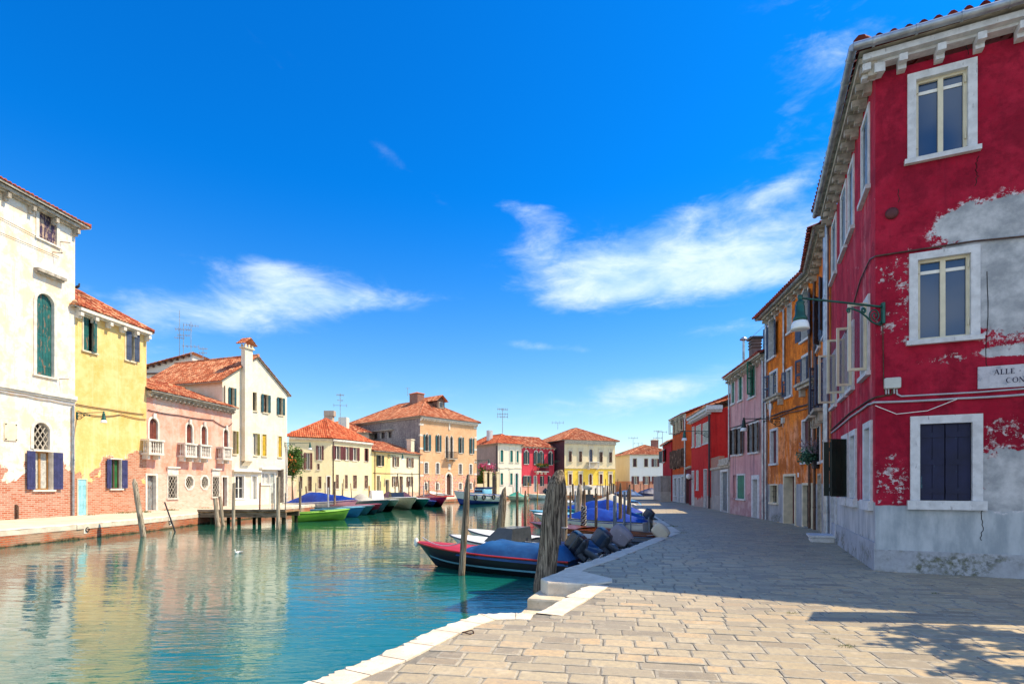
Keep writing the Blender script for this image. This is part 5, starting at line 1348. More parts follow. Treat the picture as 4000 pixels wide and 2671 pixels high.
fO.win(q7, 165, 475, 226, 808, fw=.11, frame=STONE_SH, rev=.10, pane=SH_MAROON, shd=.1); fO.win(q7, 490, 372, 578, 790, fw=.08, frame=STONE_SH, rev=.07, pane=SH_MAROON)
fO.win(q7, 160, 1032, 230, 1205, fw=.06, frame=CREAMST, rev=.25, pane=DARK, grille='grid', gp=.25)
fO.win(q7, 300, 938, 408, 1430, door=True, fw=.10, frame=CREAMST, rev=.4, pane=DOOR_RED, style='panel', single=True); fO.win(q7, 494, 1030, 580, 1452, door=True, fw=.09, frame=CREAMST, rev=.2, pane=paint('derelict_door', (.03, .028, .035, 1), (.30, .26, .24, 1), .42), single=True)
S2 = dict(fw=.07, frame=STONE_SH, rev=.1, pane=DARK)
for (a0, z0, z1) in ((.5, 6.6, 8.3), (2.4, 6.6, 8.3)): fO1.op.append(dict(a0=a0, a1=a0 + .8, z0=z0, z1=z1, sh=(172, 150), shm=SH_SLATE, **S2))
for a0 in (.55, 2.4): fO1.op.append(dict(a0=a0, a1=a0 + .8, z0=4.2, z1=5.8, sh=(165, 130), shm=SH_SLATE, style='louver', sill=False, **S2))
for a0 in (.6, 2.3): fO1.op.append(dict(a0=a0, a1=a0 + .75, z0=2.5, z1=4.05 - .3, grille='grid', gp=.2, gd=.05, **S2))
fO1.op.append(dict(a0=.8, a1=1.6, z0=0, z1=2.0, door=True, fw=.08, frame=STONE_D, rev=.25, pane=DARK)); fO1.op.append(dict(a0=2.6, a1=3.4, z0=0, z1=2.0, door=True, fw=.08, frame=STONE_D, rev=.25, pane=SH_BROWN))
finish([fO, fO1], mO, snapit=False)
mb = MB(); wall_face(mb, Face(hO, (OL[0] + 8, OL[1] - 1.2), OL, 9.6)); wall_face(mb, Face(hO, (OL[0] + 8, OL[1] - 1.2), OL, 9.6)) if False else None; q = Face(hO, (OL[0] + 8, OL[1] + .8), OL, 9.6); wall_face(mb, q); mb.build('back_wall', mO, hO)
cornice(fO, 9.56, .09, .30, STONE_D, step=.7, bw=.12, bh=.12, a0=.1, a1=fO.L - .1); cornice(fO1, 9.56, .09, .30, STONE_D, step=.7, bw=.12, bh=.12, a0=.0, a1=fO1.L - .3)
gutter(fO, 9.70, .42, .06, -.3, fO.L + .02); gutter(fO1, 9.70, .42, .06, -.0, fO1.L - .3)
mb = MB(); bnd = Vector(OB) + (fO.n + fO1.n) * .25
A, B, C_ = fO.P(-.35, .55, 9.74), Vector((bnd.x, bnd.y, 9.74)), fO1.P(fO1.L - .2, .55, 9.74); r0, r1_, r2_ = fO.P(-.35, -4.5, 11.5), Vector((OB[0] + 4.6, OB[1] - .6, 11.5)), fO1.P(fO1.L, -4.5, 11.5)
tile_plane(mb, [A, B, r1_, r0], A, B, .22, .42); tile_plane(mb, [B, C_, r2_, r1_], B, C_, .22, .42); mb.build('roof', TILE_DARK, hO)
mb = MB(); mb.face([fO.P(-.3, .5, 9.66), Vector((bnd.x, bnd.y, 9.66)), Vector((OB[0], OB[1], 9.66)), fO.P(-.3, 0, 9.66)]); mb.face([Vector((bnd.x, bnd.y, 9.66)), fO1.P(fO1.L, .5, 9.66), fO1.P(fO1.L, 0, 9.66), Vector((OB[0], OB[1], 9.66))]); mb.build('soffit', STONE_D, hO)
for u0, u1, v in ((2985, 3036, 1567), (3104, 3170, 1515)): 
    a0, z = fO.sz(u0, v, .3); a1 = fO.sz(u1, v, .3)[0]; mb = MB(); fO.box(mb, a0, a1, .004, .35, z, z + .1); fO.box(mb, a0 + .1, a1 - .1, .003, .25, z - .12, z - .002)
    for a in (a0 + .15, a1 - .3): fO.box(mb, a, a + .16, .002, .2, z - .4, z - .122)
    mb.build('balcony_ledge', STONE_D, hO)
mb = MB(); fO1.box(mb, .35, 1.6, .004, .4, 4.05, 4.15); fO1.box(mb, .5, .66, .003, .25, 3.75, 4.048); fO1.box(mb, 1.3, 1.46, .003, .25, 3.75, 4.048); fO1.box(mb, 2.2, 3.4, .004, .4, 4.05, 4.15); fO1.box(mb, 2.3, 2.46, .003, .25, 3.75, 4.048); fO1.box(mb, 3.1, 3.26, .003, .25, 3.75, 4.048); mb.build('balcony_ledge', STONE_D, hO)
downpipe(fO, fO.L * .43, 9.3, 6.2, .045, .08, ZINC); downpipe(fO, fO.L - .45, 9.2, .02, .05, .09, COPPER); downpipe(fO1, .35, 9.2, .02, .05, .1, COPPER); downpipe(fO, .1, 9.3, .02, .06, .1, ZINC); downpipe(fO1, fO1.L - .2, 9.3, .02, .065, .14, ZINC)
wallcable('cable', 'dark twisted cables strung along the orange wall under the ledges', [(fO, 2998, 1628, .06), (fO, 3060, 1608, .06), (fO, 3120, 1588, .06), (fO, 3178, 1570, .06), (fO1, 3200, 1555, .06), (fO1, 3232, 1520, .06)], .03, CABLE_D, .04)
wallcable('cable', 'second rusty cable above the orange door just under the twisted bundle', [(fO, 2998, 1640, .05), (fO, 3080, 1612, .05), (fO, 3170, 1590, .05), (fO1, 3225, 1560, .05)], .02, COPPER, .03)
mb = MB(); a, z = fO.sz(3119, 1854); fO.box(mb, a - .07, a + .07, .003, .015, z - .09, z + .09)
mb.build('house_number', WHITEPAINT, None, 'small white house number tile beside the orange house door', 'house number', loc=fO.P(a, 0, z))
# stone door step
p = G(3238, 2108); st = thing('door_step', 'grey stone block step at the foot of the crimson side wall', 'step', p, math.atan2(fRl.e.y, fRl.e.x))
mb = MB(); fRl.box(mb, .15, 1.0, .03, .62, 0.002, .14); mb.build('slab', STONE_SH, st); mb = MB(); fRl.box(mb, .1, 1.05, .03, .68, .141, .2); mb.build('tread', STONE_SH, st)

# ---- P: mauve pink house
PL = xy(2852, 32.7)
mP = plaster('mauve_render', (.56, .28, .29, 1), (.68, .40, .39, 1), (.17, .10, .14, 1), .95, specks=((.58, .45, .44, 1), .34), low=(1.2, .6), pcol=((.38, .20, .21, 1), (.55, .38, .37, 1)))
hP, fP = house('mauve pink house with green shutters beside the orange house', PL, OL, 8.0, mP, 7)
S = dict(fw=.09, frame=STONE_SH, rev=.15, pane=DARK)
fP.win(c6, 704, 340, 726, 540, sh='closed', shm=SH_GREEN, style='louver', shd=.04, **S); fP.win(c6, 758, 300, 785, 515, sh='closed', shm=SH_GREEN, style='louver', shd=.04, **S)
fP.win(c6, 836, 242, 882, 490, sh=(15, 120), shm=SH_GREEN, style='louver', **S)
for q in ((708, 738, 738, 932), (752, 730, 784, 928), (842, 700, 870, 914), (880, 688, 908, 910)): fP.win(c6, *q, sh=(30, 160), shm=SH_BROWN, sash=SH_BROWN, **S)
fP.win(c6, 748, 1090, 803, 1268, sh='closed', shm=SH_GREEN, shd=.02, **S); fP.win(c6, 712, 1088, 737, 1262, fw=.0, rev=.1, frame=mP, pane=mP)
fP.win(c6, 868, 1120, 904, 1414, door=True, fw=.22, frame=STONE_SH, rev=.35, pane=DOOR_RED, single=True)
finish([fP], mP, snapit=False)
mb = MB(); wall_face(mb, Face(hP, (PL[0] + 9, PL[1] + 1), PL, 8.0)); mb.build('back_wall', mP, hP)
cornice(fP, 7.9, .12, .3, STONE_D, step=.6, bw=.14, bh=.12); roof(hP, fP, 8, 'gable_side', 20, .4, TILE_DARK, ze=8.1)
o = chimney(hP, fP, 2.15, .75, 8.2, 9.75, .5, .5, plaster('stack_render', (.16, .13, .13, 1), (.3, .22, .2, 1), (.05, .04, .04, 1), .8), CABLE_D)
mb = MB()
for k in range(3): z = 9.25 + k * .17; fP.box(mb, 2.15 - .29, 2.15 + .29, -1.04, -.46, z, z + .06)
mb.build('chimney_bands', COPPER, o)
mb = MB(); p = fP.P(.25, -.7, 8.2); mb.tube([p, p + Vector((0, 0, 2.0))], .07, 10); mb.lathe([(.02, .2), (.22, .05), (.22, 0)], Matrix.Translation(p + Vector((0, 0, 2.05))), 12); mb.build('flue_pipe', ZINC, hP)
downpipe(fP, fP.L - .35, 7.8, .02, .06, .1, ZINC); downpipe(fP, .1, 7.8, 3.2, .05, .1, ZINC)
wallcable('cable', 'dark cable running between storeys of the mauve pink house', [(fP, 2853, 1672, .05), (fP, 2925, 1650, .05), (fP, 2990, 1625, .05)], .03, CABLE_D, .03)
wallcable('clothesline', 'thin drying line stretched before the orange house windows', [(fO, 2966, 1330, .6), (fO, 3060, 1245, .5), (fO, 3175, 1150, .5)], .01, CABLE_L, .02)
# laundry cloth
a, z = fO.sz(3054, 1560); mb = MB(); rr = []
for k in range(7):
    zz = z - k * .14; rr.append([fO.P(a + .16 * (j / 6 - .5) + .02 * math.sin(k + j), .5 + .03 * math.sin(j * 1.8 + k * .6), zz - .03 * j) for j in range(7)])
mb.rings(rr, 0, False, False); mb.build('cloth', flat('white_linen', (.68, .68, .72, 1), .9, var=.05), None, 'white cloth drying on the line in front of the orange wall', 'laundry', loc=fO.P(a, .5, z))
# ---- W: low garden wall with door
WL, WR = xy(2778, 39.2), PL
mW = plaster('old_wall_render', (.27, .25, .25, 1), (.38, .34, .32, 1), (.10, .08, .07, 1), .8, low=(1.0, .01), pcol=((.30, .28, .27, 1), (.4, .37, .34, 1)))
W_, fW = house('low weathered courtyard wall between the red and the mauve houses', WL, WR, 2.75, mW, .35, cat='wall', name='garden_wall')
fW.win(c6, 622, 1062, 672, 1356, door=True, fw=.14, frame=STONE_SH, rev=.18, pane=paint('blue_grey_door', (.10, .13, .15, 1), (.25, .27, .28, 1), .45), single=True)
finish([fW, *side_faces(fW)], mW, snapit=False)
mb = MB(); fW.box(mb, -.05, fW.L, -.42, .08, 2.752, 2.9); q0 = fW.sz(*c6(612, 1050))[0]; fW.box(mb, q0, fW.L, -.45, .16, 2.902, 3.05); fW.box(mb, q0 + .05, fW.L, -.4, .1, 3.052, 3.35); mb.build('coping', STONE_D, W_)
mb = MB(); fW.box(mb, .02, q0 - .1, -.3, .02, 2.902, 3.6); t = NT('wall_top_brick'); bc, bf = t.brick((.33, .10, .06, 1), (.42, .17, .1, 1), (.3, .24, .2, 1)); mb.build('brick_course', t.fin(bc, .9), W_)
# ---- red2
AL, AR = xy(2701, 45.9), xy(2778, 39.2)
mS = plaster('scarlet_render', (.48, .014, .014, 1), (.58, .03, .025, 1), (.14, .01, .012, 1), .6, low=(.8, .6), pcol=((.36, .24, .22, 1), (.48, .36, .32, 1)))
hS, fS = house('scarlet house with pale shutters and a white cornice', AL, AR, 7.2, mS, 8)
S = dict(fw=.05, frame=STONE_SH, rev=.15, pane=DARK)
for q in ((432, 710, 468, 866), (484, 690, 530, 843), (402, 722, 416, 870)): fS.win(c6, *q, sh='closed', shm=SH_PALE, shd=.02, **S)
fS.win(c6, 434, 1056, 447, 1198, sh='closed', shm=SH_PALE, **S); fS.win(c6, 491, 1047, 514, 1338, door=True, fw=.06, frame=STONE_SH, rev=.2, pane=DOOR_RED); fS.win(c6, 400, 1060, 414, 1322, door=True, fw=.08, frame=STONE_SH, rev=.2, pane=SH_PALE)
sS = side_faces(fS); finish([fS, *sS], mS, snapit=False)
cornice(fS, 7.05, .3, .4, STONE_SH, step=.3, bw=.12, bh=.08); cornice(sS[1], 7.05, .3, .4, STONE_SH, a0=-.39, a1=.7)
roof(hS, fS, 7, 'gable_side', 17, .4, TILE_OLD, ze=7.35); downpipe(fS, fS.L - .1, 7.0, .02, .07, .12, CABLE_D)
# narrow maroon porch bay with globe lamps between scarlet and rust houses
# ---- T: rust red house
TL, TR = xy(2627, 57), xy(2680, 51.5)
mT = plaster('rust_render', (.52, .075, .016, 1), (.64, .12, .03, 1), (.16, .03, .015, 1), .6, band=(2.75, (.34, .36, .38, 1), (.48, .49, .50, 1), .05))
hT, fT = house('rust red house with yellow framed windows and grey shop base', TL, TR, 8.4, mT, 8)
S = dict(fw=.08, frame=SH_BROWN, rev=.15, pane=GLASS2)
for q in ((262, 664, 285, 775), (294, 652, 308, 765), (319, 640, 332, 750)): fT.win(c6, *q, sash=IVORY, sh=(60, 80), style='sash', shm=IVORY, **S)
for q in ((259, 906, 272, 1040), (286, 896, 304, 1030), (319, 886, 334, 1020)): fT.win(c6, *q, sh='ajar', shm=SH_BROWN, **S)
for q in ((262, 1112, 280, 1246), (319, 1102, 335, 1250)): fT.win(c6, *q, fw=.1, frame=STONE_SH, rev=.15, pane=GLASS2)
fT.win(c6, 292, 1110, 308, 1300, door=True, fw=.1, frame=STONE_SH, rev=.2, pane=SH_SLATE)
sT = side_faces(fT); sT[1].top = [(0, 8.4), (8, 8.4), (4, 10.1)]; sT[0].top = [(0, 8.4), (8, 8.4), (4, 10.1)]; finish([fT, *sT], mT, snapit=False); cornice(fT, 8.3, .14, .3, STONE_D, step=.5); roof(hT, fT, 8, 'gable_side', 21, .35, TILE_DARK, ze=8.45)
downpipe(fT, fT.L - .1, 8.2, .02, .07, .1, ZINC)
NL, NR = TR, AL
mN = plaster('maroon_bay_render', (.14, .012, .022, 1), (.2, .02, .03, 1), (.06, .01, .02, 1), .5)
hN, fN = house('narrow maroon entrance bay between the scarlet and the rust red houses', NL, NR, 3.3, mN, 3, name='entrance_bay')
fN.win(c6, 356, 1110, 376, 1312, door=True, fw=.1, frame=DOOR_RED, rev=.3, pane=DARK); finish([fN, *side_faces(fN)], mN, snapit=False); cornice(fN, 3.2, .12, .15, STONE_D)
for k, (u, v) in enumerate(((2693, 1859), (2705, 1858))):
    a, z = fN.sz(u, v, .25); p = fN.P(min(a, fN.L + .8), .3, z)
    g = thing('globe_lamp', ('white globe lamp nearer the rust red house' if k == 0 else 'white globe lamp nearer the scarlet house'), 'lamp', p, 0, 'globe lamps by the maroon entrance')
    mb = MB(); mb.lathe([(.02, -.22), (.15, -.16), (.22, 0), (.15, .16), (.02, .22)], Matrix.Translation(p), 14); mb.build('globe', LAMPGLASS, g); mb = MB(); mb.tube([p + Vector((.3, .0, -.2)), p + Vector((.1, 0, -.3)), p + Vector((0, 0, -.22))], .025, 6); mb.build('bracket', IRON, g)
# ---- L: far red house
LL, LR = xy(2589, 66), xy(2622, 58.5)
mL = plaster('far_red_render', (.42, .014, .02, 1), (.50, .022, .03, 1), (.12, .01, .012, 1), .5)
hL, fL = house('far dark red house with a brick and concrete foot', LL, LR, 6.4, mL, 7)
fL.win(c6, 170, 897, 190, 990, sh='open', shm=SH_DKTEAL, fw=.08, rev=.2, pane=DARK); finish([fL, *side_faces(fL)], mL, snapit=False); roof(hL, fL, 7, 'gable_side', 18, .35, TILE_OLD, ze=6.45)
mb = MB(); fL.box(mb, .1, fL.L - .05, .01, 1.1, 0, 2.7); mb.build('lean_to', mW, hL)
# ------------------------------------------------------------------ mooring posts
ALGAE = (.020, .022, .008, 1)
WGREY = wood('post_grey_wood', (.08, .058, .042, 1), (.46, .37, .27, 1), 34, .8, wet=WZ + .30, algae=ALGAE, bump=.9)
WBIG = wood('post_gnarled_wood', (.06, .044, .032, 1), (.50, .40, .29, 1), 34, .8, wet=WZ + .34, algae=ALGAE, bump=1.0)
WBROWN = wood('post_brown_wood', (.085, .05, .032, 1), (.40, .265, .17, 1), 24, 1.0, wet=WZ + .30, algae=ALGAE)
WPALE = wood('post_pale_wood', (.30, .24, .17, 1), (.56, .47, .35, 1), 18, 1.0, wet=WZ + .30, algae=ALGAE)
WBLUE = wood('post_blue_grey', (.16, .20, .25, 1), (.34, .40, .46, 1), 16, 1.0, wet=WZ + .26, algae=ALGAE, bump=.35)
WORANGE = wood('post_orange', (.36, .17, .03, 1), (.52, .27, .06, 1), 16, 1.0, wet=WZ + .26, algae=ALGAE, bump=.35)
WRUST = wood('post_red_brown', (.20, .07, .04, 1), (.32, .14, .09, 1), 16, 1.0, wet=WZ + .26, algae=ALGAE, bump=.35)
PVCB = flat('black_pole_paint', (.015, .015, .018, 1), .5)
PVCG = flat('grey_pole_paint', (.40, .40, .40, 1), .5, var=.2)
def gnarl(mb, a, b, r0, r1, gn=.10, n=14, point=.0, seed=0.0, rings=16, slant=0.0):
    a, b = Vector(a), Vector(b); d = (b - a); out = []
    for k in range(rings + 1):
        q = k / rings; p = a + d * q; r = r0 + (r1 - r0) * q
        if point and q > 1 - point: r *= 1 - .62 * ((q - 1 + point) / point) ** 1.3
        ring = []
        for j in range(n):
            an = 6.28318 * j / n; c, s_ = math.cos(an), math.sin(an)
            f = 1 + gn * noise.noise(Vector((c * 1.6 + seed, s_ * 1.6, q * d.length * 1.1))) * 1.6 + gn * .55 * noise.noise(Vector((c * 5 + seed, s_ * 5, q * d.length * .5)))
            z = p.z + (slant * c * r if k == rings else 0)
            ring.append(Vector((p.x + c * r * f, p.y + s_ * r * f, z)))
        out.append(ring)
    mb.rings(out, 0, True)
def post(label, ub, vb, ut, vt, wpx, mat, group=None, gn=.10, point=0.0, d=None, taper=.92, extra=None, name='mooring_post', slant=.3, ddep=0.0, n=12):
    b = Dp(ub, d, WZ) if d else G(ub, vb, WZ)
    d = b.y; t_ = Vector(((ut - 2000) / F * (d + ddep), d + ddep, ZV(vt, d + ddep)))
    r = wpx * d / F / 2
    base = b + (b - t_).normalized() * 1.0
    mb = MB(); gnarl(mb, base, t_, r, r * taper, gn, n, point, ub * .37, 18 if gn > .05 else 8, slant)
    o = mb.build(name, mat, None, label, 'mooring post', group, loc=b)
    if extra: extra(o, b, t_, r)
    return o
def mid(b, t_, q): return b + (t_ - b) * q
# big foreground post in gnarled stages
bb = Vector((.69, 11.75, WZ)); tt = Vector(((2182 - 2000) / F * 11.75, 11.75, ZV(1834, 11.75)))
mb = MB(); out = []; prof = [(-.4, .225, -.02), (0, .205, 0), (.06, .215, .005), (.2, .20, .0), (.38, .20, -.01), (.5, .215, -.02), (.62, .205, -.015), (.74, .195, .0), (.82, .20, .01), (.88, .19, .0), (.935, .155, .005), (.975, .115, .01), (1.0, .075, .005)]
def pint(q):
    for k in range(len(prof) - 1):
        if prof[k][0] <= q <= prof[k + 1][0]:
            f = (q - prof[k][0]) / (prof[k + 1][0] - prof[k][0]); return [prof[k][i] + (prof[k + 1][i] - prof[k][i]) * f for i in (1, 2)]
    return prof[-1][1:]
NR = 46
for k in range(NR + 1):
    q = -.4 + 1.4 * k / NR; r, ox = pint(q); r *= 1.07; p = bb + (tt - bb) * q + Vector((ox, 0, 0)); ring = []
    for j in range(34):
        an = 6.28318 * j / 34; c, s_ = math.cos(an), math.sin(an); zz = q * 2.6
        f = 1 + .13 * noise.noise(Vector((c * 1.4, s_ * 1.4, zz * 1.3))) + .10 * noise.noise(Vector((c * 5.5, s_ * 5.5, zz * .45 + 5))) + .05 * noise.noise(Vector((c * 11, s_ * 11, zz * .8)))
        ring.append(Vector((p.x + c * r * f, p.y + s_ * r * f, p.z - (max(0, q - .93) * 2.2 * max(0, -c) * r * 3))))
    out.append(ring)
mb.rings(out, 0, True)
mb.build('mooring_post', WBIG, None, 'huge gnarled pointed wooden mooring post rising beside the stone steps', 'mooring post', loc=bb)
GR = 'posts among the boats on the shaded bank'
def ropewrap(o, b, t_, r):
    m = MB()
    for k in range(26):
        q = .26 + .40 * k / 26; c = mid(b, t_, q); pts = [c + Vector((math.cos(a) * r * (1.25 + .3 * noise.noise(Vector((a, k, 0)))), math.sin(a) * r * 1.25, .05 * math.sin(a * 2 + k) + .03 * noise.noise(Vector((a * 2, k * .7, 1))))) for a in [j * .57 for j in range(12)]]
        m.tube(pts, .022, 5, k % 2)
    m.build('rope', [flat('black_rope', (.02, .02, .022, 1), .8, var=.5, scale=40), flat('grey_rope', (.38, .38, .38, 1), .9, var=.5, scale=40)], o)
def tri(o, b, t_, r):
    c = mid(b, t_, .70) + Vector((0, -r * 1.06, 0)); m = MB(); m.face([c + Vector((-.035, 0, -.045)), c + Vector((.035, 0, -.045)), c + Vector((0, 0, .045))]); m.build('marking', WHITEPAINT, o)
def collar(o, b, t_, r):
    m = MB()
    for q in (.45, .452): 
        c = mid(b, t_, q); m.tube([c + Vector((math.cos(a) * r * 1.12, math.sin(a) * r * 1.12, .02 * math.sin(a))) for a in [j * .6 for j in range(12)]], .014, 5)
    m.build('rope', CABLE_L, o)
P_ = post
P_('tall leaning split-grained post standing before the black speedboat bow', 1803, 2246, 1829, 1852, 25, WGREY, gn=.13, point=.12, n=16, taper=.98)
P_('thick leaning grey post with a sliced top, behind the white speedboats', 1948, 2118, 1969, 1905, 33, WGREY, gn=.15, point=.25, n=16, slant=.9)
P_('slender brown post with a white capped top, near the sliced grey post', 2020, 2105, 2020, 1919, 11, WBROWN, gn=.14)
P_('slender straight brown post just left of the wooden boat bow', 2052, 2078, 2052, 1915, 12, WBROWN, gn=.04, point=.08)
P_('grey weathered post leaning against the back of the huge gnarled post', 2203, 2190, 2207, 1896, 24, WGREY, gn=.12, point=.1, extra=collar, n=16)
P_('shorter algae-footed post hidden close behind the huge gnarled post', 2180, 2248, 2182, 2040, 21, WGREY, gn=.13)
P_('thin brown post between the huge gnarled post and a blue-grey pole', 2228, 2070, 2228, 1921, 9, WBROWN, GR)
P_('blue-grey pole just behind the thickest pale-grained post', 2247, 2040, 2247, 1917, 6, WBLUE, GR)
P_('thick pale-grained post in front of the blue tarpaulin', 2259, 2066, 2263, 1889, 23, WPALE, GR, gn=.16, point=.12, n=16)
P_('dark post wound with black and grey rope', 2279, 2098, 2281, 1915, 15, WBROWN, GR, extra=ropewrap)
P_('brown post with a small white triangle mark', 2328, 2090, 2329, 1927, 12, WBROWN, GR, extra=tri, gn=.05)
P_('straight brown post standing before the big blue tarpaulin', 2374, 2068, 2373, 1896, 11, WBROWN, GR, gn=.05, point=.1)
P_('squared blue-grey timber post with a lashed log on top', 2402, 2090, 2402, 1933, 15, WBLUE, GR, gn=.06)
P_('knotty brown post with rough bark right of the squared timber', 2422, 2078, 2424, 1884, 13, WBROWN, GR, gn=.2, point=.1)
P_('blue-grey round pole right of the knotty post', 2438, 2082, 2440, 1918, 10, WBLUE, GR, gn=.03)
P_('dark pointed post leaning over the outboard engine at the quay', 2452, 2062, 2460, 1891, 16, WBROWN, GR, gn=.12, point=.14)
P_('thin grey metal pole rising by the blue outboard engine', 2464, 2092, 2463, 1963, 6, WBLUE, GR, gn=.02)
P_('thin iron stick standing against the quay edge', 2524, 2075, 2524, 1989, 3, RUSTY, GR, gn=0)
P_('short grey pipe leaning on the quay beside the covered engine', 2538, 2100, 2534, 2019, 6, WBLUE, GR, gn=.02)
for lb, u, vb, vt, w, m in (('distant reddish stick post above the white cruiser', 2345, 1968, 1888, 3, WRUST), ('distant brown pole right of the white cruiser mast', 2361, 1985, 1902, 6, WBROWN), ('distant blue pole between two brown poles', 2354, 1966, 1895, 4, WBLUE), ('distant tall dark stick before the yellow facade', 2366, 1962, 1870, 3, PVCB),
                            ('distant tall brown stick topped above its neighbours before the yellow facade', 2381, 1965, 1873, 6, WBROWN), ('distant blue-grey slim pole amid the mooring cluster', 2386, 1990, 1916, 5, WBLUE), ('distant short brown stump pole beside the squared timber', 2406, 1970, 1893, 5, WBROWN), ('tallest hair-thin black stick in the cluster', 2413, 1985, 1871, 2.5, PVCB),
                            ('hair-thin black stick in front of the cream side wall', 2450, 1968, 1884, 2.5, PVCB), ('grey-white stake before the purple side wall', 2229, 1966, 1896, 3.5, PVCG), ('short dark stake behind the pale-grained post', 2239, 1965, 1889, 8, WBROWN), ('short stubby brown stake under the beige fender', 2283, 1968, 1882, 7, WBROWN),
                            ('stout brown stake beneath the beige fender', 2300, 1968, 1903, 12, WGREY), ('reddish stake before the far white house, left one of a row', 2474, 1955, 1884, 4, WRUST), ('brown stake before the far white house, under its first window', 2479, 1955, 1886, 3.5, WBROWN), ('dark stake before the far white house, between its lower windows', 2500, 1953, 1888, 2.5, PVCB),
                            ('black stake in front of the far blue tarpaulin', 2515, 1955, 1882, 3, PVCB), ('reddish stake under the last lower window of the far white house', 2534, 1952, 1884, 5, WRUST), ('brown mottled stake left of the cluster, before the cornice house', 2389, 1972, 1885, 7, WGREY), ('reddish short stake before the maroon door panels', 2334, 1962, 1893, 3, WRUST),
                            ('slim brown pole just above the wrapped post', 2325, 1975, 1905, 7, WGREY), ('brown thin pole beside the orange timbers', 2396, 1968, 1888, 8, WBROWN)):
    P_(lb, u, vb, u + rnd.uniform(-2, 2), vt, w, m, 'distant stakes on the shaded bank', gn=.05 if w > 4 else 0, n=8)
LG = 'posts among the boats on the far left bank'
P_('leaning split timber post at the edge of the left bank path', 560, 2096, 524, 1869, 21, WPALE, gn=.12, point=.06, n=16)
P_('thin black pole leaning against the left bank kerb', 684, 2076, 643, 1960, 6, PVCB, gn=0)
P_('thicker of the twin leaning posts at the start of the jetty', 851, 2056, 840, 1945, 17, WPALE, gn=.15, n=14)
P_('thinner of the twin leaning posts at the start of the jetty', 872, 2052, 859, 1938, 13, WPALE, gn=.12, n=14)
P_('straight bark-brown post standing before the jetty deck', 911, 2068, 914, 1886, 13, WPALE, gn=.08, n=14)
P_('tall banded pale post at the jetty end', 1086, 2066, 1087, 1863, 15, WPALE, gn=.03, n=14)
P_('rust red pole behind the jetty deck', 1014, 2040, 1016, 1885, 6, WRUST, gn=0, d=36)
P_('grey tube pole behind the jetty deck near its end', 1071, 2040, 1072, 1886, 6, PVCG, gn=0, d=37)
P_('slim brown pole next to the grey tube behind the jetty', 1063, 2040, 1063, 1925, 4, WBROWN, gn=0, d=38)
P_('short black pole by the jetty end', 1115, 2040, 1114, 1924, 3.5, PVCB, gn=0, d=38)
for lb, ub, vb, ut, vt, w, m in (('grey bark post rising beside the stern of the blue tarpaulin boat', 1172, 2012, 1173, 1879, 10, WGREY), ('brown leaning post behind the blue tarpaulin hump', 1200, 1990, 1195, 1898, 6, WBROWN), ('tan straight post right of the hump of the blue tarpaulin', 1233, 1990, 1234, 1886, 5, WPALE), ('tan leaning post before the white doorway', 1273, 1988, 1269, 1884, 5, WPALE),
                                ('pale grey capped pole before the middle of the blue tarpaulin', 1282, 2004, 1282, 1903, 7, PVCG), ('stout grey post standing in the blue tarpaulin boat row', 1307, 2000, 1308, 1880, 9, WGREY), ('tan pole before the first closed lower shutters', 1336, 1984, 1337, 1886, 5, WPALE), ('thin brown stick leaning beside the tan pole', 1338, 1982, 1342, 1870, 3, WBROWN), ('tan leaning pole before the third closed lower shutters', 1376, 1984, 1370, 1886, 5, WPALE),
                                ('bright orange painted pole before the yellow house downpipe', 1442, 1985, 1442, 1897, 6, WORANGE), ('slim grey-brown pole beside the greenish door', 1488, 1976, 1487, 1879, 4, WGREY), ('brown pole before the right hand brown shutters of the two-tone house', 1544, 1972, 1543, 1882, 5, WBROWN), ('long black pole leaning before the brown door', 1562, 1970, 1553, 1848, 4, PVCB), ('grey pole right of the brown door', 1573, 1970, 1573, 1891, 5, PVCG),
                                ('brown pole under the last shuttered window of the two-tone house', 1597, 1968, 1597, 1879, 4, WBROWN), ('black tapering pole topped highest near the palace corner', 1611, 1968, 1609, 1844, 3, PVCB), ('tan pole paired with the black tapering pole', 1613, 1967, 1612, 1887, 4, WPALE), ('pale grey pole in front of the palace left grille', 1655, 1966, 1655, 1896, 5, PVCG), ('black pole leaning before the palace brickwork', 1674, 1962, 1660, 1873, 3, PVCB), ('brown knotty pole at the palace left window', 1676, 1962, 1675, 1876, 5, WBROWN),
                                ('dark red-brown pole under the palace window beside the arched door', 1707, 1958, 1706, 1878, 4, WBROWN), ('leaning brown stick at the palace right corner', 1856, 1952, 1852, 1880, 3.5, WBROWN), ('brown stick in front of the oleander', 1891, 1952, 1888, 1876, 3, WBROWN), ('thin black stick before the cream white house door', 2004, 1952, 2004, 1901, 2.5, PVCB), ('thin black stick at the joint of the cream white and raspberry houses', 2033, 1951, 2033, 1901, 2.5, PVCB),
                                ('orange-brown pole before the raspberry house wide window', 2063, 1952, 2063, 1884, 4, WORANGE), ('orange-brown pole right of the raspberry house door', 2099, 1951, 2099, 1879, 4, WORANGE)):
    P_(lb, ub, vb, ut, vt, w, m, LG, gn=.05 if w > 4 else 0, n=8)

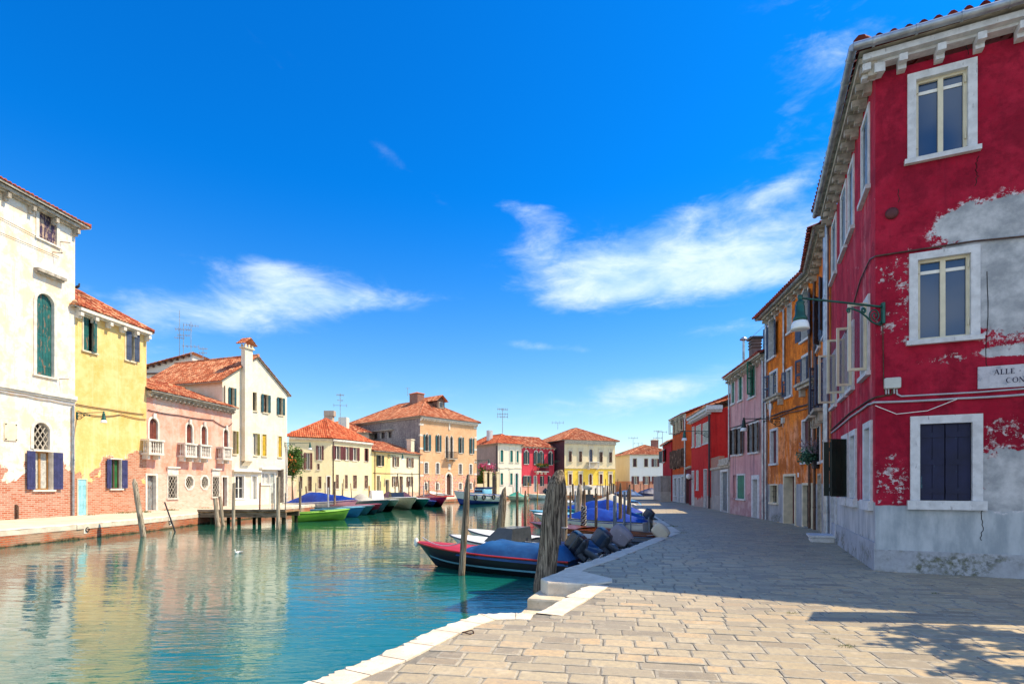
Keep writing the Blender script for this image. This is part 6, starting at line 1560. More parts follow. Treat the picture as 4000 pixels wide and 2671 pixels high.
# jetty
jt = thing('jetty', 'short wooden jetty on stilts reaching out from the left bank', 'jetty', (-15.2, 33, 0))
PLANK = wood('jetty_planks', (.26, .14, .06, 1), (.46, .29, .15, 1), 3, 14, axis='y'); BEAM = wood('jetty_beams', (.16, .11, .07, 1), (.36, .28, .2, 1), 14, 1.2, axis='x')
mb = MB()
for k in range(30): x = -18.3 + .17 * k; mb.box(Matrix(), (x, 31.9, .09), (x + .155, 34.2, .14))
mb.build('deck', PLANK, jt); mb = MB()
for y in (31.95, 33.9): mb.box(Matrix(), (-18.3, y, -.20), (-13.2, y + .16, .085))
mb.box(Matrix(), (-18.3, 31.85, .145), (-13.2, 31.98, .26)); mb.build('beam', BEAM, jt)
for x in (-17.6, -16, -14.8, -13.4):
    for y in (32.1, 34): mb = MB(); gnarl(mb, (x, y, -2), (x, y, -.2), .11, .1, .06, 10, rings=8); mb.build('pile', WBROWN, jt)

# ------------------------------------------------------------------ boats
def gel(name, col, rough=.42): return flat('hull_' + name, col, rough, var=.10, scale=2.5, bump=.05, worn=tuple(c * .55 for c in col[:3]) + (1,), wamt=.36)
HB = {n: gel(n, c) for n, c in dict(black=(.008, .008, .014, 1), red=(.42, .018, .014, 1), white=(.70, .70, .68, 1), green=(.11, .30, .02, 1), blue=(.015, .16, .36, 1), navy=(.012, .03, .12, 1), maroon=(.20, .018, .045, 1), teal=(.01, .20, .22, 1), petrol=(.02, .13, .17, 1), mint=(.30, .46, .38, 1), aqua=(.02, .32, .34, 1), cream=(.52, .52, .38, 1), magenta=(.40, .015, .09, 1), royal=(.01, .04, .26, 1), ltblue=(.16, .42, .56, 1), grey=(.30, .33, .36, 1), slate=(.05, .065, .09, 1), lime=(.24, .48, .05, 1)).items()}
VARN = wood('varnished_wood', (.10, .022, .010, 1), (.24, .07, .03, 1), 14, .9, rough=.3, axis='x', bump=.1)
def tarp_mat(name, a, b):
    t = NT(name); n = t.noise(2.2, 4, .55); n2 = t.noise(1, 3, .5, vec=t.map((2.5, 9, 4)))
    c = t.mix(t.rng(n, .3, .7), a, b); c = t.mix(t.rng(t.noise(5, 5, .7), .62, .72, 0, .5), c, tuple(min(1, x * 2.2 + .05) for x in b[:3]) + (1,))
    return t.fin(c, .55, t.bump(t.math('ADD', n, t.math('MULTIPLY', n2, .5)), .35, .05), spec=.4)
TB = tarp_mat('blue_tarpaulin', (.006, .045, .15, 1), (.012, .085, .24, 1)); TR_ = tarp_mat('royal_tarpaulin', (.002, .022, .22, 1), (.005, .05, .34, 1)); TN = tarp_mat('navy_tarpaulin', (.008, .014, .06, 1), (.014, .03, .10, 1)); TG = tarp_mat('grey_canvas', (.19, .18, .22, 1), (.27, .255, .30, 1)); TGN = tarp_mat('green_tarpaulin', (.01, .18, .13, 1), (.02, .26, .19, 1)); TBE = tarp_mat('beige_canvas', (.46, .42, .33, 1), (.56, .52, .42, 1)); TMA = tarp_mat('plum_canvas', (.06, .02, .035, 1), (.10, .04, .06, 1))
MOT = flat('engine_black', (.005, .010, .022, 1), .25, var=.2, spec=.6); MOTB = flat('engine_blue_grey', (.014, .036, .075, 1), .3, var=.2, spec=.6); MOTM = flat('engine_metal', (.045, .06, .085, 1), .4, .4, var=.4)
PORT = flat('cabin_window', (.02, .03, .05, 1), .1)
RUB = flat('rubber', (.012, .012, .012, 1), .7, var=.3)
def motor(root, M, tilt, cover=None, scale=1.0, cowl=None):
    """outboard engine; M: transom top centre, +x forward"""
    Mt = M @ Matrix.Rotation(R(tilt), 4, 'Y') @ Matrix.Scale(scale, 4)
    mb = MB(); mb.superbox(Mt, [(.235, .175, -.225, .10), (.262, .19, -.228, .13), (.268, .193, -.232, .28), (.262, .188, -.238, .43), (.235, .165, -.244, .485), (.17, .115, -.248, .515)], 24, 7)
    o = mb.build('outboard_motor', cowl or MOT, root)
    mb = MB(); mb.superbox(Mt, [(.11, .09, -.21, -.06), (.19, .14, -.215, -.01), (.255, .186, -.225, .04), (.258, .188, -.226, .095)], 24, 6); mb.build('cowl_pan', MOTM, o)
    mb = MB(); mb.superbox(Mt, [(.270, .196, -.233, .27), (.2705, .1965, -.234, .315)], 24, 7); mb.build('band', flat('engine_band', (.05, .065, .09, 1), .4), o)
    mb = MB(); mb.superbox(Mt, [(.05, .018, -.25, -.72), (.10, .03, -.24, -.60), (.095, .045, -.225, -.34), (.085, .06, -.205, -.10), (.10, .08, -.2, -.03)], 14, 3.2); mb.build('leg', MOTM, o)
    mb = MB(); mb.superbox(Mt @ Matrix.Translation((-.25, 0, -.74)) @ Matrix.Rotation(R(90), 4, 'Y'), [(.02, .02, 0, -.24), (.05, .05, 0, -.1), (.055, .055, 0, .12), (.03, .03, 0, .20)], 10, 2)
    mb.box(Mt, (-.50, -.11, -.585), (-.10, .11, -.57)); mb.box(Mt, (-.34, -.010, -.97), (-.20, .010, -.78)); mb.build('gearcase', MOTM, o)
    mb = MB()
    for k in range(3):
        a = k * 2.094; Mp = Mt @ Matrix.Translation((-.48, 0, -.74)) @ Matrix.Rotation(a, 4, 'X') @ Matrix.Rotation(.5, 4, 'Z'); mb.box(Mp, (-.012, -.05, .02), (.012, .05, .17))
    mb.build('propeller', MOTM, o)
    mb = MB(); mb.box(Mt, (-.10, -.13, -.24), (.02, -.09, .0)); mb.box(Mt, (-.10, .09, -.24), (.02, .13, .0)); mb.box(Mt, (-.13, -.13, -.10), (-.101, .13, -.04)); mb.build('clamp_bracket', MOTM, o)
    if cover:
        mb = MB(); out = []
        for z, hx, hy, fd in ((-.20, .20, .16, .22), (-.10, .27, .20, .12), (.03, .315, .235, .06), (.15, .33, .245, .035), (.30, .33, .245, .03), (.44, .315, .232, .02), (.52, .27, .195, .015), (.56, .20, .14, .01)):
            ring = []
            for q in range(32):
                a = 6.2832 * (q + .5) / 32; c_, s_ = math.cos(a), math.sin(a); f = 1 + fd * math.sin(a * 7 + z * 3) + .03 * noise.noise(Vector((c_ * 3, s_ * 3, z * 6 + scale * 9)))
                ring.append(Mt @ Vector((-.235 + hx * f * math.copysign(abs(c_) ** .5, c_), hy * f * math.copysign(abs(s_) ** .5, s_), z + .012 * math.sin(a * 5))))
            out.append(ring)
        mb.rings(out); mb.build('motor_cover', cover, o)
    return o
def boat(label, stern, bow, beam, hull, deck, fs=.42, fb=.72, inner=None, tarp=None, mot=None, stripe=None, rail=None, rake=.16, foredeck=.55, windshield=None, group='boats moored on the left bank', name='motorboat', bottom=None, full=.5, trim=0.0, side=None, cat='motorboat'):
    s0, b0 = Vector((stern[0], stern[1], WZ)), Vector((bow[0], bow[1], WZ)); d = b0 - s0; L = d.length; ang = math.atan2(d.y, d.x)
    root = thing(name, label, cat, s0, ang, group)
    M = WM[root.name]
    def hb(t):
        if t < full: return beam / 2 * (.86 + .14 * t / full)
        q = (t - full) / (1 - full); return beam / 2 * max(0.0, 1 - q ** 2.0) ** .8
    def sheer(t): return fs + (fb - fs) * max(0, t - .1) ** 1.6
    def zb(t): return -.14 + (max(0, t - .72) / .28) ** 1.7 * .16
    N = 18; T = [k / N for k in range(N + 1)]
    def X(t, z):
        h = max(.05, sheer(t) - zb(t)); f = (z - zb(t)) / h
        return t * L - (1 - f) * rake * L * t ** 2.2
    secs = []; ins = []
    for t in T:
        w = max(hb(t), .012); zt, z0 = sheer(t), zb(t); ch = z0 + (zt - z0) * (.26 + .22 * t); wc = w * (.90 - .30 * t)
        pts = [(w, zt), (w * .985, ch + (zt - ch) * .5), (wc, ch), (wc * .5, z0 + (ch - z0) * .25), (0, z0)]
        ring = [M @ Vector((X(t, z), y, z)) for y, z in pts] + [M @ Vector((X(t, z), -y, z)) for y, z in reversed(pts[:-1])]
        secs.append(ring)
        wi = max(w - .07, .004); wf = max(wc - .07, .003); zf = ch + .03; ins.append([(wi, zt - .01), (wf, zf), (0, zf - .01), (-wf, zf), (-wi, zt - .01)])
    mb = MB()
    n = len(secs[0]); i = len(mb.v)
    for r in secs: mb.v += [tuple(p) for p in r]
    for k in range(N):
        for j in range(n - 1):
            a = i + k * n + j; mb.idx((a, a + n, a + n + 1, a + 1), 1 if (bottom and j in (2, 3, 4, 5)) else 0)
    mb.face(secs[0], 0)
    H = mb.build('hull', [hull, bottom or hull], root)
    # inside shell up to the foredeck
    mb = MB(); kd = int(foredeck * N)
    if not (tarp and tarp[0] <= 0.02 and tarp[1] > .9):
        rr = [[M @ Vector((T[k] * L + (.05 if k == 0 else 0), y, z)) for y, z in ins[k]] for k in range(kd + 1)]
        mb.rings(rr, 0, False, False, sm=False); mb.face(rr[0]); mb.face(rr[-1]); mb.build('cockpit', inner or deck, root)
    mb = MB()
    for k in range(kd, N):
        for sg in (1, -1):
            a, b = T[k], T[k + 1]
            def dp(t, q): w = max(hb(t) - .03, .003); return M @ Vector((X(t, sheer(t)), sg * w * q, sheer(t) + .005 + .06 * (1 - q * q) * min(1, w * 3)))
            for q0, q1 in ((1, .6), (.6, 0)): 
                p4 = [dp(a, q0), dp(b, q0), dp(b, q1), dp(a, q1)]; mb.face(p4 if sg == -1 else p4[::-1], sm=True)
    for k in range(0, kd):
        for sg in (1, -1):
            a, b = T[k], T[k + 1]; p4 = [M @ Vector((X(t, sheer(t)), sg * w, sheer(t) + .004)) for t, w in ((a, hb(a)), (b, hb(b)), (b, hb(b) - .10), (a, hb(a) - .10))]; mb.face(p4, sm=True)
    p = sheer(0) + .003; mb.face([M @ Vector((x, y, p)) for x, y in ((0, -hb(0)), (.10, -hb(0)), (.10, hb(0)), (0, hb(0)))])
    mb.build('deck', deck, root)
    mb = MB()
    for sg in (1, -1): mb.tube([M @ Vector((X(t, sheer(t)), sg * (max(hb(t), .012) + .008), sheer(t) - .005)) for t in T], .026, 6)
    mb.build('gunwale', rail or deck, root)
    if stripe:
        for sg in (1, -1):
            mb = MB()
            for k in range(N - 1):
                q = []
                for t, f in ((T[k], .62), (T[k + 1], .62), (T[k + 1], .70), (T[k], .70)):
                    w = max(hb(t), .012) * .99 + .006; z = zb(t) + (sheer(t) - zb(t)) * (f - .16); ch = .26 + .22 * t; 
                    wq = w * (.90 - .30 * t) + (w - w * (.90 - .30 * t)) * min(1, max(0, (f - .16 - ch) / (1 - ch)) * 1.9) + .012
                    q.append(M @ Vector((X(t, z), sg * wq, z)))
                mb.face(q)
            mb.build('stripe', stripe, root)
    if tarp:
        t0, t1, h, tm = tarp[:4]; peak = tarp[4] if len(tarp) > 4 else .4; mb = MB(); rr = []; nt = 26
        for k in range(nt + 1):
            t = t0 + (t1 - t0) * k / nt; q = k / nt; w = max(hb(t), .01) + .03
            hh = h * (min(1, q / max(.02, peak)) ** .7 if q < peak else max(0, 1 - (q - peak) / (1 - peak)) ** .75); hh = h * min(1, q / .06, (1 - q) / (1 - peak)) if len(tarp) > 5 else hh; hh *= 1 + .16 * noise.noise(Vector((t * 9, L, 0))); ring = []
            for j in range(15):
                a = -1 + 2 * j / 14; wr = .04 * noise.noise(Vector((t * 14, a * 2.5, L * 3))) + .025 * noise.noise(Vector((t * 30, a * 5, 2)))
                ex_ = 5.0 if len(tarp) > 5 else 1.7; zz = sheer(t) - .10 + (hh + .11) * (1 - abs(a) ** ex_) + wr * .9 * (1 - abs(a) ** 4)
                xx = X(t, sheer(t)); ring.append(M @ Vector((xx, a * w * (1 + .02 * noise.noise(Vector((t * 20, a, 7)))), zz)))
            rr.append(ring)
        mb.rings(rr, 0, False, False); mb.face(rr[0]); mb.face(rr[-1]); mb.build('tarpaulin', tm, root)
    if windshield:
        t, h, wm = windshield; w = hb(t) * .8; z = sheer(t) + .05; x = t * L; mb = MB()
        F0 = [M @ Vector((x - .7, -w, z)), M @ Vector((x - .7, -w * .85, z + h)), M @ Vector((x - .15, -w * .75, z + h)), M @ Vector((x + .35, -w * .75, z))]; F1_ = [M @ Vector((x - .7, w, z)), M @ Vector((x - .7, w * .85, z + h)), M @ Vector((x - .15, w * .75, z + h)), M @ Vector((x + .35, w * .75, z))]
        mb.rings([F0, F1_], 0, True, True, sm=False); mb.build('windshield', wm, root)
    if mot:
        for q in (mot if isinstance(mot, list) else [mot]):
            motor(root, M @ Matrix.Translation((-.04, q.get('y', 0), fs + .10)), q.get('tilt', 55), q.get('cover'), q.get('s', 1.0), q.get('cowl'))
    return root
def bt(label, us, vs, ub, vb, beam, hull, deck, **k):
    a, b = G(us, vs, WZ), G(ub, vb, WZ); return boat(label, (a.x, a.y), (b.x, b.y), beam, hull, deck, **k)
RG = 'boats moored on the shaded bank'
# near black speedboat
b1 = boat('black and red speedboat with blue tarpaulin, nearest to the steps', (1.62, 13.55), (-2.72, 15.75), 1.5, HB['black'], HB['red'], fs=.46, fb=.70, foredeck=.56, inner=TN, tarp=(-.0, .64, .30, TB, .72, 'box'), stripe=HB['ltblue'], rake=.13, group=RG, mot=dict(tilt=54, s=.90, cowl=MOT), full=.45)
p = Vector((-2.74, 15.70, WZ + .66)); fd = thing('fender', 'small white fender hanging at the black speedboat bow', 'fender', p)
mb = MB(); mb.lathe([(.015, -.15), (.06, -.11), (.07, 0), (.055, .08), (.02, .12)], Matrix.Translation(p), 12); mb.build('body', WHITEPAINT, fd); mb = MB(); mb.tube([p + Vector((0, 0, .14)), p + Vector((.05, .05, .22))], .012, 5); mb.build('rope', CABLE_L, fd)
boat('white speedboat with a black windscreen, next beyond the black speedboat', (2.45, 14.9), (-2.0, 17.6), 1.6, HB['white'], HB['white'], fs=.46, fb=.74, inner=TN, windshield=(.62, .42, flat('smoked_screen', (.05, .06, .07, 1), .15)), tarp=(0, .42, .22, TN, .5), mot=dict(tilt=52, s=.88, cowl=MOTB), group=RG, rail=HB['slate'])
boat('second white speedboat with a grey canvas over its engine', (3.15, 16.1), (-1.6, 19.3), 1.7, HB['white'], HB['white'], fs=.46, fb=.80, inner=HB['slate'], mot=dict(tilt=50, s=.82, cover=TG), tarp=(0, .38, .15, TN, .5), group=RG, rail=HB['slate'])
boat('varnished mahogany boat with a dark hull', (5.5, 20.8), (.85, 26.0), 1.6, VARN, VARN, fs=.40, fb=.58, inner=VARN, group=RG, rail=VARN, bottom=HB['black'])
boat('dark slate barge-like boat with a pale bundle over its engine', (4.75, 17.7), (1.9, 19.3), 1.5, HB['slate'], HB['slate'], fs=.50, fb=.56, inner=HB['slate'], mot=dict(tilt=48, s=.68, cover=TBE, cowl=MOT), group=RG, bottom=HB['maroon'], full=.6)
boat('white boat under a royal blue tarpaulin behind the rope-wrapped post', (6.6, 26.4), (1.15, 30.2), 1.9, HB['white'], HB['white'], fs=.52, fb=.80, tarp=(0, .68, .62, TR_, .6), mot=dict(tilt=52, s=.85, cowl=MOTB), group=RG, rail=HB['slate'], bottom=HB['petrol'])
boat('turquoise boat with its bow pointing out beyond the white tarpaulin boat', (7.3, 30.0), (1.1, 33.6), 1.7, HB['ltblue'], HB['ltblue'], fs=.5, fb=.82, tarp=(0, .5, .5, TR_, .5), group=RG)
boat('green trimmed boat under the larger crumpled royal blue tarpaulin', (7.9, 33.6), (2.4, 38.6), 2.1, HB['aqua'], HB['aqua'], fs=.6, fb=.9, tarp=(0, .78, .75, TR_, .42), group=RG)
boat('white cabin cruiser with a beige awning behind the blue tarpaulins', (9.0, 39.5), (3.4, 44.0), 2.4, HB['white'], HB['white'], fs=.8, fb=1.2, inner=TBE, tarp=(.05, .5, .8, TBE, .5), windshield=(.66, .6, PORT), group=RG)
boat('white open boat moored beyond the cabin cruiser', (9.5, 45.0), (3.6, 49.5), 2.1, HB['white'], HB['white'], fs=.6, fb=1.0, inner=HB['grey'], windshield=(.55, .5, PORT), group=RG)
boat('dark navy boat moored along the far end of the shaded quay', (11.2, 50.5), (14.5, 58.5), 1.7, HB['navy'], HB['navy'], fs=.75, fb=1.0, inner=TN, group=RG) if False else None
boat('long low boat under navy tarpaulin before the far white house', (19.5, 84), (14.5, 80.0), 2.2, HB['navy'], HB['navy'], fs=.8, fb=1.2, tarp=(0, .95, .9, TB, .3), group=RG)
boat('navy covered boat tied beside the quay bend before the far white house', (24, 88), (19.5, 86), 2.2, HB['navy'], HB['black'], fs=.9, fb=1.2, tarp=(0, .95, 1.0, TN, .4), group=RG)
boat('slim blue boat with its bow poking past the last mooring posts', (10.6, 47.2), (12.9, 60.0), 1.3, HB['navy'], HB['ltblue'], fs=.62, fb=.80, inner=TN, group=RG)
# beige fender on a post
p = Dp(2298, 30, ZV(1903, 30)); fd = thing('buoy', 'beige sausage buoy hanging on the stakes before the yellow facade', 'buoy', p)
mb = MB(); mb.superbox(Matrix.Translation(p) @ Matrix.Rotation(R(90), 4, 'Y'), [(.06, .06, 0, -.22), (.13, .13, 0, -.17), (.15, .15, 0, 0), (.13, .13, 0, .17), (.06, .06, 0, .22)], 12, 2.4); mb.build('body', TBE, fd); mb = MB(); mb.tube([p + Vector((-.2, 0, 0)), p + Vector((-.3, 0, -.25)), p + Vector((-.3, 0, -1.2))], .02, 5); mb.build('rope', CABLE_L, fd)
# left bank row
bt('lime green boat lying along the jetty', 1150, 2036, 1366, 2028, 1.6, HB['green'], HB['lime'], fs=.55, fb=.74, rail=HB['lime'], rake=.10)
bt('sky blue boat with a pale deck, next to the lime green boat', 1235, 2016, 1425, 2020, 1.6, HB['blue'], HB['ltblue'], fs=.55, fb=.80, rake=.14)
bt('dark blue boat with a grey deck whose bow shows behind the sky blue one', 1255, 2004, 1462, 2012, 1.6, HB['petrol'], HB['grey'], fs=.55, fb=.8, rake=.14)
bt('white boat covered with a long blue tarpaulin up to its bow', 1130, 1992, 1398, 2000, 2.0, HB['white'], HB['white'], fs=.70, fb=1.15, tarp=(0, .985, .95, TR_, .38), rake=.10)
bt('maroon boat with a pink deck in the left row', 1320, 1998, 1490, 2010, 1.7, HB['maroon'], flat('hull_pink', (.42, .10, .14, 1), .4), fs=.6, fb=.9, rake=.14, bottom=HB['petrol'])
bt('petrol blue boat with a pale rim and beige cover in the left row', 1380, 1982, 1520, 2004, 1.9, HB['petrol'], HB['white'], fs=.75, fb=1.2, tarp=(0, .5, .75, TBE, .5), rake=.16)
bt('mint green boat with a steering cabin frame in the left row', 1425, 1976, 1555, 2001, 1.9, HB['mint'], HB['white'], fs=.75, fb=1.15, windshield=(.45, .9, HB['white']), rake=.16, bottom=HB['black'])
bt('pale cream-green boat with a white deck and rails in the left row', 1500, 1968, 1625, 1995, 2.2, HB['cream'], HB['white'], fs=.9, fb=1.3, tarp=(0, .4, .6, TMA, .5), windshield=(.5, .5, PORT), rake=.14)
bt('turquoise boat with a white rim in the left row', 1560, 1965, 1675, 1992, 2.0, HB['teal'], HB['white'], fs=.8, fb=1.1, tarp=(0, .4, .7, TMA, .5), rake=.16)
bt('small royal blue boat tucked beside the turquoise one', 1620, 1962, 1702, 1982, 1.5, HB['royal'], HB['royal'], fs=.5, fb=.7, rake=.12)
bt('magenta red boat at the end of the left row', 1650, 1958, 1742, 1982, 2.0, HB['magenta'], HB['red'], fs=.8, fb=1.15, rake=.14, tarp=(0, .5, .35, TMA, .5))
bt('red and white boat moored by the palace arched door', 1672, 1952, 1760, 1958, 2.0, HB['red'], HB['white'], fs=.8, fb=1.0, inner=HB['black'], bottom=HB['black'], rake=.08) if False else None
bt('red and white open boat in front of the palace grilles', 1755, 1956, 1680, 1952, 2.0, HB['red'], HB['white'], fs=.8, fb=1.5, inner=HB['grey'], bottom=HB['black'], rake=.08)
# workboat
wb = bt('blue and white workboat with tyre fenders and a folded cover', 1950, 1964, 1772, 1972, 2.6, HB['white'], HB['white'], fs=1.15, fb=1.75, inner=HB['ltblue'], rail=HB['royal'], bottom=HB['royal'], rake=.12, name='workboat', group=None, foredeck=.72, cat='workboat')
M = WM[wb.name]; L = (G(1950, 1964, WZ) - G(1772, 1972, WZ)).length
mb = MB(); mb.superbox(M, [(.95, .85, L * .38, 1.2), (.95, .85, L * .38, 1.75), (.85, .78, L * .38, 1.85)], 16, 6); mb.build('cabin', HB['ltblue'], wb)
mb = MB(); mb.superbox(M, [(1.0, .8, L * .36, 1.86), (1.15, .9, L * .36, 1.98), (1.0, .8, L * .36, 2.1)], 16, 4); mb.build('folded_cover', TN, wb)
mb = MB(); mb.box(M, (L * .38 + .95, -.6, 1.45), (L * .38 + .97, .6, 1.72)); mb.build('pane', PORT, wb)
for q in (.15, .34, .55, .7):
    mb = MB(); y = 1.38 if q < .5 else 1.38 - (q - .5) * 1.4; c = Vector((q * L, y, .85)); mb.tube([M @ (c + Vector((math.cos(a) * .27, 0, math.sin(a) * .27))) for a in [j * .4833 for j in range(14)]], .085, 8, caps=False); mb.build('tyre_fender', RUB, wb)
mb = MB()
for sg in (1, -1): mb.tube([M @ Vector((q * L, sg * (1.33 - max(0, q - .5) * 1.1), .95 + .25 * q)) for q in [j / 10 for j in range(9)]], .05, 6)
mb.build('rubbing_strake', HB['royal'], wb)
bt('cream boat under a green tarpaulin before the cream white house', 2048, 1955, 1984, 1957, 2.0, HB['cream'], HB['cream'], fs=.6, fb=.8, tarp=(0, .95, .7, TGN, .5))
bt('white and grey open boat with an engine in front of the raspberry house', 2132, 1950, 2058, 1950, 2.0, HB['white'], HB['mint'], fs=.7, fb=1.0, inner=HB['grey'], mot=dict(tilt=50, s=1.6))
# seagull floating
p = G(930, 2160, WZ); sgull = thing('seagull', 'white gull floating on the canal in front of the jetty', 'bird', p)
MS = Matrix.Translation(p) @ Matrix.Rotation(R(-110), 4, 'Z') @ Matrix.Scale(.62, 4)
mb = MB(); mb.superbox(MS @ Matrix.Rotation(R(90), 4, 'Y'), [(.01, .02, -.06, -.26), (.05, .05, -.05, -.18), (.08, .08, -.03, -.04), (.08, .09, -.03, .08), (.05, .06, -.06, .17), (.02, .02, -.10, .21)], 12, 2)
mb.superbox(MS, [(.03, .03, .17, .08), (.035, .032, .19, .14), (.042, .036, .20, .19), (.03, .028, .20, .23), (.01, .01, .20, .245)], 10, 2); mb.build('body', flat('gull_white', (.72, .72, .72, 1), .8), sgull)
mb = MB(); mb.lathe([(.014, 0), (.003, .07)], MS @ Matrix.Translation((.235, 0, .19)) @ Matrix.Rotation(R(95), 4, 'Y'), 6); mb.build('beak', IVORY, sgull)
mb = MB()
for y in (-.075, .075): mb.superbox(MS @ Matrix.Translation((-.06, y, .06)) @ Matrix.Rotation(R(97), 4, 'Y'), [(.01, .01, 0, -.22), (.05, .02, 0, -.1), (.05, .02, 0, .06), (.015, .01, 0, .14)], 8, 2)
mb.build('wing', flat('gull_grey', (.3, .32, .34, 1), .8), sgull)

def rope(label, a, b, sag=.25): return cable('mooring_rope', label, [a, b], .014, CABLE_L, sag)
rope('slack rope from the black speedboat bow to the tall leaning post', (-2.55, 15.62, WZ + .8), (-1.22, 13.9, .25), .18)
rope('rope tying the black speedboat stern to the quay', (1.58, 13.1, WZ + .44), (2.15, 13.0, .02), .12)
rope('rope from the second white speedboat stern to the kerb', (3.1, 15.6, WZ + .46), (3.75, 15.7, .02), .1)
rope('rope from the slate barge-like boat to the quay corner', (4.9, 18.2, WZ + .5), (5.4, 19.0, .02), .1)
# ------------------------------------------------------------------ wall lamps
def lamp(label, fc, u, v, L, dirv=None, mat=None, drop=.25, size=1.0, mirror=1):
    a, z = fc.sz(u, v); p = fc.P(a, 0, z); n = Vector((fc.n.x, fc.n.y, 0)) if dirv is None else Vector((dirv[0], dirv[1], 0)).normalized()
    mt = mat or GREENIRON; root = thing('wall_lamp', label, 'street lamp', p, math.atan2(n.y, n.x), 'bracket lamps on the house fronts')
    e = p + n * L + Vector((0, 0, .06 * size)); up = Vector((0, 0, 1))
    mb = MB(); mb.tube([p + up * .03, p + n * L * .5 + up * .05, e], [.024 * size, .02 * size, .018 * size], 8); mb.superbox(Matrix.Translation(p), [(.03, .06, 0, -.28 * size), (.03, .06, 0, .1 * size)], 10, 4) ; mb.build('arm', mt, root)
    mb = MB()
    def spiral(c, r0, t0, t1, r1, w=.012, n_=26):
        pts = []
        for k in range(n_ + 1):
            q = k / n_; t = t0 + (t1 - t0) * q; r = r0 + (r1 - r0) * q; pts.append(p + n * (c[0] + math.cos(t) * r) * size + up * (c[1] + math.sin(t) * r) * size)
        mb.tube(pts, w * size, 6)
    S = L / 1.7
    spiral((.17, -.14), .13, -1.2, 10.5, .02); spiral((.42, -.06), .055, 4.7, -6.5, .012)
    mb.tube([p + n * x * size + up * y * size for x, y in ((.02, -.24), (.12, -.30), (.24, -.26), (.36, -.17), (.50, -.09), (.64, -.055), (.76, -.05))], .016 * size, 6); spiral((.74, -.09), .045, 1.4, -7.5, .01); spiral((.05, -.27), .05, 0, -7, .01)
    mb.build('scroll', mt, root)
    T = Matrix.Translation(e)
    mb = MB(); mb.lathe([(r * size, z_ * size) for r, z_ in ((.0, .06), (.035, .05), (.045, .0), (.03, -.03), (.05, -.05), (.075, -.08), (.06, -.12), (.075, -.15), (.085, -.30), (.115, -.36), (.12, -.40), (.02, -.40))], T, 16); mb.build('lamp_shade', mt, root)
    mb = MB(); mb.lathe([(r * size, z_ * size) for r, z_ in ((.10, -.402), (.125, -.42), (.14, -.47), (.15, -.53), (.155, -.555), (.10, -.56), (.02, -.56))], T, 16); mb.build('lamp_glass', LAMPGLASS, root)
    return root
lamp('green scrolled bracket lamp on the corner of the crimson house', fR, 3447, 1205, 1.85, (-.97, -.22), size=1.05)
lamp('dark scrolled bracket lamp on the orange house, above its doors', fO, 3053, 1638, 1.6, mat=flat('dark_lamp_iron', (.012, .03, .028, 1), .45, .3), size=1.0)
lamp('green bracket lamp at the corner of the scarlet house', fS, 2770, 1686, 1.75, size=1.25)
lamp('green bracket lamp on the yellow house next to the tall white house', fB, 300, 1616, 1.65, size=1.05)
lamp('green bracket lamp at the right corner of the cream gabled house', fD, 1113, 1731, 2.2, (1, .15), size=1.1)
lamp('green bracket lamp on the low two-tone yellow house', fF, 1516, 1777, 2.3, (.95, -.25), size=1.5)
lamp('green bracket lamp at the right corner of the gothic brick palace', fG, 1856, 1797, 2.4, (1, .0), size=1.6)
lamp('green bracket lamp between the raspberry house and the plum side wall', fI, 2161, 1800, 2.2, (1, -.4), size=1.6)
p = fO.P(fO.sz(3068, 1646)[0], 0, fO.sz(3068, 1646)[1]); jb2 = thing('junction_box', 'small pale junction box under the orange house lamp bracket', 'junction box', p, math.atan2(fO.e.y, fO.e.x))
mb = MB(); a, z = fO.sz(3063, 1640); fO.box(mb, a - .12, a + .12, .003, .1, z - .14, z + .1); mb.build('box', flat('box_plastic', (.52, .54, .50, 1)), jb2); mb = MB(); mb.tube([fO.P(a, .05, z - .14), fO.P(a, .05, z - .32)], .02, 6); mb.build('conduit_stub', CABLE_L, jb2)
# ------------------------------------------------------------------ cables on the lit side
wallcable('cable', 'dark cable bundle crossing the tall white house under its string course', [(fA, -60, 1515, .06), (fA, 100, 1545, .06), (fA, 200, 1563, .06), (fA, 290, 1580, .06)], .03, CABLE_L, .03)
wallcable('cable', 'dark cable crossing the yellow house above the bracket lamp', [(fB, 294, 1578, .05), (fB, 420, 1598, .05), (fB, 560, 1618, .05)], .025, COPPER, .02)
wallcable('cable', 'drooping cable behind the yellow house lamp', [(fB, 300, 1605, .05), (fB, 380, 1624, .05), (fB, 470, 1618, .05), (fB, 568, 1638, .05)], .022, COPPER, .05)
wallcable('cable', 'sagging dark cable along the pink house above its arched windows', [(fC, 575, 1600, .05), (fC, 700, 1622, .05), (fC, 830, 1640, .05), (fC, 880, 1668, .05), (fC, 905, 1652, .05)], .03, CABLE_D, .05)
wallcable('cable', 'thin grey wire on the upper part of the tall white house', [(fA, -60, 820, .05), (fA, 135, 922, .06)], .012, CABLE_D)
wallcable('cable', 'thin grey wire below the shuttered top window of the tall white house', [(fA, -60, 884, .05), (fA, 228, 1005, .06)], .012, CABLE_D)
wallcable('cable', 'thin cable across the two-tone yellow house between storeys', [(fF, 1456, 1846, .05), (fF, 1560, 1848, .05), (fF, 1640, 1850, .05)], .03, COPPER, .06)
wallcable('cable', 'white double wire across the grey side wall above the oleander', [(sH[0], 1866, 1806, .1), (sH[0], 1940, 1812, .1)], .035, CABLE_L, .1)
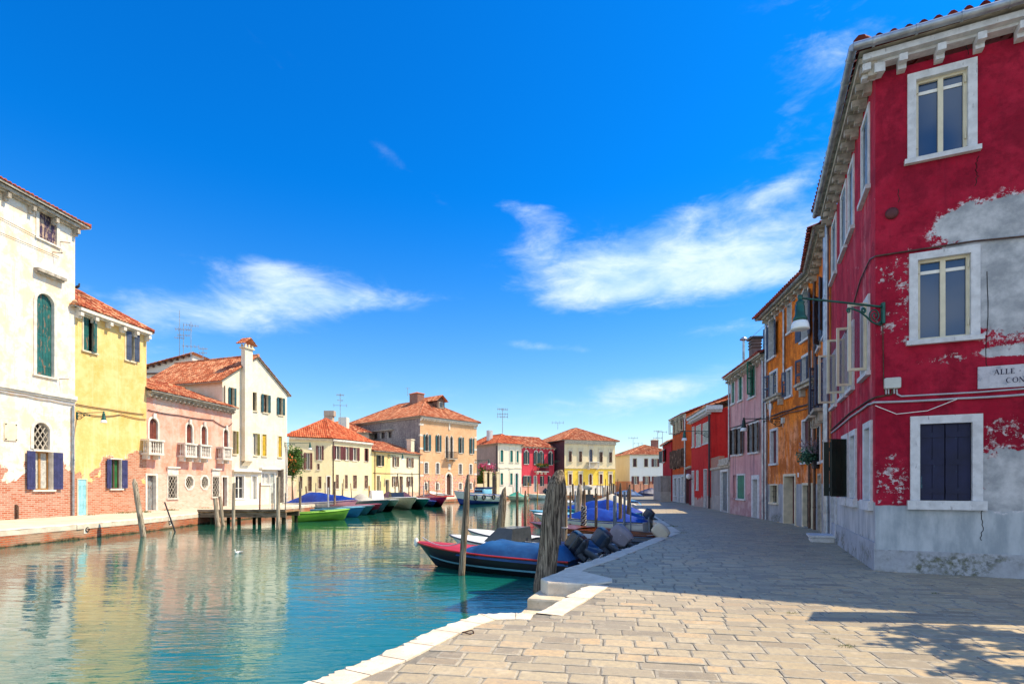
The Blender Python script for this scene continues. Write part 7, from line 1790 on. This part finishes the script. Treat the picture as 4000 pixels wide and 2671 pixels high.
# plaque and vent bits on the white house
a0, z1 = fA.sz(*c2(28, 490)); a1, z0 = fA.sz(*c2(126, 632)); pq = thing('wall_plaque', 'pale stone memorial plaque on the tall white house', 'plaque', fA.P((a0 + a1) / 2, 0, z0), math.atan2(fA.e.y, fA.e.x))
mb = MB(); fA.box(mb, a0, a1, .003, .05, z0, z1); mb.build('tablet', CREAMST, pq); mb = MB()
for x in (a0 + .06, a1 - .06):
    for z in (z0 + .06, z1 - .06): mb.tube([fA.P(x, .05, z), fA.P(x, .075, z)], .03, 8)
mb.build('stud', IRON, pq)
a, z = fA.sz(*c2(120, 1180)); mb = MB(); zz = fA.sz(*c2(120, 1130))[1]; mb.tube([fA.P(a, .08, .02), fA.P(a, .08, zz), fA.P(a, .0, zz + .05)], .06, 8); mb.build('vent_pipe', RUSTY, hA)
for q in ((852, 1445), (1105, 1425)): pass
mb = MB()
for u, v in ((235, 945), (230, 1480), (205, 985)): a, z = fA.sz(u, v); mb.bar(fA.P(a, 0, z), fA.P(a + .15, .45, z), .03, .03)
mb.build('wall_hook', IRON, hA)
# mooring ring stones on the left quay wall
for k, (u, v) in enumerate(((468, 2067), (722, 2040))):
    q = None
    d = 23.6 if k == 0 else 29.0
    p = Vector(((u - 2000) / F * d + .0, d, ZV(v, d))); 
    for i in range(len(LB) - 1):
        a, b = Vector(LB[i]), Vector(LB[i + 1])
        if a.y <= d <= b.y: p.x = a.x + (b.x - a.x) * (d - a.y) / (b.y - a.y) - .06
    s_ = thing('mooring_ring', ('iron ring on a white stone in the quay wall below the yellow house' if k == 0 else 'iron ring on a white stone in the quay wall below the pink house'), 'mooring ring', p, 0, 'ring stones in the brick quay wall')
    mb = MB(); mb.box(Matrix.Translation(p), (-.03, -.17, -.17), (.04, .17, .17)); mb.build('stone', STONE, s_); mb = MB(); mb.tube([p + Vector((.06, math.cos(a) * .09, math.sin(a) * .09)) for a in [j * .4833 for j in range(14)]], .02, 6, caps=False); mb.build('ring', IRON, s_)
# ------------------------------------------------------------------ aerials
def aerial(label, u, vb, vt, d, bars, r=.03):
    p = Dp(u, d, ZV(vb, d)); t_ = Dp(u, d, ZV(vt, d)); h = t_.z - p.z; root = thing('aerial', label, 'antenna', p)
    mb = MB(); mb.tube([p - Vector((0, 0, .5)), t_], r, 6); mb.build('mast', ZINC, root)
    mb = MB()
    for q, w, ang, n in bars:
        c = p + Vector((0, 0, h * q)); ex = Vector((math.cos(ang), math.sin(ang), 0)); ey = Vector((-ex.y, ex.x, 0)); mb.bar(c - ex * w, c + ex * w, r * 1.3, r * 1.3)
        for k in range(n):
            x = c + ex * w * (-1 + 2 * k / max(1, n - 1)); mb.bar(x - ey * w * .45, x + ey * w * .45, r * .9, r * .9); mb.bar(x - Vector((0, 0, w * .3)), x + Vector((0, 0, w * .3)), r * .9, r * .9)
    mb.build('elements', ZINC, root); return root
aerial('tallest aerial over the pale wing, thin mast on the left', 701, 1378, 1212, 54, [(.35, .4, .3, 5)])
aerial('aerial with white curled elements between its taller neighbours', 717, 1378, 1264, 54, [(.8, .7, .2, 7), (.6, .5, .2, 5)])
aerial('twin boom aerial at the right end of the pale wing roof', 746, 1405, 1256, 53, [(.9, .6, .5, 6), (.35, .7, .2, 5)])
aerial('short grid aerial standing on the cream gabled roof', 793, 1402, 1355, 50, [(.85, .35, .1, 5), (.5, .3, .1, 4)])
aerial('tall cross armed aerial above the orange hip roof', 1329, 1660, 1536, 88, [(.62, 1.0, .1, 3), (.95, .55, .5, 8), (.78, .4, .5, 5)], .045)
aerial('bare aerial mast on the brick chimney of the palace', 1592, 1536, 1512, 96, [(.8, .3, .2, 2)], .04)
aerial('tall lattice aerial on the cream white house roof', 1963, 1682, 1594, 108, [(.95, 1.0, .4, 6), (.74, 1.0, .1, 5), (.62, 1.0, .2, 4)], .07)
aerial('small T aerial on the square yellow house roof', 2179, 1668, 1650, 116, [(.98, 1.2, .1, 4)], .05)
aerial('aerial on the ridge of the white end house', 2473, 1740, 1709, 121, [(.97, 1.0, .2, 4)], .05)
aerial('low aerial on the right slope of the white end house', 2493, 1742, 1731, 121, [(.97, .9, .1, 3)], .05)
aerial('tall aerial with a dish arm behind the white end house', 2569, 1770, 1682, 122, [(.98, .8, .1, 4), (.68, .9, .1, 4)], .06)
aerial('slim aerial closest to the far dark red house', 2588, 1740, 1686, 118, [(.98, .9, .1, 3)], .06)
aerial('short crooked aerial between the tall ones behind the white end house', 2558, 1770, 1728, 122, [(.97, .7, .1, 2)], .05)
# pigeon on the yellow roof
p = fB.P(fB.L / 2, -(fB.L / 2 - .1), 11.6 - .5 * math.tan(R(33)) * .35 + (fB.L / 2 + .3) * math.tan(R(33)) + .28); pg = thing('pigeon', 'dark pigeon perched on the yellow house roof', 'bird', p); mb = MB()
mb.superbox(Matrix.Translation(p) @ Matrix.Rotation(R(60), 4, 'Y'), [(.01, .02, -.0, -.3), (.05, .05, 0, -.15), (.09, .09, 0, .0), (.07, .07, 0, .12), (.03, .03, 0, .18)], 10, 2)
mb.superbox(Matrix.Translation(p + Vector((.12, 0, .1))), [(.03, .03, 0, 0), (.05, .045, .01, .06), (.04, .04, .02, .11), (.01, .01, .02, .13)], 10, 2); mb.build('body', flat('pigeon_grey', (.05, .05, .06, 1), .8), pg)
# ------------------------------------------------------------------ plants
def leafmat(name, a, b):
    t = NT(name); uv = t.t.nodes.new('ShaderNodeUVMap').outputs[0]; w = t.node('ShaderNodeTexWhiteNoise', {'Vector': uv}, noise_dimensions='2D')
    return t.fin(t.mix(w.outputs[0], a, b), .6, spec=.3)
LF = leafmat('leaf_green', (.03, .085, .012, 1), (.10, .20, .03, 1)); LFD = leafmat('leaf_olive', (.035, .07, .018, 1), (.09, .14, .035, 1)); FPINK = leafmat('oleander_flower', (.48, .02, .14, 1), (.66, .12, .28, 1)); FRED = leafmat('orange_flower', (.55, .08, .02, 1), (.65, .25, .05, 1)); LAV = leafmat('lavender_leaf', (.03, .11, .07, 1), (.10, .22, .14, 1)); FLAV = leafmat('lavender_flower', (.14, .09, .12, 1), (.26, .18, .20, 1))
BARK = wood('bark', (.07, .05, .035, 1), (.18, .13, .09, 1), 14, 2)
def leaves(mb, c, r, n, size, flat_=1.0, gaps=6, seed=1):
    c = Vector(c); r = Vector(r); cl = []
    rr = random.Random(seed)
    for _ in range(gaps):
        v = Vector((rr.gauss(0, 1), rr.gauss(0, 1), rr.gauss(0, 1))).normalized() * rr.uniform(.35, .85); cl.append((Vector((c.x + v.x * r.x, c.y + v.y * r.y, c.z + v.z * r.z)), rr.uniform(.28, .5)))
    for _ in range(n):
        q, s_ = rr.choice(cl); v = Vector((rr.gauss(0, .5), rr.gauss(0, .5), rr.gauss(0, .5))); p = Vector((q.x + v.x * s_ * r.x, q.y + v.y * s_ * r.y, q.z + v.z * s_ * r.z))
        d = Vector((rr.gauss(0, 1), rr.gauss(0, 1), rr.gauss(0, .7) + .2)).normalized(); t_ = d.orthogonal().normalized(); t_ = Matrix.Rotation(rr.uniform(0, 6.28), 3, d) @ t_; s2 = size * rr.uniform(.6, 1.3); w = d.cross(t_) * s2 * .32
        mb.face([p, p + t_ * s2 * .5 + w, p + t_ * s2, p + t_ * s2 * .5 - w], uv=(rr.random() + .01, rr.random()))
ol = thing('oleander', 'pink flowering oleander bush behind the garden wall by the palace', 'bush', Dp(1895, 103, 0))
mb = MB(); c = Dp(1893, 103, 0)
leaves(mb, (c.x, c.y, 3.6), (1.6, 1.6, 2.0), 2600, .28, gaps=16, seed=3); leaves(mb, (c.x - .5, c.y, 2.0), (1.3, 1.2, 1.2), 1000, .26, gaps=8, seed=5); mb.build('crown', LF, ol)
mb = MB(); leaves(mb, (c.x + .2, c.y - .3, 5.0), (1.9, 1.5, 1.3), 620, .26, gaps=16, seed=8); mb.build('flowers', FPINK, ol); mb = MB()
for k in range(5): mb.tube([(c.x + .1 * k - .2, c.y, 0), (c.x + .25 * k - .5, c.y, 2.0), (c.x + .4 * k - .8, c.y - .1, 4.2)], [.07, .05, .02], 6)
mb.build('trunk', BARK, ol)
gt = thing('garden_wall', 'cream garden wall with gate pillars and iron gate by the oleander', 'wall', Dp(1900, 101, 0)); GW = plaster('garden_wall_cream', (.70, .62, .40, 1), (.76, .69, .48, 1), (.5, .42, .3, 1), .2)
fW2 = Face(gt, xy(1864, 100.5), xy(1962, 103), 1.7); mb = MB()
k0 = fW2.sz(1893, 1900)[0]; fW2.box(mb, 0, k0, -.3, 0, 0, 2.0); mb.build('wall', GW, gt)
for u in (1897, 1917, 1945):
    a = fW2.sz(u, 1900)[0]; mb = MB(); fW2.box(mb, a - .28, a + .28, -.5, .06, 0, 4.1); fW2.box(mb, a - .36, a + .36, -.58, .14, 4.102, 4.3); mb.build('pillar', GW, gt)
a0, a1 = fW2.sz(1899, 1900)[0] + .3, fW2.sz(1917, 1900)[0] - .3; mb = MB()
for k in range(8): x = a0 + (a1 - a0) * k / 7; mb.bar(fW2.P(x, -.1, .1), fW2.P(x, -.1, 3.6 + .5 * math.sin(k / 7 * 3.14)), .04, .04)
for z in (.2, 1.6, 3.3): mb.bar(fW2.P(a0, -.1, z), fW2.P(a1, -.1, z), .05, .05)
a0, a1 = fW2.sz(1917, 1900)[0] + .3, fW2.sz(1945, 1900)[0] - .3
for k in range(10): x = a0 + (a1 - a0) * k / 9; mb.bar(fW2.P(x, -.1, .1), fW2.P(x, -.1, 3.0 + .6 * math.sin(k / 9 * 3.14)), .035, .035)
for z in (.2, 1.6, 3.0): mb.bar(fW2.P(a0, -.1, z), fW2.P(a1, -.1, z), .045, .045)
mb.build('gate', IRON, gt)
ot = thing('shrub', 'dark green shrub with orange blossoms between the cream gabled and pale yellow houses', 'bush', Dp(1140, 62, 0)); c = Dp(1143, 62, 0)
mb = MB(); leaves(mb, (c.x, c.y, 4.4), (1.3, 1.2, 1.6), 4200, .19, gaps=26, seed=11); leaves(mb, (c.x - .4, c.y, 3.0), (1.0, .9, 1.1), 1800, .19, gaps=12, seed=12); mb.build('crown', LF, ot); mb = MB(); leaves(mb, (c.x - .2, c.y - .5, 4.2), (1.2, .8, 1.1), 70, .22, gaps=12, seed=13); mb.build('flowers', FRED, ot); mb = MB(); mb.tube([(c.x, c.y, 0), (c.x - .1, c.y, 2.0), (c.x, c.y, 4.0)], [.14, .1, .04], 7); mb.build('trunk', BARK, ot)
gw = thing('garden_wall', 'brick side wall under the green shrub next to the cream gabled house', 'wall', Dp(1135, 60, 0)); mb = MB(); f_ = Face(gw, xy(1108, 58), xy(1158, 64.5), 2.6); f_.box(mb, 0, f_.L, -.3, 0, 0, 2.6); mb.build('wall', plaster('shrub_wall', (.6, .5, .34, 1), (.66, .57, .4, 1), None, low=(1.6, 1.2), brickcols=(*BRICKPINK, .26, .08, .012)), gw); mb = MB(); f_.box(mb, 0, f_.L, -.36, .06, 2.602, 2.75); mb.build('coping', STONE_D, gw)
# flowers on the raspberry balcony
fb = thing('flower_box', 'flower boxes on the iron balcony of the raspberry house', 'flower box', fI.P(a1, .6, 0)); a0 = fI.sz(*c5(795, 740))[0]; a1 = fI.sz(*c5(918, 740))[0]; zz = fI.sz(*c5(855, 742), .8)[1]
mb = MB(); fI.box(mb, a0 + .1, a1 - .1, .60, .82, zz - .35, zz - .08); mb.build('box', STONE_D, fb); mb = MB(); mf = MB()
for k in range(9): q = fI.P(a0 + (a1 - a0) * (k + .5) / 9, .75, zz + .12); leaves(mb, q, (.3, .3, .35), 70, .2, gaps=5, seed=20 + k); leaves(mf, q + Vector((0, 0, .1)), (.3, .3, .3), 26, .2, gaps=4, seed=40 + k)
mb.build('foliage', LF, fb); mf.build('flowers', FRED, fb)
# lavender window box on the orange house bend
a, z = fO1.sz(3205, 1800); pb = thing('flower_box', 'lavender planter hanging on the orange house beside the downpipe', 'flower box', fO1.P(a, .3, z))
C0 = Vector((11.1, 20.0, ZV(1800, 20.3))); ex = Vector((fO1.e.x, fO1.e.y, 0)); nx = Vector((fO1.n.x, fO1.n.y, 0)); Mx = Matrix(((ex.x, nx.x, 0, C0.x), (ex.y, nx.y, 0, C0.y), (0, 0, 1, C0.z), (0, 0, 0, 1)))
mb = MB(); mb.superbox(Mx, [(.42, .11, 0, -.28), (.46, .14, 0, -.02), (.48, .16, 0, 0)], 12, 8); mb.build('planter', PVCB, pb); mb = MB(); leaves(mb, C0 + Vector((0, 0, .18)), (.62, .40, .30), 1500, .10, gaps=22, seed=60); mb.build('foliage', LAV, pb); mb = MB()
rr = random.Random(5)
for k in range(46):
    b = C0 + ex * rr.uniform(-.5, .5) + nx * rr.uniform(-.1, .2) + Vector((0, 0, .25)); t_ = b + ex * rr.uniform(-.75, .1) + nx * rr.uniform(-.1, .35) + Vector((0, 0, rr.uniform(.15, .55))); mb.tube([b, t_], .006, 4); mb.tube([t_, t_ + (t_ - b).normalized() * .09], .016, 5)
mb.build('flower_stalks', FLAV, pb)
# ------------------------------------------------------------------ awning and young tree that stand right of the view and throw the dappled shade
aw = thing('awning', 'striped canvas awning on poles standing right of the picture edge', 'awning', (9.2, 6.9, 0)); CH_ = 4.6; sh = CH_ / math.tan(R(SUN_EL)); ox, oy = sh * math.cos(R(SUN_AZ)), sh * math.sin(R(SUN_AZ))
p1, p2, p3, p4 = G(3175, 2388), G(4060, 2396), G(4060, 2452), G(3150, 2424)
q = [Vector((p.x + ox, p.y + oy, CH_)) for p in (p1, p2, p3, p4)]; e = (q[1] - q[0]).normalized(); q[1] = q[1] + e * 2.0; q[2] = q[2] + e * 2.0
mb = MB(); mb.rings([[v - Vector((0, 0, .06)) for v in q], q], 0, True, True, sm=False); mb.build('canopy', TBE, aw)
for k, v in enumerate((q[0].lerp(q[1], .62), q[3].lerp(q[2], .98), q[0].lerp(q[1], .98))): mb = MB(); mb.tube([(v.x, v.y, 0), (v.x, v.y, CH_ - .06)], .05, 8); mb.build('pole', PVCG, aw)
def yt(u, v, h): p = G(u, v); return Vector((p.x + h / math.tan(R(SUN_EL)) * math.cos(R(SUN_AZ)), p.y + h / math.tan(R(SUN_EL)) * math.sin(R(SUN_AZ)), h))
tr = thing('young_tree', 'young street tree with a loose crown right of the picture edge', 'tree', (yt(3720, 2560, 4.6).x, yt(3720, 2560, 4.6).y, 0))
mb = MB()
for k, (u, v, h, ru, nn) in enumerate(((3800, 2470, 4.9, .60, 380), (3640, 2478, 4.8, .50, 300), (3930, 2500, 5.0, .55, 380), (3700, 2540, 4.5, .45, 170), (3800, 2630, 4.0, .38, 120), (3560, 2520, 4.6, .30, 60), (3960, 2620, 4.4, .45, 170))): leaves(mb, yt(u, v, h), (ru, ru * .8, .3), nn, .17, gaps=6, seed=70 + k)
mb.build('crown', LF, tr); base = yt(3720, 2560, 4.6); base = Vector((base.x + .3, base.y - .2, 0)); mb = MB()
mb.tube([base, base + Vector((.05, .05, 2.4)), yt(3700, 2560, 4.3)], [.07, .055, .03], 8)
for u, v, h in ((3800, 2470, 4.9), (3560, 2500, 4.6), (3960, 2520, 4.9), (3800, 2630, 4.1)): mb.tube([base + Vector((.05, .05, 2.5)), yt(u, v, h)], [.03, .012], 6)
mb.build('trunk', BARK, tr)
